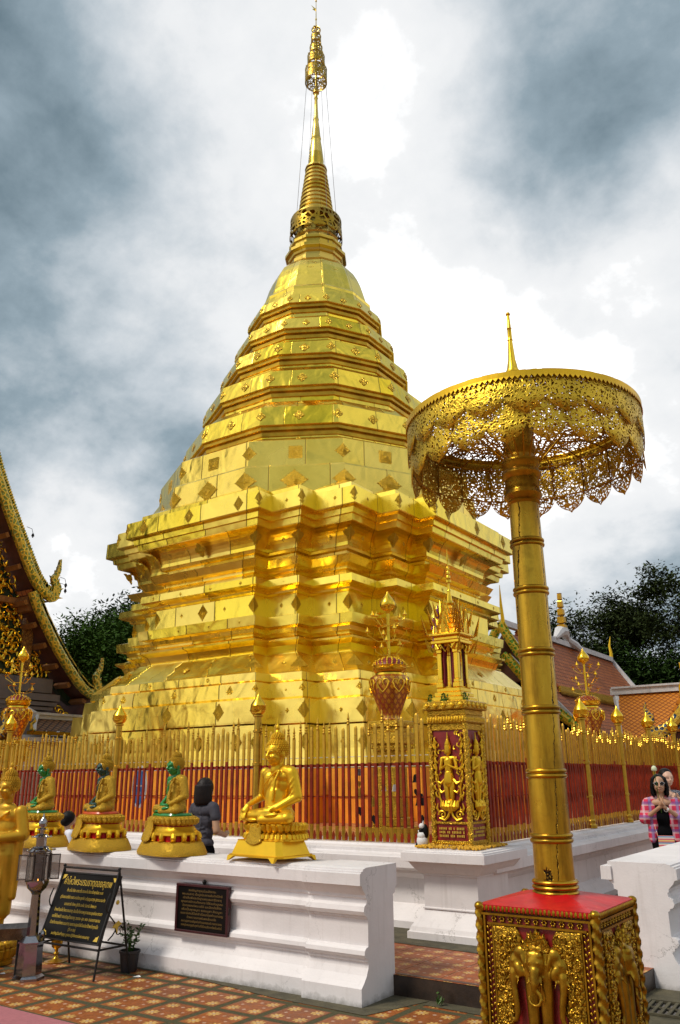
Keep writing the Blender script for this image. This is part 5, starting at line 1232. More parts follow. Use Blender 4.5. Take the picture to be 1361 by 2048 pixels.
def seated(parent, k, z, touching, skin, robe, hairmat, vox=0.008):
    """seated cross-legged figure facing -Y; z = top of the seat. touching: right hand over the knee"""
    V = lambda p: Vector((p[0]*k, p[1]*k, z+p[2]*k))
    def cap(m, a, b, ra, rb): m.cap(V(a), V(b), ra*k, rb*k, 12)
    def e(m, p, r, rot=None): m.ell(V(p), tuple(q*k for q in r), 16, 10, rot)
    b = MB()      # bare body
    cap(b, (0, .02, .555), (0, .005, .47), .052, .062)
    head_shape(b, V((0, -.005, .632)), k*1.13)
    for zz_ in (.50, .52): b.tube([V((.056*cos(a), .008+.056*sin(a), zz_)) for a in [2*pi*i/12 for i in range(13)]], .004*k, 5, False)
    cap(b, (-.165, .025, .445), (-.215, .035, .225), .052, .040)
    e(b, (-.10, .012, .43), (.075, .06, .05)); cap(b, (-.07, .0, .40), (-.08, .015, .2), .068, .06)
    if touching:
        cap(b, (-.215, .035, .225), (-.225, -.135, .155), .038, .022)
        hand(b, V((-.225, -.145, .150)), (-.02, -.55, -.85), (0, .8, -.5), 1.15*k, .25, .06, -1)
    else:
        cap(b, (-.215, .035, .225), (-.06, -.145, .125), .038, .024)
        hand(b, V((-.065, -.145, .118)), (1, -.08, -.05), (0, -.2, 1), 1.1*k, .12, .05, -1)
        hand(b, V((.065, -.13, .105)), (-1, -.1, -.05), (0, -.2, 1), 1.1*k, .12, .05, 1)
    # feet showing at the crossed shins
    e(b, (.12, -.185, .075), (.075, .03, .022), (0, -.1, .25))
    e(b, (-.13, -.165, .03), (.07, .03, .02))
    o1 = bake_blob(blob('body', b, skin, vox*.75*k, parent, 3))
    r = MB()      # robe: torso, left arm, crossed legs
    e(r, (0, .04, .07), (.165, .125, .085)); cap(r, (0, .03, .12), (0, .03, .24), .130, .122); e(r, (0, .028, .27), (.135, .085, .12)); e(r, (.0, .025, .34), (.152, .088, .14)); e(r, (.04, .018, .41), (.13, .078, .07))
    cap(r, (-.08, .02, .33), (.08, .02, .46), .075, .055); cap(r, (.165, .025, .445), (.10, .02, .46), .058, .055)
    cap(r, (.168, .025, .44), (.222, .04, .23), .060, .052); cap(r, (.222, .04, .23), (.11, -.10, .135), .050, .032); 
    if touching:
        cap(r, (.222, .04, .23), (.07, -.13, .125), .046, .026); hand(r, V((.06, -.135, .118)), (-1, -.1, -.05), (0, -.2, 1), 1.15*k, .12, .05, 1)
    for s in (-1, 1):
        cap(r, (.08*s, .03, .06), (.235*s, -.10, .052), .082, .062)
        e(r, (.245*s, -.11, .05), (.062, .065, .055))
    cap(r, (.235, -.12, .045), (.0, -.185, .035), .055, .040); cap(r, (-.235, -.12, .065), (.09, -.175, .072), .055, .032)
    cap(r, (-.12, -.1, .04), (.12, -.1, .04), .05, .05)
    # folds: edge of the robe across the chest, sash over the left shoulder, hem ripples
    r.tube([V(p) for p in ((.085, -.055, .475), (.03, -.078, .43), (-.06, -.085, .35), (-.115, -.07, .27), (-.125, -.02, .20))], .009*k, 6)
    r.tube([V(p) for p in ((.10, -.058, .47), (.07, -.088, .38), (.06, -.096, .28), (.055, -.105, .19))], [.013*k, .016*k, .016*k, .014*k], 6)
    for q in range(4): r.tube([V(p) for p in ((.225, -.01-.0*q, .40-.055*q), (.19, -.035, .345-.055*q), (.165, -.02, .31-.05*q))], .006*k, 5)
    for q in range(3): r.tube([V(p) for p in ((.09+.04*q, -.175, .015), (.13+.04*q, -.16, .055), (.15+.04*q, -.13, .085))], .007*k, 5)
    o2 = bake_blob(blob('robe', r, robe, vox*k, parent, 3))
    buddha_hair('hair', parent, V((0, -.005, .632)), k*1.13, hairmat)
    g = MB()
    for s in (-1, 1): g.ell(V((0, -.005, .632))+Vector((.030*s, -.0925, .002))*k*1.13, (.012*k, .003*k, .0028*k), 8, 5)
    obj('eyes', g, EYE, o1)
def oct_ring(w, d, z, ch=0.3, y0=0.0):
    cx_, cy_ = w/2, d/2; a = min(w, d)*ch/2
    return [(-cx_+a, -cy_+y0, z), (cx_-a, -cy_+y0, z), (cx_, -cy_+a+y0, z), (cx_, cy_-a+y0, z), (cx_-a, cy_+y0, z), (-cx_+a, cy_+y0, z), (-cx_, cy_-a+y0, z), (-cx_, -cy_+a+y0, z)]
def petals(mb, w, d, z, h, n, up=True, out=0.02, y0=0.0):
    for i in range(n):
        a = 2*pi*i/n; ca, sa = cos(a), sin(a); r = 1/((abs(ca)**3.2+abs(sa)**3.2)**(1/3.2)); x, y = ca*r*w/2, sa*r*d/2+y0
        rad = 2.2*(w+d)/2/n
        s = 1 if up else -1
        mb.tube([(x*.94, y*.94, z-s*h/2), (x+ca*out*.6, y+sa*out*.6, z-s*h*.15), (x+ca*out, y+sa*out, z+s*h*.25), (x*.99+ca*out*.6, y*.99+sa*out*.6, z+s*h*.5)], [rad*.6, rad*.85, rad*.75, rad*.15], 7)
def sup_ring(w, d, z, y0=0.0, n=40, p=3.2):
    out = []
    for i in range(n):
        a = 2*pi*i/n; ca, sa = cos(a), sin(a); r = 1/((abs(ca)**p+abs(sa)**p)**(1/p)); out.append((ca*r*w/2, sa*r*d/2+y0, z))
    return out
# the large gilt statue
t = thing('buddha_statue', 'large plain gold seated buddha touching his knee, at the right end of the wall', 'statue', (-4.99, 6.12, 0.965), radians(-6), 'seated buddhas on the wall'); t.scale = (1.02, 1.0, .97)
g = MB(); g.loft([oct_ring(.74, .50, z, .22) for z in (.035,)]+[oct_ring(.74, .50, .05, .22), oct_ring(.70, .46, .055, .22), oct_ring(.60, .385, .17, .22), oct_ring(.605, .39, .175, .22)])
for sx, sy in ((-.29, -.22), (.26, -.22), (.33, .2), (-.3, .2)):
    g.loft([[(sx-.045, sy-.03, .045), (sx+.045, sy-.03, .045), (sx+.04, sy+.03, .045), (sx-.04, sy+.03, .045)], [(sx*1.12-.01, sy*1.15-.01, 0), (sx*1.12+.01, sy*1.15-.01, 0), (sx*1.12+.01, sy*1.15+.01, 0), (sx*1.12-.01, sy*1.15+.01, 0)]])
g.v = [(x*.91-.03, y*.93-.03, z) for x, y, z in g.v]; obj('tray_base', g, GILT_S, t)
g = MB(); g.loft([sup_ring(.60, .38, .170), sup_ring(.605, .385, .185), sup_ring(.57, .36, .215), sup_ring(.52, .32, .235), sup_ring(.51, .31, .250), sup_ring(.545, .335, .262), sup_ring(.575, .36, .29), sup_ring(.56, .35, .315), sup_ring(.53, .33, .318)])
petals(g, .555, .345, .205, .05, 34, False, .018); petals(g, .545, .335, .285, .07, 30, True, .016); obj('lotus_seat', g, GILT_S, t, True)
g = MB()   # embroidered apron falling over the lotus
pts = []
for (wd, y, z) in ((.11, -.165, .322), (.14, -.185, .312), (.145, -.198, .27), (.16, -.205, .225), (.19, -.215, .185), (.20, -.225, .17)):
    pts.append([(-.06-wd/2+wd*i/8, y-.012*(1-((i-4)/4)**2), z-(.03*(1-((i-4)/4)**2) if z < .2 else 0)) for i in range(9)])
g.loft(pts, False, False); o = obj('apron', g, THRONE, t, True); sd = o.modifiers.new('t', 'SOLIDIFY'); sd.thickness = .01
g = MB(); rd = random.Random(2)
for j, (n_, z) in enumerate(((26, .128), (18, .113), (4, .10), (8, .088))):
    for i in range(n_):
        x = -.19+(i-n_/2)*.0125+.10; y = -.2305-.0005*j+(z-.1)*.32
        g.box(x, y+.008, z, x+rd.uniform(.004, .009), y+.0135, z+rd.uniform(.004, .009))
obj('inscription', g, LETTER_D, t)
seated(t, 1.0, .318, True, GILT_S, GILT_S, GILT_S)
# three smaller ones with enamelled skin
def small_buddha(loc, label, skin, cushion):
    t = thing('buddha_statue', label, 'statue', loc, radians(-16), 'seated buddhas on the wall'); t.scale = (1.08, 1.08, 1.02)
    g = MB(); g.loft([sup_ring(.74, .48, .0), sup_ring(.745, .485, .02), sup_ring(.71, .455, .06), sup_ring(.66, .42, .105), sup_ring(.62, .39, .118), sup_ring(.60, .37, .12)]); obj('base', g, THRONE, t, True, 60)
    g = MB(); g.loft([sup_ring(.53, .32, .115), sup_ring(.53, .32, .18)]); g.loft([sup_ring(.44, .27, .24), sup_ring(.44, .27, .275)]); obj('red_recess', g, REDP, t)
    g = MB(); g.loft([sup_ring(.56, .34, .168), sup_ring(.60, .375, .178), sup_ring(.595, .37, .198), sup_ring(.54, .335, .21), sup_ring(.49, .30, .235), sup_ring(.475, .295, .25)])
    for i in range(14):  # scroll feet with gaps of red between them
        a = 2*pi*(i+.5)/14; ca, sa = cos(a), sin(a); r = 1/((abs(ca)**3.2+abs(sa)**3.2)**(1/3.2)); x, y = ca*r*.285, sa*r*.175
        g.tube([(x, y, .19), (x*1.04, y*1.04, .16), (x*1.02, y*1.03, .13), (x*1.06, y*1.07, .118)], [.022, .026, .020, .026], 8); g.ell((x*1.07, y*1.08, .155), (.018, .018, .014), 8, 5)
    obj('footed_tier', g, GILT_S, t, True)
    g = MB(); g.loft([sup_ring(.46, .28, .262), sup_ring(.505, .31, .272), sup_ring(.53, .33, .30), sup_ring(.51, .32, .335), sup_ring(.46, .29, .342)]); petals(g, .50, .305, .302, .06, 28, True, .010); obj('lotus_seat', g, THRONE, t, True)
    g = MB(); pts = []
    for (wd, y, z) in ((.085, -.13, .345), (.10, -.165, .335), (.105, -.178, .29), (.13, -.185, .235), (.16, -.205, .185), (.15, -.222, .135), (.08, -.228, .118)):
        pts.append([(-.10-wd/2+wd*i/6, y, z) for i in range(7)])
    g.loft(pts, False, False); o = obj('apron', g, THRONE, t, True); sd = o.modifiers.new('t', 'SOLIDIFY'); sd.thickness = .012
    g = MB(); g.loft([sup_ring(.42, .27, .338, -.01), sup_ring(.43, .28, .35, -.01), sup_ring(.41, .26, .367, -.01)]); obj('cushion', g, cushion, t, True)
    seated(t, .70, .362, False, skin, ROBE_T, THRONE, .009)
    return t
small_buddha((-6.26, 6.08, .966), 'seated gold buddha with bright green face right beside the woman in the slate t-shirt', GREEN, GREEN)
small_buddha((-7.33, 6.08, .966), 'seated gold buddha with dark blue-green face and orange-red cushion on the wall', GREEN_D, simple('orange_enamel', (0.55, 0.07, 0.01), 0.35))
small_buddha((-8.34, 6.08, .966), 'seated gold buddha with bright green face above the steel lamp stand', GREEN, GREEN)

# standing alms statue at the left edge
def standing(loc, rz, label, k=1.0):
    t = thing('standing_buddha', label, 'statue', loc, rz, 'standing buddhas at the left edge')
    r = MB()
    def cap(m, a, b, ra, rb): m.cap(a, b, ra, rb, 14)
    def e(m, p, r_, rot=None): m.ell(p, r_, 16, 10, rot)
    e(r, (0, .01, 1.16), (.155, .09, .10)); e(r, (0, .01, 1.05), (.135, .088, .14)); e(r, (0, .01, .86), (.135, .095, .16)); e(r, (0, .0, 1.23), (.11, .07, .06))
    cap(r, (-.06, 0, .8), (-.062, 0, .28), .095, .072); cap(r, (.06, 0, .8), (.062, 0, .28), .095, .072)
    rings = [[(rx*cos(a), .01+ry*sin(a), z) for a in [2*pi*i/24 for i in range(24)]] for rx, ry, z in ((.145, .09, .26), (.150, .095, .30), (.155, .10, .5), (.165, .10, .8), (.14, .09, 1.0))]
    r.loft(rings)
    for s in (-1, 1): cap(r, (.165*s, .02, 1.20), (.215*s, .03, .98), .06, .06); cap(r, (.215*s, .03, .98), (.08*s, -.14, .96), .055, .045)
    cap(r, (.19, .02, 1.0), (.17, .02, .42), .045, .03); cap(r, (-.19, .02, .95), (-.17, .02, .5), .04, .03)
    for q in range(5): r.tube([(-.12+.05*q, -.088-.012*sin(q), .85-.03*q), (-.06+.04*q, -.10, .66-.05*q), (.05+.02*q, -.098, .40)], .006, 5)
    r.tube([(.13, -.07, 1.22), (.0, -.095, 1.14), (-.12, -.085, 1.05)], .009, 6); r.tube([(.02, -.1, .85), (-.01, -.108, .6), (.01, -.10, .3)], .010, 6)
    bake_blob(blob('robe', r, GILT_O, .010, t, 3))
    b = MB(); cap(b, (0, .01, 1.24), (0, .0, 1.32), .05, .046); cap(b, (0, .01, 1.24), (0, .01, .40), .05, .05); cap(b, (-.06, .01, .38), (.06, .01, .38), .045, .045)
    for s in (-1, 1): cap(b, (.06*s, .01, .38), (.06*s, .0, .28), .045, .045); cap(b, (0, .02, 1.15), (.15*s, .02, 1.1), .035, .035); cap(b, (.15*s, .02, 1.1), (.205*s, .03, .98), .03, .03); cap(b, (.205*s, .03, .98), (.08*s, -.14, .955), .03, .022)
    head_shape(b, (0, -.01, 1.43), 1.0)
    for s in (-1, 1): cap(b, (.06*s, .0, .30), (.06*s, .0, .10), .045, .033); cap(b, (.06*s, .02, .075), (.07*s, -.10, .06), .038, .028); hand(b, (.075*s, -.145, .955), (-.75*s, -.55, -.15), (0, .3, 1), 1.0, .25, .05, -s)
    bake_blob(blob('body', b, GILT_O, .008, t, 3))
    buddha_hair('hair', t, (0, -.01, 1.43), 1.05, GILT_O, .16)
    g = MB(); g.lathe([(.02, .90), (.075, .915), (.10, .955), (.10, .99), (.085, 1.01), (.06, 1.0)], 20, (0, -.19)); obj('alms_bowl', g, GILT_O, t, True)
    g = MB(); g.lathe([(.20, -.16), (.205, -.13), (.16, -.11), (.17, -.07), (.19, -.03), (.15, .02), (.14, .035)], 28); petals(g, .34, .34, -.06, .10, 18, True, .012); petals(g, .34, .34, .0, .06, 18, False, .006); obj('lotus_base', g, GILT_O, t, True)
    return t
standing((-7.73, 5.22, .165), radians(12), 'standing gold buddha in a long robe holding an alms bowl at the left edge')
standing((-8.45, 5.22, .165), radians(12), 'standing gold buddha mostly cut off by the left edge, only its arm in view')

# ------------------------------------------------------------------ people
def person(label, loc, rz): return thing('person', label, 'person', loc, rz)
# woman seen from behind, local figure faces -Y so she is turned to face the chedi
t = person('woman with a dark bob seen from behind in slate t-shirt and black jeans', (-6.87, 7.15, .15), radians(176))
b = MB(); c = b.cap
b.ell((0, -.02, 1.405), (.075, .088, .095)); b.ell((0, -.05, 1.36), (.055, .06, .06)); c((0, .01, 1.33), (0, .015, 1.24), .045, .05)
for s in (-1, 1):
    c((.165*s, 0, 1.19), (.232*s, .02, .96), .045, .040); c((.232*s, .02, .96), (.15*s, -.19, .90), .038, .026); hand(b, (.145*s, -.20, .90), (-.6*s, -.8, .25), (-.3*s, 0, 1), .95, .5, .05, -s)
c((0, 0, 1.2), (0, 0, 1.0), .06, .06); c((0, 0, 1.0), (0, .0, .75), .06, .06); c((-.165, 0, 1.19), (.165, 0, 1.19), .042, .042); c((-.08, 0, .7), (.08, 0, .7), .05, .05); c((-.08, 0, .7), (-.085, .0, .35), .07, .05); c((.08, 0, .7), (.085, .0, .35), .07, .05); c((-.085, 0, .35), (-.085, .01, .07), .045, .035); c((.085, 0, .35), (.085, .01, .07), .045, .035)
b.ell((0, 0, .8), (.10, .06, .08))
bake_blob(blob('body', b, SKIN, .009, t, 3))
b = MB(); c = b.cap
c((-.12, .0, 1.215), (.12, .0, 1.215), .055, .055); b.ell((0, .01, 1.17), (.165, .095, .09)); b.ell((0, .012, 1.05), (.145, .09, .12)); b.ell((0, .012, .93), (.145, .09, .11)); b.ell((0, .02, .83), (.165, .11, .075))
for s in (-1, 1): c((.155*s, 0, 1.20), (.198*s, .008, 1.10), .060, .058)
for q in range(5): b.tube([(-.13, .075, 1.0-.05*q), (0, .108, .97-.045*q+.01*sin(q*2)), (.13, .07, .99-.05*q)], .005, 5)
b.tube([(-.03, .10, 1.22), (-.06, .10, 1.05), (-.02, .105, .9)], .006, 5)
bake_blob(blob('t_shirt', b, SHIRT, .009, t, 2))
b = MB(); c = b.cap; b.ell((0, .02, .77), (.165, .118, .10)); 
for s in (-1, 1): c((.082*s, .015, .74), (.088*s, .0, .40), .092, .062); c((.088*s, .0, .40), (.088*s, .01, .07), .06, .05)
bake_blob(blob('jeans', b, PANTS, .01, t, 2))
g = MB(); g.ell((0, .005, 1.415), (.094, .105, .112), 18, 12); rings = []
for z, w, d in ((1.44, .100, .108), (1.36, .112, .112), (1.30, .118, .11), (1.25, .116, .105), (1.225, .105, .09)): rings.append([(w*cos(a), .02+d*sin(a), z) for a in [pi*i/14-0.35*(1-2*i/14) for i in range(15)]]+[(w*.8*cos(a), .0+d*.55*sin(a), z) for a in [pi-pi*i/14 for i in range(15)]])
g.loft(rings); o = blob('hair', g, HAIR_B, .008, t, 2); bake_blob(o)
g = MB(); g.box(.03, .128, .805, .07, .134, .82); obj('jeans_label', g, SHIRT_W, t)
g = MB()
for s in (-1, 1): g.ell((.085*s, -.03, .035), (.045, .12, .04))
obj('shoes', g, PANTS, t, True)
g = MB(); g.box(-.12, -.31, .96, .12, -.305, 1.11); tag(obj('paper_sheet', g, WPAINT, None, loc=(-7.08, 7.45, .06), rot=(0, 0, radians(-40))), 'white sheet of paper held in front of the woman in the slate t-shirt', 'paper')
# child between two statues
t = person('child with short black hair and white t-shirt, back turned, between two green-faced statues', (-9.32, 7.2, .15), radians(160))
b = MB(); c = b.cap; b.ell((0, -.02, 1.03), (.068, .08, .085)); c((0, .0, .97), (0, .01, .90), .036, .04); c((0, 0, .85), (0, 0, .6), .07, .07); c((-.12, 0, .84), (.12, 0, .84), .03, .03); c((-.06, 0, .57), (.06, 0, .57), .05, .05)
for s in (-1, 1): c((.12*s, 0, .84), (.16*s, 0, .66), .035, .03); c((.16*s, 0, .66), (.10*s, -.14, .68), .03, .02); hand(b, (.10*s, -.15, .68), (-.5*s, -.8, .2), (0, 0, 1), .75, .4, .05, -s); c((.06*s, 0, .55), (.06*s, 0, .06), .06, .035)
bake_blob(blob('body', b, SKIN, .009, t, 3))
b = MB(); c = b.cap; c((-.09, 0, .86), (.09, 0, .86), .05, .05); b.ell((0, .0, .76), (.13, .085, .12)); b.ell((0, .0, .63), (.13, .09, .12))
for s in (-1, 1): c((.12*s, 0, .85), (.15*s, 0, .74), .05, .048)
bake_blob(blob('t_shirt', b, SHIRT_W, .009, t, 2))
g = MB(); g.ell((0, .08, .79), (.05, .012, .02)); g.box(-.05, .088, .75, .05, .09, .762); obj('blue_print', g, BLUE, t)
g = MB(); g.ell((0, .005, 1.045), (.084, .092, .09), 16, 10); g.ell((0, .03, 1.01), (.076, .07, .07)); bake_blob(blob('hair', g, HAIR, .009, t, 2))
b = MB(); b.ell((0, 0, .52), (.13, .1, .09))
for s in (-1, 1): b.cap((.065*s, 0, .5), (.065*s, 0, .28), .075, .06, 10)
bake_blob(blob('shorts', b, BLUE, .01, t, 2))
# praying woman
def praying():
    t = person('woman in sunglasses and pink plaid shirt praying with a lotus bud', (-2.94, 11.3, .15), radians(16))
    b = MB(); c = b.cap; head_shape(b, (0, -.02, 1.40), .98, False); c((0, .01, 1.33), (0, .02, 1.22), .046, .055)
    b.ell((0, 0, 1.17), (.14, .075, .06))
    for s in (-1, 1):
        c((.16*s, .01, 1.17), (.225*s, -.02, .97), .045, .036); c((.225*s, -.02, .97), (.035*s, -.20, 1.12), .034, .022)
    for s in (-1, 1): hand(b, (.018*s, -.205, 1.125), (0, -.12, 1), (-s, 0, 0), 1.0, .02, .02, s)
    bake_blob(blob('body', b, SKIN, .007, t, 2))
    b = MB(); c = b.cap; b.ell((0, .005, 1.10), (.12, .085, .09)); b.ell((0, .01, .98), (.115, .085, .14)); b.ell((0, .01, .82), (.13, .10, .12))
    bake_blob(blob('black_top', b, PANTS, .009, t, 2))
    b = MB(); c = b.cap
    for s in (-1, 1):
        c((.06*s, .02, 1.215), (.155*s, .01, 1.18), .045, .055); c((.165*s, .01, 1.17), (.225*s, -.01, .98), .064, .066); c((.225*s, -.01, .98), (.175*s, -.06, 1.00), .064, .055)
        c((.12*s, .0, 1.12), (.125*s, .0, .80), .065, .07); c((.10*s, .05, 1.10), (.12*s, .05, .76), .075, .08); c((.125*s, -.03, .9), (.14*s, -.03, .74), .05, .05)
    b.ell((0, .07, 1.0), (.15, .04, .2)); b.ell((0, .08, .82), (.16, .04, .12))
    bake_blob(blob('plaid_shirt', b, PLAID, .009, t, 2))
    b = MB(); c = b.cap; b.ell((0, .01, .72), (.155, .11, .11))
    for s in (-1, 1): c((.08*s, .01, .70), (.088*s, .0, .38), .09, .06); c((.088*s, .0, .38), (.09*s, .01, .06), .06, .05)
    bake_blob(blob('trousers', b, PANTS, .01, t, 2))
    g = MB(); g.ell((0, .018, 1.43), (.090, .095, .092), 18, 12)
    for s in (-1, 1):
        for q in range(6): g.tube([(.015*s, -.02+.02*q, 1.505), (.072*s, -.055+.028*q, 1.46), (.092*s, -.05+.028*q, 1.36), (.088*s, -.045+.026*q, 1.27), (.075*s, -.035+.024*q, 1.235)], [.02, .024, .024, .022, .008], 8)
    g.cap((0, .07, 1.42), (0, .07, 1.26), .07, .06, 12)
    bake_blob(blob('hair', g, HAIR, .008, t, 2))
    g = MB()
    for s in (-1, 1): g.ell((.033*s, -.112, 1.402), (.025, .006, .020))
    o = obj('sunglasses', g, GLASSD, t, True)
    g = MB()
    for s in (-1, 1): g.tube([(.033*s+.027*cos(a), -.110, 1.402+.022*sin(a)) for a in [2*pi*i/14 for i in range(15)]]    , .0018, 5, False); g.tube([(.06*s, -.105, 1.408), (.082*s, -.03, 1.405)], .003, 4)
    g.tube([(-.01, -.113, 1.405), (.01, -.113, 1.405)], .003, 4); obj('glasses_frame', g, WPAINT, o)
    g = MB(); g.ell((0, -.109, 1.336), (.020, .006, .009)); obj('lips', g, LIP, t, True)
    g = MB(); g.tube([(.045+.026*cos(a), -.175+.0*a, 1.095+.026*sin(a)) for a in [2*pi*i/12 for i in range(13)]], .005, 5, False); g.ell((.06, -.205, 1.10), (.018, .006, .018)); obj('wristwatch', g, WPAINT, t, True)
    g = MB(); g.bev(-.09, -.155, .60, .10, -.12, .79, .008); g.tube([(-.09, -.14, .78), (-.13, -.02, 1.0), (-.10, .02, 1.22)], .004, 5); obj('shoulder_bag', g, STRIPE, t)
    g = MB()
    for s in (-1, 1): g.ell((.09*s, -.03, .035), (.042, .11, .04))
    obj('shoes', g, PANTS, t, True)
praying()
g = MB(); g.tube([(0, 0, 0), (-.012, .004, .15), (-.03, .01, .50)], [.004, .004, .004], 6)
t = thing('lotus_bud', 'long stemmed white lotus bud held up in the praying woman\'s hands', 'flower', (-2.895, 11.09, 1.21)); obj('stem', g, LEAF, t)
g = MB(); g.lathe([(.004, .49), (.022, .495), (.034, .515), (.032, .535), (.018, .552), (.003, .558)], 12, (-.03, .01)); 
for q in range(8): g.ell((-.03+.025*cos(q*pi/4), .01+.025*sin(q*pi/4), .515), (.010, .010, .022), 6, 5)
obj('bud', g, simple('lotus_white', (0.62, 0.68, 0.45), 0.6), t, True)
t = person('woman in a black and white print dress looking down behind the plaid shirted woman', (-3.10, 12.3, .15), radians(40))
b = MB(); c = b.cap; head_shape(b, (0, -.03, 1.47), 1.0, False); c((0, .01, 1.40), (0, .02, 1.28), .046, .055); b.ell((0, 0, 1.24), (.14, .07, .06)); c((0, 0, 1.2), (0, 0, .62), .06, .06); c((-.085, 0, .62), (.085, 0, .62), .05, .05)
for s in (-1, 1): c((.165*s, .01, 1.23), (.22*s, -.01, 1.02), .045, .036); c((.22*s, -.01, 1.02), (.06*s, -.20, 1.16), .034, .022); hand(b, (.05*s, -.205, 1.165), (-.2*s, -.3, 1), (-s, 0, 0), .95, .3, .04, s)
for s in (-1, 1): c((.085*s, 0, .6), (.085*s, .0, .08), .06, .04)
bake_blob(blob('body', b, SKIN_L, .008, t, 2))
b = MB(); c = b.cap; c((-.12, .01, 1.255), (.12, .01, 1.255), .055, .055); b.ell((0, .01, 1.15), (.15, .095, .12)); b.ell((0, .01, 1.0), (.14, .095, .14)); c((0, .01, .9), (0, .01, .50), .15, .17)
for s in (-1, 1): c((.155*s, .01, 1.24), (.205*s, .0, 1.10), .064, .06)
bake_blob(blob('print_dress', b, PRINT, .01, t, 2))
g = MB(); g.ell((0, .005, 1.505), (.09, .10, .092), 18, 12); g.ell((0, .08, 1.46), (.06, .05, .07)); bake_blob(blob('hair', g, HAIR, .009, t, 2))
g = MB()
for s in (-1, 1): g.ell((.09*s, -.03, .035), (.042, .11, .04))
obj('shoes', g, PANTS, t, True)

# ------------------------------------------------------------------ lamp stand of polished steel
t = thing('oil_lamp_stand', 'polished steel oil lamp stand with open glass doors and petal roofs, left of the sign', 'lamp stand', (-6.87, 5.03, 0), radians(25))
def ngon(mb, prof, n=6, a0=pi/6): mb.lathe(prof, n, a0=a0)
g = MB(); ngon(g, [(.135, 0), (.135, .02), (.115, .035), (.108, .04), (.098, .285), (.112, .29), (.112, .30), (.060, .345), (.052, .35)]); obj('pedestal', g, STEEL, t)
g = MB(); ngon(g, [(.050, .35), (.038, .68), (.05, .70)]); obj('shaft', g, STEEL, t)
g = MB(); g.lathe([(.02, .69), (.05, .70), (.085, .735), (.10, .78), (.10, .80), (.092, .80), (.08, .745), (.04, .715)], 24); obj('oil_bowl', g, STEEL, t, True, 60)
g = MB(); g.ell((.05, .08, .345), (.03, .03, .03)); obj('round_knob', g, STEEL, t, True)
g = MB()
for k in range(6):
    a = k*pi/3+pi/6; x, y = .088*cos(a), .088*sin(a); g.box(x-.006, y-.006, .79, x+.006, y+.006, 1.03)
ngon(g, [(.10, 1.03), (.10, 1.045), (.07, 1.05)]); ngon(g, [(.10, .79), (.10, .80), (.08, .80)]); ngon(g, [(.06, .80), (.06, 1.02)]); obj('lantern_cage', g, STEEL_D, t)
GLS, tg, bg_ = newmat('smoked_glass'); bg_.inputs['Base Color'].default_value = (0.35, 0.31, 0.27, 1); bg_.inputs['Roughness'].default_value = 0.15; bg_.inputs['Alpha'].default_value = 0.45
for k in range(6):   # doors swung open
    a = k*pi/3; hx, hy = .098*cos(a+pi/6), .098*sin(a+pi/6); dirn = Vector((cos(a+.25), sin(a+.25), 0)); 
    g = MB(); nn_ = Vector((-dirn.y, dirn.x, 0)); o3 = Vector((hx, hy, .80)); up = Vector((0, 0, 1))
    for (u0, u1, v0, v1) in ((0, .085, 0, .010), (0, .085, .205, .215), (0, .008, .010, .205), (.077, .085, .010, .205)):
        g.prism([(u0, v0), (u1, v0), (u1, v1), (u0, v1)], o3, dirn, up, nn_*.006)
    o = obj('glass_door', g, STEEL_D, t); g = MB(); g.prism([(.008, .01), (.077, .01), (.077, .205), (.008, .205)], o3+nn_*.002, dirn, up, nn_*.002); obj('pane', g, GLS, o)
def petal_roof(z, r, n, drop, nm):
    g = MB()
    for k in range(n):
        a = 2*pi*k/n; w = pi/n*0.92; rows = []
        for f, zz_, ww in ((.35, z, .9), (.7, z-.012, 1.0), (.95, z-drop, .85), (1.15, z-drop*.75, .35)):
            rows.append([(r*f*cos(a+w*ww*q), r*f*sin(a+w*ww*q), zz_-.006*abs(q)) for q in (-1, -.5, 0, .5, 1)])
        g.loft(rows, False, False)
    o = obj(nm, g, STEEL, t, True); sd = o.modifiers.new('t', 'SOLIDIFY'); sd.thickness = .002
petal_roof(1.085, .125, 6, .035, 'petal_roof'); petal_roof(1.19, .085, 6, .025, 'petal_roof'); petal_roof(1.245, .045, 6, .015, 'petal_roof')
g = MB(); ngon(g, [(.045, 1.05), (.045, 1.17), (.02, 1.19)]); g.lathe([(.02, 1.19), (.02, 1.25), (.035, 1.255), (.042, 1.28), (.030, 1.31), (.012, 1.325), (.008, 1.345), (.001, 1.37)], 16); obj('crown_knob', g, STEEL, t, True, 40)
FL, tf, bf = newmat('flame'); bf.inputs['Base Color'].default_value = (1, .35, .05, 1); bf.inputs['Emission Color'].default_value = (1, .35, .06, 1); bf.inputs['Emission Strength'].default_value = 4
g = MB(); g.lathe([(.002, .79), (.005, .797), (.003, .808), (.0005, .815)], 8, (.03, -.05)); obj('flame', g, FL, t)
# steel trough at the far left
t = thing('candle_trough', 'dark steel trough on legs cut by the left edge beside the lamp stand', 'trough', (-7.35, 4.78, 0), radians(50))
g = MB(); wd = .45; g.loft([[(-wd, -.12, .30), (wd, -.12, .30), (wd, .12, .30), (-wd, .12, .30)], [(-wd-.02, -.16, .40), (wd+.02, -.16, .40), (wd+.02, .16, .40), (-wd-.02, .16, .40)], [(-wd-.02, -.15, .40), (wd+.02, -.15, .40), (wd+.02, .15, .40), (-wd-.02, .15, .40)], [(-wd+.02, -.11, .32), (wd-.02, -.11, .32), (wd-.02, .11, .32), (-wd+.02, .11, .32)]]); obj('trough', g, STEEL_D, t)
for sx in (-1, 1):
    for sy in (-1, 1): g = MB(); g.tube([(.38*sx, .1*sy, 0), (.38*sx, .1*sy, .30)], .012, 8); obj('leg', g, BLKM, t)

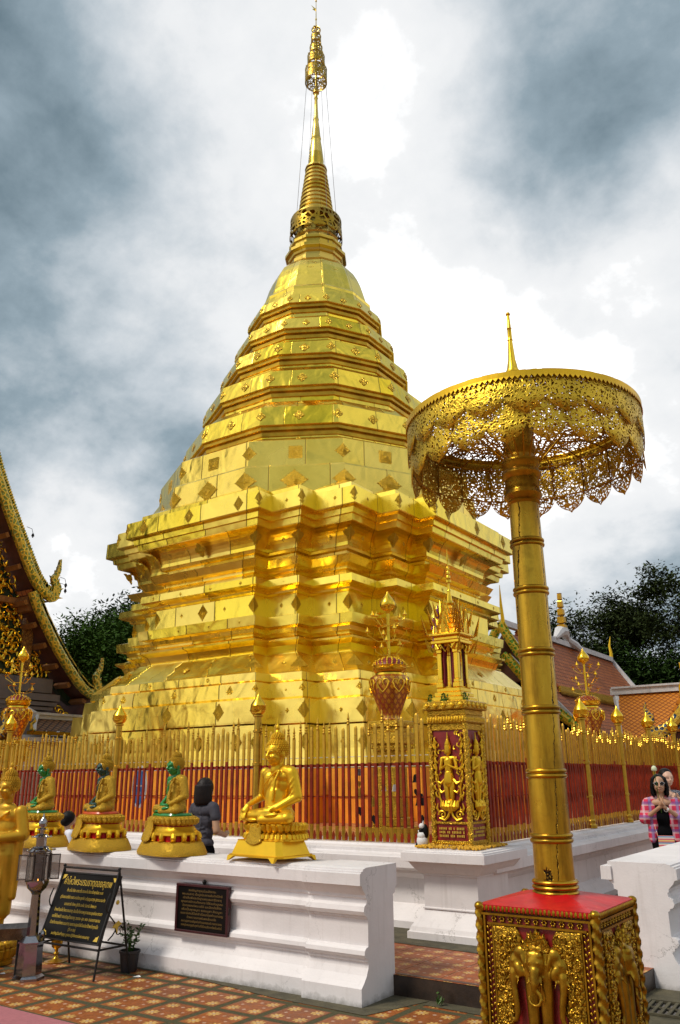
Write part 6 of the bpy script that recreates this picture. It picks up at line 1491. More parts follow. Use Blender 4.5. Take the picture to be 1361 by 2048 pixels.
# ------------------------------------------------------------------ sign on an easel
def text_obj(name, body, size, mat, parent, loc, rot, align='CENTER', ext=0.0006):
    cu = bpy.data.curves.new(name, 'FONT'); cu.body = body; cu.size = size; cu.align_x = align; cu.align_y = 'CENTER'; cu.extrude = ext; cu.resolution_u = 3
    o = bpy.data.objects.new(name, cu); COL.objects.link(o); dg = bpy.context.evaluated_depsgraph_get(); dg.update()
    me = bpy.data.meshes.new_from_object(o.evaluated_get(dg)); bpy.data.objects.remove(o)
    me.materials.clear(); me.materials.append(mat)
    w = bpy.data.objects.new(name, me); COL.objects.link(w); w.parent = parent; w.location = loc; w.rotation_euler = rot; return w
t = thing('sign_board', 'black board with gold thai lettering leaning on an iron easel against the wall', 'sign', (-6.70, 5.42, 0), radians(1))
tilt = radians(-21)
bd = obj('board', MB(), BLACK, t); bpy.data.objects.remove(bd)
g = MB(); g.bev(-.39, -.012, -.28, .39, .012, .28, .005); bd = obj('board', g, BLACK, t, loc=(0, -.02, .545), rot=(tilt, 0, 0))
g = MB()
for (x0, x1, z0, z1) in ((-.40, .40, .28, .292), (-.40, .40, -.292, -.28), (-.402, -.39, -.28, .28), (.39, .402, -.28, .28)): g.box(x0, -.016, z0, x1, .014, z1)
obj('board_frame', g, BLKM, bd)
lines = [('คำไหว้พระบรมธาตุดอยสุเทพ', .205, .088, .66), ('ตั้ง นะโม ตัสสะ ภะคะวะโต อะระหะโต สัมมาสัมพุทธัสสะ ๓ จบ', .128, .036, .50), ('สุวัณณะเจติยัง เกสะวะระมัตถะลุงคัง วะรัญญะธาตุง สุเทวะนามะกัง', .068, .036, .62), ('นะระเทเวหิ สัพพะปูชิตัง อะหัง วันทามิ สัพพะทา', .010, .036, .44),
         ('ข้าพเจ้าขอไหว้พระบรมธาตุ อันเป็นที่เคารพบูชาของมนุษย์และเทวดา', -.045, .036, .66), ('ขอให้ข้าพเจ้า จงเจริญด้วยอายุ วรรณะ สุขะ พละ ตลอดกาลนาน', -.100, .036, .66), ('ด้วยอำนาจแห่งพระบรมธาตุ ขอความสุขสวัสดีจงมีแก่ข้าพเจ้าทุกเมื่อ', -.153, .036, .66), ('(ว่า ๓ จบ)', -.198, .034, .10), ('ขอเชิญร่วมทำบุญ บูรณะปฏิสังขรณ์พระบรมธาตุ', -.242, .032, .52)]
for i, (s_, z, size, wmax) in enumerate(lines):
    o = text_obj('lettering', s_, size, LETTER, bd, (0 if i else .0, -.0145, z), (pi/2, 0, 0))
    xs = [v.co.x for v in o.data.vertices]; w_ = max(xs)-min(xs) if xs else 1; k = wmax/w_
    o.scale = (k, 1.0 if i == 0 else 1.05, 1)
g = MB()
for sx in (-1, 1):
    for sz in (-1, 1): g.prism([(.375*sx, .265*sz), (.375*sx, .215*sz), (.355*sx, .235*sz), (.335*sx, .245*sz), (.32*sx, .265*sz)], (0, -.0135, 0), (1, 0, 0), (0, 0, 1), (0, .001, 0)); g.ell((.35*sx, -.0135, .24*sz), (.012, .002, .012), 8, 4)
obj('corner_ornament', g, LETTER, bd)
for sx in (-1, 1):
    g = MB(); g.tube([(.385*sx, .07, .86), (.385*sx, -.10, .26), (.385*sx, -.14, 0)], .010, 8); obj('leg', g, BLKM, t)
    g = MB(); g.tube([(.385*sx, .07, .86), (.41*sx, .24, 0)], .010, 8); obj('leg', g, BLKM, t)
g = MB(); g.tube([(-.385, -.115, .235), (.385, -.115, .235)], .010, 8); g.tube([(-.39, .18, .235), (.40, .18, .235)], .009, 8)
for sx in (-1, 1): g.tube([(.385*sx, -.115, .235), (.40*sx, .18, .235)], .009, 8)
g.tube([(-.385, .07, .86), (.385, .07, .86)], .010, 8)
for sx in (-1, 1):
    pts = [(.395*sx, -.02+.10*sin(q*.55)*(1-q/16), .30+.035*q) for q in range(12)]; g.tube(pts, .006, 6); spiral(g, (.395*sx, .10, .36), .05, 1.3, (0, 1, 0), (0, 0, 1), .006); g.ell((.385*sx, .07, .875), (.016, .016, .016), 8, 6)
obj('iron_scrollwork', g, BLKM, t, True)
g = MB(); g.prism([(0, 0), (.05, .03), (.09, .0), (.05, -.02), (.045, -.08), (.02, -.03), (-.02, -.02)], (.402, .03, .42), (0, 1, 0), (0, 0, 1), (.004, 0, 0)); g.ell((.40, .06, .60), (.008, .02, .02)); obj('gilt_leaf_ornament', g, LETTER, t)
# plaque on the wall
t = thing('wall_plaque', 'small dark plaque with worn gold lettering in a maroon frame hung on the white wall', 'plaque', (-5.66, 5.925, .54))
g = MB(); g.bev(-.305, -.02, -.185, .305, .015, .185, .006); obj('plaque_board', g, BLACK, t)
g = MB()
for (x0, x1, z0, z1) in ((-.325, .325, .18, .20), (-.325, .325, -.20, -.18), (-.325, -.30, -.18, .18), (.30, .325, -.18, .18)): g.bev(x0, -.03, z0, x1, .015, z1, .003)
obj('plaque_frame', g, MAROON, t)
g = MB(); g.tube([(0, .0, .20), (0, .01, .23)], .014, 8); g.ell((0, 0, .225), (.018, .018, .018)); g.tube([(.325, -.02, -.02), (.345, -.03, .0), (.35, -.03, .03)], .008, 6); obj('hook', g, BLKM, t, True)
wl = ['ขอเชิญสาธุชนร่วมสักการะ', 'พระบรมธาตุ เป็นปูชนียสถานอันศักดิ์สิทธิ์', 'สร้างขึ้นเพื่อประดิษฐานพระบรมสารีริกธาตุ', 'พุทธศาสนิกชนทั้งหลาย ได้ร่วมกันบูรณะ', 'ปิดทององค์พระเจดีย์ และฉัตรทั้งสี่ทิศ', 'เพื่อเป็นพุทธบูชา ธรรมบูชา สังฆบูชา', 'ขออานิสงส์นี้จงสำเร็จแก่ทุกท่านเทอญ', 'ด้วยความเคารพในพระรัตนตรัย', 'ขอความสุขความเจริญจงมีแก่ท่านและครอบครัว ตลอดกาลนาน', 'ขออนุโมทนาบุญกับทุกท่านที่ได้ร่วมบริจาคทรัพย์ในครั้งนี้']
for i, s_ in enumerate(wl):
    wm = (.34, .50, .48, .52, .48, .50, .52, .36, .5, .5)[i]; o = text_obj('worn_lettering', s_, .026, LETTER_D, t, (0, -.0208, .148-.032*i), (pi/2, 0, 0)); xs = [v.co.x for v in o.data.vertices]; w_ = (max(xs)-min(xs)) if xs else 1; o.scale = (wm/w_, 1, 1)
# pot plant and brass cup
t = thing('potted_plant', 'small leafy plant in a black plastic pot at the foot of the white wall', 'plant', (-6.36, 5.72, 0))
g = MB(); g.lathe([(.07, 0), (.072, .005), (.088, .15), (.096, .155), (.096, .175), (.088, .175), (.084, .15), (.02, .145)], 24); obj('pot', g, POTM, t, True, 40)
g = MB(); g.lathe([(.085, .148), (.04, .158), (.002, .16)], 16); obj('soil', g, SOILM, t)
g = MB(); rd = random.Random(11)
st = MB()
for k in range(11):
    a = rd.uniform(0, 2*pi); r = rd.uniform(.02, .11); h = rd.uniform(.10, .32)*(1.2 if r < .06 else .7); top = Vector((r*cos(a)*1.4, r*sin(a)*1.4, .16+h)); st.tube([(r*.3*cos(a), r*.3*sin(a), .15), (r*.8*cos(a), r*.8*sin(a), .16+h*.6), top], [.004, .003, .002], 5)
    for q in range(16):
        f = rd.uniform(.35, 1.05); p = Vector((r*.3*cos(a), r*.3*sin(a), .15)).lerp(top, f); d = Vector((rd.gauss(0, 1), rd.gauss(0, 1), rd.gauss(.3, .6))).normalized(); s = rd.uniform(.014, .026); b3 = d.cross(Vector((rd.gauss(0, 1), rd.gauss(0, 1), rd.gauss(0, 1)))).normalized()
        g.add([p, p+d*s+b3*s*.45, p+d*2*s, p+d*s-b3*s*.45], [(0, 1, 2, 3)])
obj('stems', st, LEAF, t); obj('leaves', g, LEAF_S, t)
t = thing('brass_cup', 'brass goblet standing on the tiles behind the sign board', 'goblet', (-7.28, 5.62, 0))
g = MB(); g.lathe([(.07, 0), (.075, .01), (.04, .025), (.018, .04), (.015, .06), (.03, .075), (.015, .09), (.018, .11), (.045, .13), (.055, .17), (.058, .215), (.052, .215), (.045, .15)], 24); obj('cup', g, BRASS_D, t, True, 50)
g = MB(); g.lathe([(.10, 0), (.105, .008), (.02, .01)], 20); obj('saucer', g, BRASS_D, t, True, 50)
for lb, (x, y) in (('crumpled pale litter scrap on the tiles beside the easel leg', (-6.12, 5.60)), ('flat pale litter scrap on the tiles left of the lamp stand', (-7.25, 5.02))):
    g = MB(); g.add([(-.03, -.02, .004), (.03, -.015, .006), (.035, .02, .003), (.0, .03, .012), (-.03, .015, .004)], [(0, 1, 2, 3, 4)]); tag(obj('paper_scrap', g, WPAINT, None, loc=(x, y, 0)), lb, 'litter')

# ------------------------------------------------------------------ vase lanterns with golden flower stems
def red_lattice():
    m, tt, b = newmat('red_vase_gold_lattice'); uv = N(tt, 'ShaderNodeUVMap').outputs[0]
    sp = N(tt, 'ShaderNodeSeparateXYZ'); L(tt, vm(tt, 'MULTIPLY', uv, (14, 8.5, 0)), sp.inputs[0])
    p = mt(tt, 'ABSOLUTE', mt(tt, 'SUBTRACT', mt(tt, 'FRACT', mt(tt, 'ADD', sp.outputs[0], sp.outputs[1])), .5)); q = mt(tt, 'ABSOLUTE', mt(tt, 'SUBTRACT', mt(tt, 'FRACT', mt(tt, 'SUBTRACT', sp.outputs[0], sp.outputs[1])), .5))
    e = mt(tt, 'MAXIMUM', p, q); k = ramp(tt, e, [(0.30, 1.0), (0.33, 0.0)])
    line = ramp(tt, e, [(.46, 0.0), (.475, 1.0)])
    k2 = mt(tt, 'MAXIMUM', k, line)
    L(tt, mixc(tt, k2, (.24, .008, .012), (.85, .52, .08)), b.inputs['Base Color']); L(tt, k2, b.inputs['Metallic']); b.inputs['Roughness'].default_value = .28; return m
LATT = red_lattice()
def urn(loc, label, k=1.0, rz=0.0, seed=1):
    t = thing('flower_vase', label, 'vase', loc, rz, 'tall vases of golden flowers round the chedi')
    g = MB()   # stand
    for z0, z1, w in ((0, .12, .20), (.12, .22, .15), (.22, 1.0, .11), (1.0, 1.08, .14), (1.08, 1.22, .17), (1.22, 1.28, .15), (1.28, 1.36, .17)): g.bev(-w, -w, z0, w, w, z1, .008)
    for z in (1.04, 1.15, 1.32):
        for q in range(4):
            R = Matrix.Rotation(q*pi/2, 3, 'Z')
            for i in range(8): g.ell(R @ Vector((-.14+.04*i, -.165, z)), (.012, .012, .018), 6, 4)
    obj('stand', g, CARVE_B, t)
    prof = [(.085, 1.36), (.10, 1.38), (.09, 1.41), (.11, 1.47), (.15, 1.60), (.185, 1.72), (.205, 1.83), (.20, 1.90), (.17, 1.925)]
    rings = [[(r*cos(2*pi*i/32), r*sin(2*pi*i/32), z) for i in range(32)] for r, z in prof]
    m = MB(); vs = [p for r in rings for p in r]; fs = []; uvs = []
    for j in range(len(prof)-1):
        for i in range(32): fs.append((j*32+i, j*32+(i+1) % 32, (j+1)*32+(i+1) % 32, (j+1)*32+i)); a0_, a1_ = i/32, (i+1)/32; v0, v1 = (prof[j][1]-1.36), (prof[j+1][1]-1.36); uvs.append([(a0_, v0), (a1_, v0), (a1_, v1), (a0_, v1)])
    m.add(vs, fs, uvs); vo_ = obj('vase', m, LATT, t, True)
    g = MB()
    for q in range(8):   # gilt hearts
        a = q*pi/4+.2; ca, sa = cos(a), sin(a); P = lambda u, z: ((.207+.0)*cos(a+u/.205), (.207)*sin(a+u/.205), z)
        for s in (-1, 1): g.tube([P(0, 1.70), P(.045*s, 1.76), P(.062*s, 1.82), P(.045*s, 1.865), P(.015*s, 1.86), P(0, 1.83), P(.012*s, 1.79)], [.006, .008, .009, .009, .008, .007, .004], 6)
    obj('heart_ornament', g, GILT, vo_, True)
    g = MB(); g.lathe([(.15, 1.92), (.145, 1.955), (.155, 1.97), (.17, 2.0), (.175, 2.02), (.165, 2.03), (.17, 2.055)], 32); obj('gilt_collar', g, GILT, vo_, True, 30)
    g = MB(); g.lathe([(.168, 2.05), (.15, 2.09), (.11, 2.13), (.06, 2.155), (.02, 2.16)], 28); o = obj('lid', g, REDP2, vo_, True)
    g = MB()
    for j, (r, z) in enumerate(((.17, 2.06), (.158, 2.085), (.138, 2.112), (.105, 2.135), (.065, 2.155))):
        n_ = 22-3*j
        for i in range(n_): a = 2*pi*(i+.5*(j % 2))/n_; g.ell((r*cos(a), r*sin(a), z), (.010, .010, .012), 6, 4)
    obj('gilt_studs', g, GILT, o, True)
    g = MB(); g.tube([(0, 0, 2.14), (0, 0, 2.78)], .016, 8); obj('stem', g, GILT, t)
    g = MB(); z = 2.74; g.lathe([(.02, z), (.028, z+.03), (.055, z+.045), (.078, z+.08), (.085, z+.115), (.078, z+.15), (.045, z+.21), (.015, z+.265), (.002, z+.30)], 24); obj('lotus_bud', g, GILT, t, True)
    rd_ = random.Random(seed)
    for j, (z, r, n_) in enumerate(((2.30, .20, 5), (2.48, .20, 6), (2.68, .22, 6))):
        for i in range(n_):
            a = 2*pi*(i+.37*j)/n_+rd_.uniform(-.2, .2); rr = r*rd_.uniform(.65, 1.15); zz_ = z+rd_.uniform(-.04, .05); e_ = Vector((rr*cos(a), rr*sin(a), zz_)); g = MB()
            g.tube([(0, 0, z-.10), (rr*.5*cos(a), rr*.5*sin(a), z-.11), e_+Vector((0, 0, -.03)), e_], .004, 5)
            if rd_.random() < .5:
                g.lathe([(.010, 0), (.026, .008), (.026, .014), (.014, .04), (.002, .075)], 8); vs_ = g.v[-40:]; g.v[-40:] = [(x+e_.x, y+e_.y, q+e_.z) for x, y, q in vs_]
            else:
                for q in range(6):
                    b_ = q*pi/3; d = Vector((cos(b_), sin(b_), .55)).normalized(); p = Vector((-d.y, d.x, 0)).normalized()
                    g.add([e_, e_+d*.03+p*.016, e_+d*.062, e_+d*.03-p*.016], [(0, 1, 2, 3)])
                g.ell(e_+Vector((0, 0, .01)), (.012, .012, .012), 6, 4)
            obj('flower_sprig', g, GILT, t)
    return t
# centre vase near the front corner; base stands on the terrace
u1 = urn((-5.72, 9.35, .95), 'red latticed vase with golden flower stems, nearest one, in front of the chedi corner', 1.0, 0, 4); u1.scale = (1.3, 1.3, 1.03)
u2 = urn((-4.98, 15.0, .95), 'red latticed vase with golden flowers beside the right side fence, before the tiled roofs', 1.0, .6, 9); u2.scale = (1.28, 1.28, .97)
u3 = urn((-14.1, 9.5, .95), 'red latticed vase with golden flowers at the left edge in front of the carved gable', 1.0, .3, 5); u3.scale = (1.3, 1.3, 1.05)
# ------------------------------------------------------------------ buildings
def resample(pts, n):
    pts = [Vector(p) for p in pts]; L_ = [0]
    for a, b in zip(pts, pts[1:]): L_.append(L_[-1]+(b-a).length)
    out = []
    for k in range(n):
        s = L_[-1]*k/(n-1); i = max(0, min(len(pts)-2, next((j for j in range(len(pts)-1) if L_[j+1] >= s-1e-9), len(pts)-2)))
        f = (s-L_[i])/max(1e-9, L_[i+1]-L_[i]); p0 = pts[max(0, i-1)]; p1 = pts[i]; p2 = pts[i+1]; p3 = pts[min(len(pts)-1, i+2)]
        out.append(0.5*((2*p1)+(p2-p0)*f+(2*p0-5*p1+4*p2-p3)*f*f+(3*p1-p0-3*p2+p3)*f**3))
    return out
def barge(parent, curve, plane, w, th, mat, hook=None, teeth=None, nt_=60, tooth=0.14, name='bargeboard'):
    """naga bargeboard: curve of (a, z) in a vertical plane; plane(a, z, off) -> 3d; upturned hooked head; saw-toothed crest"""
    c = resample([Vector((a, z, 0)) for a, z in curve], nt_)
    g = MB(); rings = []
    for i, p in enumerate(c):
        tdir = (c[min(i+1, nt_-1)]-c[max(i-1, 0)]).normalized(); nrm_ = Vector((-tdir.y, tdir.x, 0))
        f = i/(nt_-1); ww = w*(1-0.35*max(0, (f-0.82)/0.18)) if hook is None else w
        up, dn = p+nrm_*ww*0.5, p-nrm_*ww*0.5
        rings.append([plane(up.x, up.y, 0), plane(up.x, up.y, th), plane(p.x+nrm_.x*ww*.2, p.y+nrm_.y*ww*.2, th*1.4), plane(p.x-nrm_.x*ww*.2, p.y-nrm_.y*ww*.2, th*1.4), plane(dn.x, dn.y, th), plane(dn.x, dn.y, 0)])
    g.loft(rings); o = obj(name, g, mat, parent)
    g = MB()
    for i in range(2, nt_-1):
        p = c[i]; tdir = (c[min(i+1, nt_-1)]-c[max(i-1, 0)]).normalized(); nrm_ = Vector((-tdir.y, tdir.x, 0))
        for q in (0, .5):
            b0 = p+tdir*q*((c[min(i+1, nt_-1)]-p).length)+nrm_*w*.48; A, B, C = b0, b0+tdir*tooth*.8, b0+nrm_*tooth-tdir*tooth*.25
            mid = b0+nrm_*tooth*.6+tdir*tooth*.5
            pts = [A, B, mid, C]
            vs = [plane(v.x, v.y, th*.2) for v in pts]+[plane(v.x, v.y, th*.8) for v in pts]
            g.add(vs, [(0, 1, 2, 3), (7, 6, 5, 4), (0, 4, 5, 1), (1, 5, 6, 2), (2, 6, 7, 3), (3, 7, 4, 0)])
    if teeth is None: obj('crest_teeth', g, mat, o)
    if hook:
        hc = resample([Vector((a, z, 0)) for a, z in hook], 26); g = MB(); rings = []
        for i, p in enumerate(hc):
            f = i/25; tdir = (hc[min(i+1, 25)]-hc[max(i-1, 0)]).normalized(); nrm_ = Vector((-tdir.y, tdir.x, 0)); ww = w*(1.0-0.95*f**1.3)*(1+.22*abs(sin(f*14)))
            rings.append([plane(p.x+nrm_.x*ww*k, p.y+nrm_.y*ww*k, oo) for k, oo in ((.5, 0), (.5, th), (-.5, th), (-.5, 0))])
        g.loft(rings)
        for i in range(4, 24, 3):
            p = hc[i]; tdir = (hc[i+1]-hc[i-1]).normalized(); nrm_ = Vector((-tdir.y, tdir.x, 0)); f = i/25; ww = w*(1.1-f)
            for s in (-1, 1):
                pts = [p+nrm_*s*ww*.4-tdir*ww*.2, p+nrm_*s*ww*.4+tdir*ww*.3, p+nrm_*s*ww*.95+tdir*ww*.7]
                vs = [plane(v.x, v.y, th*.3) for v in pts]+[plane(v.x, v.y, th*.7) for v in pts]; g.add(vs, [(0, 1, 2), (5, 4, 3), (0, 3, 4, 1), (1, 4, 5, 2), (2, 5, 3, 0)])
        obj('naga_head', g, mat, o)
    return o, c
V_ = thing('viharn', 'temple hall at the left edge with naga bargeboards, carved gilt gable and brown eaves', 'temple hall', (-20, 12, 0))
def sub0(o):   # children built in world space; parent sits at base
    return o
def plx(X): return lambda a, z, off: (X+off+20, a-12, z)
upc = [(10.4, 14.8), (10.9, 13.0), (11.28, 11.5), (11.82, 10.12), (12.40, 8.98), (13.0, 7.94), (13.46, 7.18), (13.82, 6.80), (14.08, 6.68)]
lwc = [(13.50, 6.72), (13.72, 6.32), (13.98, 5.93), (14.48, 5.26), (15.08, 4.60), (15.5, 4.22), (15.80, 4.05)]
_, cu = barge(V_, upc, plx(-20), .28, .12, SCALE, hook=[(14.0, 6.67), (14.20, 6.72), (14.27, 6.98), (14.16, 7.2), (14.27, 7.45), (14.31, 7.82)], tooth=.15, nt_=60)
_, cl = barge(V_, lwc, plx(-20), .25, .12, SCALE, hook=[(15.72, 4.07), (15.93, 4.10), (16.02, 4.36), (15.94, 4.58), (16.08, 4.82), (16.12, 5.15)], tooth=.12, nt_=45)
barge(V_, [(11.2, 13.6), (11.45, 12.6), (11.7, 11.6), (11.88, 10.9)], plx(-21.5), .3, .14, SCALE, hook=[(11.8, 10.95), (11.98, 11.1), (11.92, 11.5), (11.97, 12.0)], nt_=20, name='upper_bargeboard')
def roof_strip(cv, X0, X1, dz, name, matT, parent, yo):
    g = MB(); n = len(cv); vs = []; fs = []; uvs = []; s = 0
    for i, p in enumerate(cv):
        if i: s += (p-cv[i-1]).length
        vs += [(X0+20, p.x-yo, p.y+dz), (X1+20, p.x-yo, p.y+dz)]
        if i: fs.append((2*i-2, 2*i-1, 2*i+1, 2*i)); uvs.append([(0, s0), (abs(X1-X0), s0), (abs(X1-X0), s), (0, s)])
        s0 = s
    g.add(vs, fs, uvs); return obj(name, g, matT, parent)
roof_strip(cu, -20, -30, .12, 'roof', ROOF_R, V_, 12); roof_strip(cl, -20, -30, .10, 'roof', ROOF_R, V_, 12)
roof_strip(cu, -20, -30, -.16, 'soffit', WOOD, V_, 12); roof_strip(cl, -20, -30, -.14, 'soffit', WOOD, V_, 12)
for cv, st in ((cu, 6), (cl, 8)):
    for i in range(3, len(cv)-1, st):
        p = cv[i]; tdir = (cv[i+1]-cv[i-1]).normalized(); nrm_ = Vector((-tdir.y, tdir.x, 0)); q = p-nrm_*.24
        g = MB(); g.obox((-.33, q.x-12, q.y), ((1, 0, 0), (0, tdir.x, tdir.y), (0, nrm_.x, nrm_.y)), (.31, .07, .05))
        obj('rafter', g, WOOD_L, V_)
# gable wall with carved scrollwork
g = MB(); poly = [(6, 4.35), (15.75, 4.35)]+[(p.x-.05, p.y-.30) for p in reversed(cl)]+[(p.x-.1, p.y-.30) for p in reversed(cu)]+[(6, 15)]
g.prism([(a-12, z) for a, z in poly], (-.66, 0, 0), (0, 1, 0), (0, 0, 1), (-.2, 0, 0)); obj('gable_wall', g, simple('gable_dark_green', (0.012, 0.03, 0.014), .6), V_)
def inside(a, z):
    for cv in (cu, cl):
        for p, q in zip(cv, cv[1:]):
            if min(p.x, q.x) <= a <= max(p.x, q.x) and (q.x != p.x):
                zz_ = p.y+(q.y-p.y)*(a-p.x)/(q.x-p.x)
                if cv is cl and a > 13.7: return z < zz_-.34
                if cv is cu and a <= 13.75: return z < zz_-.38
    return False
g = MB(); rd = random.Random(8); cnt = 0
gx = [(y, z) for y in [11.0+.24*i for i in range(20)] for z in [4.5+.235*j for j in range(24)]]
for a, z in gx:
    a += rd.uniform(-.07, .07); z += rd.uniform(-.07, .07)
    if not inside(a, z) or 13.72 < a < 14.12: continue
    s = rd.choice((-1, 1)); ph = rd.uniform(0, 2*pi); pts = []; n_ = 16
    for k in range(n_):
        f = k/(n_-1); r = .17*(1-f*.85); an = ph+s*f*2.4*pi*.75; pts.append((-.63+.05*f, a-12+r*cos(an), z+r*sin(an)))
    g.tube(pts, [.030*(1-.5*k/n_) for k in range(n_)], 5)
    for q in range(4):
        an = rd.uniform(0, 2*pi); r0 = rd.uniform(.12, .2); p = Vector((-.60, a-12+r0*cos(an), z+r0*sin(an))); d = Vector((.1, cos(an+.8*s), sin(an+.8*s))).normalized()
        g.tube([p, p+d*.06, p+d*.14], [.014, .035, .004], 5)
obj('gable_scrollwork', g, GILT, V_, True)
g = MB(); g.box(-.67, 13.78-12, 4.3, -.50, 14.06-12, 6.2); obj('gable_post', g, relief_gold('red_gold_lattice', 9, .01, .5, (.45, .22, .05), (.10, .015, .01), metal=.3), V_)
g = MB(); g.box(-.7, 6-12, 6.42, -.45, 13.7-12, 6.58); g.box(-.7, 13.5-12, 6.2, -.1, 13.95-12, 6.62)
obj('tie_beam', g, WOOD_L, V_)
g = MB(); g.box(-9, 3.7, 3.4, -.05, 3.95, 4.35); g.box(-3, 6-12, .15, -2.4, 15.0-12, 4.3); obj('wall', g, WOOD, V_)
g = MB()
for k, (z0, z1, y1, o_) in enumerate(((4.02, 4.45, 14.75, 0), (3.80, 4.02, 14.98, .08), (3.66, 3.80, 14.92, .05), (3.54, 3.66, 14.82, .02), (3.42, 3.54, 14.74, -.02), (.95, 3.42, 14.6, -.06))):
    g.box(-1.2, 6-12, z0, -.5+o_, y1-12, z1-.002)
    g.box(-1.2, 13.6-12, z0+.01, -.36+o_, y1-12+.02, z1-.03)
obj('stepped_cornice', g, GREYST, V_)
g = MB(); 
for k in range(4): spiral(g, (-.42, 15.05-12+.14*k, 3.62-.09*k), .12, 1.2, (0, 1, 0), (0, 0, 1), .03, 14, (-1)**k)
obj('eave_bracket', g, GILT, V_, True)
for lb, (y, z) in (('small dark wind bell hanging from the upper naga hook of the hall', (14.62, 7.12)), ('lower dark wind bell hanging by the naga hook of the hall', (14.62, 6.95)), ('tiny dark wind bell on the crest of the left hall roof', (13.35, 8.35))):
    t = thing('wind_bell', lb, 'bell', (-20, y, z), group='wind bells on the hall roof'); g = MB(); g.lathe([(.005, .06), (.03, .04), (.045, -.03), (.04, -.03)], 10); g.tube([(0, 0, -.02), (0, 0, -.07)], .02, 6); obj('bell_body', g, BLKM, t, True); g = MB(); g.tube([(0, 0, .05), (0, -.05, .18), (0, -.22, .20)], .008, 5); obj('hanger', g, BLKM, t)
# low gallery roof behind the chedi on the left
t = thing('gallery_roof', 'low gallery with weathered brown tiles and white ridge between the hall and the chedi', 'building', (-19.3, 17, 0))
g = MB(); g.add([(.9, -4.2, 2.86), (.9, 6, 2.86), (.3, 6, 3.22), (.3, -3.55, 3.22)], [(0, 1, 2, 3)], [[(0, 0), (10, 0), (10, .7), (0.6, .7)]]); obj('roof', g, ROOF_B, t)
g = MB(); g.box(.1, -3.75, 3.20, .34, 6, 3.34); g.box(.26, -3.7, 3.30, .38, 6, 3.36); g.tube([(.32, -3.6, 3.30), (.6, -3.85, 3.10), (.95, -4.1, 2.86)], .05, 6); g.tube([(.3, -3.65, 3.3), (.3, -3.8, 3.38), (.3, -4.0, 3.52)], [.08, .06, .02], 6); g.box(.45, -4.4, 2.6, .9, 6, 2.70); obj('white_ridge', g, WHITE_R, t)
g = MB(); g.box(.80, -4.2, 2.76, .93, 6, 2.85); obj('eave_fascia', g, BRASS_D, t)
g = MB(); g.box(-.6, -4.1, .15, .42, 6, 2.78); obj('wall', g, WHITE, t)
g = MB(); g.tube([(.95, -4.1, 2.85), (.98, -4.2, 2.88), (.98, -4.22, 3.0), (.98, -4.12, 3.08), (.98, -4.14, 3.2)], [.05, .05, .04, .035, .01], 6); obj('naga_finial', g, SCALE, t)
# gate pavilion roof end, close at the left edge
t = thing('gate_pavilion', 'blue and gold naga eave of the gate pavilion in front of the left flower vase', 'pavilion', (-14.6, 9.1, 0))
ply = lambda a, z, off: (a+14.6, -off, z)
barge(t, [(-15.6, 3.9), (-15.0, 3.25), (-14.55, 2.90), (-14.42, 2.78), (-14.30, 2.66), (-14.10, 2.55)], ply, .17, .07, SCALE_B, hook=[(-14.2, 2.57), (-14.0, 2.50), (-13.84, 2.52), (-13.76, 2.63), (-13.80, 2.78), (-13.70, 2.92)], tooth=.06, nt_=40)
barge(t, [(-15.9, 4.6), (-15.1, 3.75), (-14.75, 3.45)], lambda a, z, off: (a+14.6, -off-.1, z), .15, .07, SCALE_B, hook=[(-14.78, 3.45), (-14.6, 3.30), (-14.42, 3.28), (-14.34, 3.42), (-14.36, 3.62)], tooth=.05, nt_=24, name='upper_bargeboard')
g = MB(); g.box(-1.6, 0, 2.35, .30, .7, 2.50); g.box(-1.6, .02, .15, .10, .5, 2.36); obj('carved_post', g, relief_gold('brown_carved_wood', 30, .01, .5, (.32, .13, .02), (.05, .015, .005), metal=.4), t)

# temple hall behind on the right
H = thing('tiled_hall', 'large hall with steep red-brown tiled roof and white ridge, right of the umbrella pole', 'temple hall', (-10, 28, 0))
def quadroof(name, pts, mat, parent, o, th=.12):
    g = MB(); P = [Vector(p)-Vector(o) for p in pts]; w = (P[1]-P[0]).length; w2 = (P[2]-P[3]).length; h = (P[3]-P[0]).length
    nseg = 6; vs = []; fs = []; uvs = []
    g.add(P, [(0, 1, 2, 3)], [[(0, 0), (w, 0), (w, h), (0, h)]]); ob = obj(name, g, mat, parent); sd = ob.modifiers.new('t', 'SOLIDIFY'); sd.thickness = th; return ob
HO = (-10, 28, 0)
quadroof('roof', [(-8.85, 24.2, 4.22), (-8.85, 33.6, 4.30), (-10.05, 33.6, 6.05), (-10.05, 24.2, 6.05)], ROOF_R, H, HO)
quadroof('roof', [(-11.25, 33.6, 4.25), (-11.25, 24.2, 4.22), (-10.05, 24.2, 6.05), (-10.05, 33.6, 6.05)], ROOF_R, H, HO)
quadroof('roof', [(-7.75, 24.0, 2.75), (-7.75, 30.5, 2.75), (-9.0, 30.5, 4.1), (-9.0, 24.0, 4.1)], ROOF_R, H, HO)
quadroof('front_roof', [(-8.9, 23.0, 3.95), (-8.9, 25.0, 3.95), (-10.05, 25.0, 5.75), (-10.05, 23.0, 5.75)], ROOF_R, H, HO)
def wb(a, b, w, h, mat, name, parent, o):
    a = Vector(a)-Vector(o); b = Vector(b)-Vector(o); t_ = (b-a).normalized(); s_ = t_.cross(Vector((0, 0, 1))).normalized(); u_ = s_.cross(t_); g = MB(); g.obox((a+b)/2, (t_, s_, u_), ((b-a).length/2, w, h)); return obj(name, g, mat, parent)
wb((-10.05, 23.0, 6.12), (-10.05, 33.7, 6.14), .09, .09, WHITE_R, 'white_ridge', H, HO)
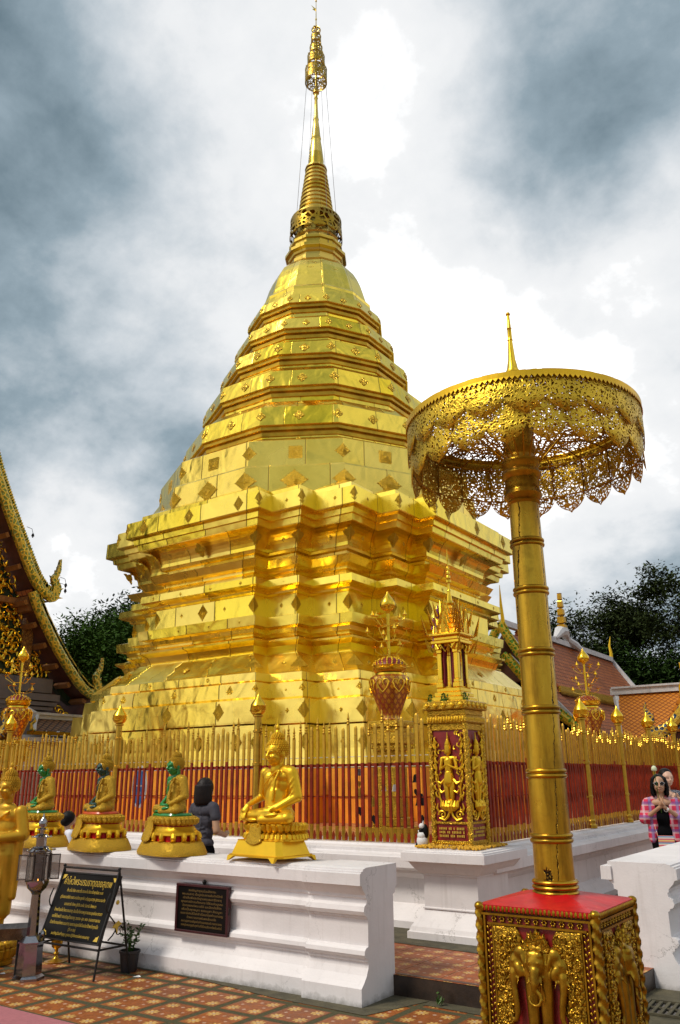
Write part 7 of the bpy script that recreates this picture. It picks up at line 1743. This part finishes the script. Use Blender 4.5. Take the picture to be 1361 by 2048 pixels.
wb((-10.05, 33.7, 6.10), (-8.8, 33.7, 4.30), .08, .09, WHITE_R, 'white_verge', H, HO)
wb((-8.80, 24.1, 4.14), (-8.80, 33.6, 4.22), .03, .09, CARVE_B, 'eave_fascia', H, HO)
g = MB()
for k in range(90): y = 24.15+.105*k; g.prism([(-.04, 0), (.04, 0), (0, -.13)], (-8.77+10, y-28, 4.09), (0, 1, 0), (0, 0, 1), (.01, 0, 0))
obj('fringe', g, CARVE_B, H)
g = MB(); g.box(-9.05+10-2.1, 24.2-28, .15, -9.05+10, 33.3-28, 4.1); g.box(-3.5+1.3, -3.9, .15, 2.2, 2.4, 2.72); obj('wall', g, WOOD, H)
def horn(x, y, z, h, o, parent, mat, lean=.12):
    g = MB(); g.tube([(x-o[0], y-o[1], z), (x-o[0]+.02, y-o[1]+lean*.2, z+h*.3), (x-o[0]-.01, y-o[1]+lean*.1, z+h*.6), (x-o[0]+.03, y-o[1]+lean, z+h)], [.09, .06, .045, .008], 8); obj('horn_finial', g, mat, parent, True)
horn(-10.05, 33.7, 6.1, 1.0, HO, H, GILT_S); horn(-10.0, 23.0, 5.8, 1.45, HO, H, GILT_S, -.1)
g = MB()
for k in range(5): g.lathe([(.16-.02*k, .0+.28*k), (.20-.025*k, .03+.28*k), (.19-.025*k, .22+.28*k), (.10, .25+.28*k)], 4, (0, 0), pi/4)
g.v = [(x+.0, y+0.2, z+6.55) for x, y, z in g.v]; obj('tiered_spirelet', g, BRASS_D, H)
g = MB(); g.tube([(0, -.6, 6.2), (0, -.1, 6.5), (0, .3, 6.55), (0, .8, 6.2)], [.08, .2, .2, .06], 8); g.tube([(0, .7, 6.3), (.15, 1.0, 6.15), (.5, 1.2, 5.7)], [.12, .13, .04], 8); obj('ridge_ornament', g, WHITE_R, H, True)
plyH = lambda a, z, off: (a+10, 23.0-28-off, z)
barge(H, [(-10.1, 6.1), (-9.75, 5.45), (-9.35, 4.85), (-8.95, 4.45)], plyH, .22, .08, SCALE_G, hook=[(-9.0, 4.48), (-8.8, 4.40), (-8.72, 4.55), (-8.76, 4.8)], tooth=.07, nt_=30)
barge(H, [(-10.1, 6.1), (-10.5, 5.45), (-10.9, 4.85), (-11.3, 4.45)], plyH, .22, .08, SCALE_G, tooth=.07, nt_=30)
barge(H, [(-9.9, 5.1), (-9.4, 4.45), (-8.9, 3.85), (-8.3, 3.25), (-7.75, 2.85)], lambda a, z, off: (a+10, 22.7-28-off, z), .22, .08, SCALE_G, hook=[(-7.85, 2.9), (-7.5, 2.75), (-7.3, 2.9), (-7.38, 3.3)], tooth=.07, nt_=34, name='lower_bargeboard')
wb((-9.75, 22.8, 5.05), (-7.8, 22.8, 2.95), .03, .05, WHITE_R, 'white_verge', H, HO); wb((-10.0, 23.1, 6.0), (-8.85, 23.1, 4.25), .03, .05, WHITE_R, 'white_verge', H, HO)
g = MB(); g.prism([(-1.1, 4.35), (1.15, 4.35), (0, 6.0)], (-.05, 23.3-28, 0), (1, 0, 0), (0, 0, 1), (0, .2, 0)); obj('gable_wall', g, WOOD, H)
quadroof('side_roof', [(-7.7, 22.9, 2.8), (-7.7, 24.1, 2.8), (-9.6, 24.1, 4.85), (-9.6, 22.9, 4.85)], ROOF_R, H, HO, .08)
# orange gallery roof
t = thing('orange_roof_gallery', 'gallery with orange glazed tile roof and thick white ridge at the right edge', 'building', (-5, 24, 0)); OO = (-5, 24, 0)
quadroof('roof', [(-6.55, 22.3, 2.30), (1, 22.3, 2.30), (1, 24.0, 3.86), (-7.08, 24.0, 3.86)], ROOF_O, t, OO, .1)
wb((-7.25, 24.0, 3.93), (1, 24.0, 3.96), .12, .09, WHITE_R, 'white_ridge', t, OO); wb((-7.2, 24.0, 4.03), (1, 24.0, 4.05), .17, .025, WHITE_R, 'ridge_cap', t, OO)
g = MB(); g.tube([(-2.12, 0, 3.8), (-2.0, -.3, 3.45), (-1.88, -.8, 2.95), (-1.7, -1.4, 2.45), (-1.45, -1.75, 2.3)], [.10, .09, .09, .09, .07], 6); obj('white_hip', g, WHITE_R, t)
g = MB(); g.box(-1.4, -1.4, .15, 6, 0, 2.4); obj('wall', g, WOOD, t)
# naga eave at the right edge
t = thing('porch_roof', 'blue and gold naga eave of a porch roof cut by the right edge above the fence', 'porch', (-4.0, 18, 0))
plp = lambda a, z, off: (a+4.0, -off, z)
barge(t, [(-3.3, 4.2), (-3.75, 3.35), (-4.05, 2.88), (-4.3, 2.62), (-4.5, 2.52)], plp, .20, .08, SCALE_B, hook=[(-4.42, 2.54), (-4.62, 2.50), (-4.74, 2.62), (-4.66, 2.78), (-4.76, 2.95), (-4.74, 3.10)], tooth=.07, nt_=40)
g = MB(); g.add([(-.45, .02, 2.45), (.7, .02, 4.2), (.7, 2, 4.2), (-.45, 2, 2.45)], [(0, 1, 2, 3)], [[(0, 0), (2, 0), (2, 2), (0, 2)]]); o = obj('roof', g, ROOF_O, t); sd = o.modifiers.new('t', 'SOLIDIFY'); sd.thickness = .08
g = MB(); g.box(-.30, .15, .15, -.12, .33, 2.5); g.box(-.35, .1, 2.25, 1.5, .2, 2.48); obj('post', g, WOOD, t)
g = MB(); g.tube([(.0, .2, 3.15), (-.02, .2, 3.4), (.05, .2, 3.6), (-.02, .2, 3.9)], [.10, .08, .06, .01], 8); obj('horn_finial', g, GILT_S, t, True)
horn2 = None
# ------------------------------------------------------------------ trees
def tree(label, base, H_, spread, seed, leafmat, leaf, nleaf, lv=5, clump=.75, trunk=.3, first=.35, flat=.55, ang=.55, cats='tree', bare=0.0, group=None, lean=(0, 0), xys=1.0):
    rd_ = random.Random(seed); t = thing('tree', label, cats, base, 0, group)
    tips = []; g = MB()
    def grow(p, d, ln, r, l):
        n_ = 4; pts = [p]; rr = [r]
        q = p
        for k in range(n_):
            d = (d+Vector((rd_.gauss(0, .13), rd_.gauss(0, .13), rd_.gauss(0, .08)+.03))).normalized(); q = q+d*ln/n_; pts.append(q); rr.append(r*(1-.32*(k+1)/n_))
        g.tube(pts, rr, 6 if l < 3 else 4, False)
        if l >= lv: tips.append((q, d)); return
        if l >= lv-1: tips.append((q, d))
        m = 2 if rd_.random() < .45 else 3
        for k in range(m):
            a = rd_.uniform(0, 2*pi); s_ = d.orthogonal().normalized(); s_.rotate(Matrix.Rotation(a, 3, d)); nd = (d+s_*ang*rd_.uniform(.7, 1.5)).normalized(); nd.x *= spread; nd.y *= spread; nd.normalize()
            grow(pts[-1] if k < 2 else pts[-2], nd, ln*rd_.uniform(.62, .86), rr[-1]*rd_.uniform(.6, .8), l+1)
    grow(Vector((0, 0, 0)), Vector((lean[0], lean[1], 1)).normalized(), H_*first, trunk, 0)
    mz = max(q.z for q, _ in tips); k_ = H_/mz
    g.v = [(x*k_*xys, y*k_*xys, z*k_) for x, y, z in g.v]; tips = [(Vector((q.x*k_*xys, q.y*k_*xys, q.z*k_)), d) for q, d in tips]
    obj('trunk', g, BARK, t, True)
    m = MB(); rd2 = random.Random(seed+100)
    live = [q for q, d in tips if rd2.random() > bare]
    for q in live:
        cl_ = clump*rd2.uniform(.6, 1.3); n_ = max(4, int(nleaf/len(live)*rd2.uniform(.5, 1.5)))
        for _ in range(n_):
            gs = lambda: max(-.85, min(.85, rd2.gauss(0, .5))); o = Vector((gs()*cl_, gs()*cl_, gs()*cl_*flat)); p = q+o
            a = Vector((rd2.gauss(0, 1), rd2.gauss(0, 1), rd2.gauss(0, .6))).normalized(); b = a.cross(Vector((rd2.gauss(0, .5), rd2.gauss(0, .5), 1))).normalized(); s = leaf*rd2.uniform(.6, 1.4)
            m.add([p-a*s, p+b*s*.42, p+a*s, p-b*s*.42], [(0, 1, 2, 3)])
    obj('crown', m, leafmat, t); return t
tree('dense dark green broadleaved tree between the left hall roof and the chedi', (-27.5, 22.5, 0), 9.0, 1.15, 3, LEAF, .085, 150000, lv=6, clump=1.2, trunk=.4, first=.22, flat=.75, ang=.65, xys=.8)
tree('darker tree crown behind the dense tree, beside the chedi steps', (-31.0, 29.5, 0), 9.4, 1.2, 14, LEAF_D, .11, 60000, lv=6, clump=1.4, trunk=.4, first=.2, flat=.8, ang=.65)
RT = [('airy tree with flat dark leaf layers, nearest the chedi left of the umbrella pole', (-16.8, 41, 0), 8.8, 21, 12000, .0), ('half bare tree with pale twigs just right of the umbrella pole', (-14.6, 42, 0), 10.8, 22, 3000, .72),
      ('airy dark tree behind the red-brown roof ridge', (-12.9, 42.5, 0), 9.8, 33, 24000, .05), ('tallest airy tree with bare twigs on top, above the orange roof', (-10.6, 42.5, 0), 11.0, 24, 28000, .08), ('airy dark tree cut by the right edge', (-8.4, 43, 0), 10.4, 35, 24000, .05)]
for lb, b_, h_, sd_, nl, ba in RT: tree(lb, b_, h_, 1.1, sd_, LEAF_F, .095, nl, lv=6, clump=.85, trunk=.22, first=.24, flat=.5, ang=.5, bare=ba, xys=.62, group='airy trees behind the roofs')
for lb, b_, h_, sd_ in (('bushy green tree low behind the tiled hall', (-13.5, 39, 0), 6.6, 41), ('bushy green tree low behind the orange roof', (-10.8, 39, 0), 7.0, 42), ('bushy green tree low at the right edge', (-8.2, 39, 0), 6.6, 43), ('bushy dark tree behind the umbrella pole', (-16.0, 40, 0), 6.4, 44)):
    tree(lb, b_, h_, 1.2, sd_, LEAF_D, .11, 30000, lv=5, clump=1.2, trunk=.2, first=.2, flat=.8, ang=.7, xys=.7, group='bushy trees low behind the roofs')
g = MB(); rd = random.Random(77)
for k in range(14000):
    x = rd.uniform(-60, 10); p = Vector((x, 52+rd.uniform(-3, 3)-max(0, (-25-x))*.45, rd.uniform(.5, 6.6+1.0*sin(x*.7)))); a = Vector((rd.gauss(0, 1), rd.gauss(0, 1), rd.gauss(0, 1))).normalized(); b = a.orthogonal().normalized(); s = rd.uniform(.15, .4); g.add([p-a*s, p+b*s*.5, p+a*s, p-b*s*.5], [(0, 1, 2, 3)])
tag(obj('distant_woods', g, LEAF_D), 'dark mass of distant woods behind the temple roofs', 'woods', kind='stuff')
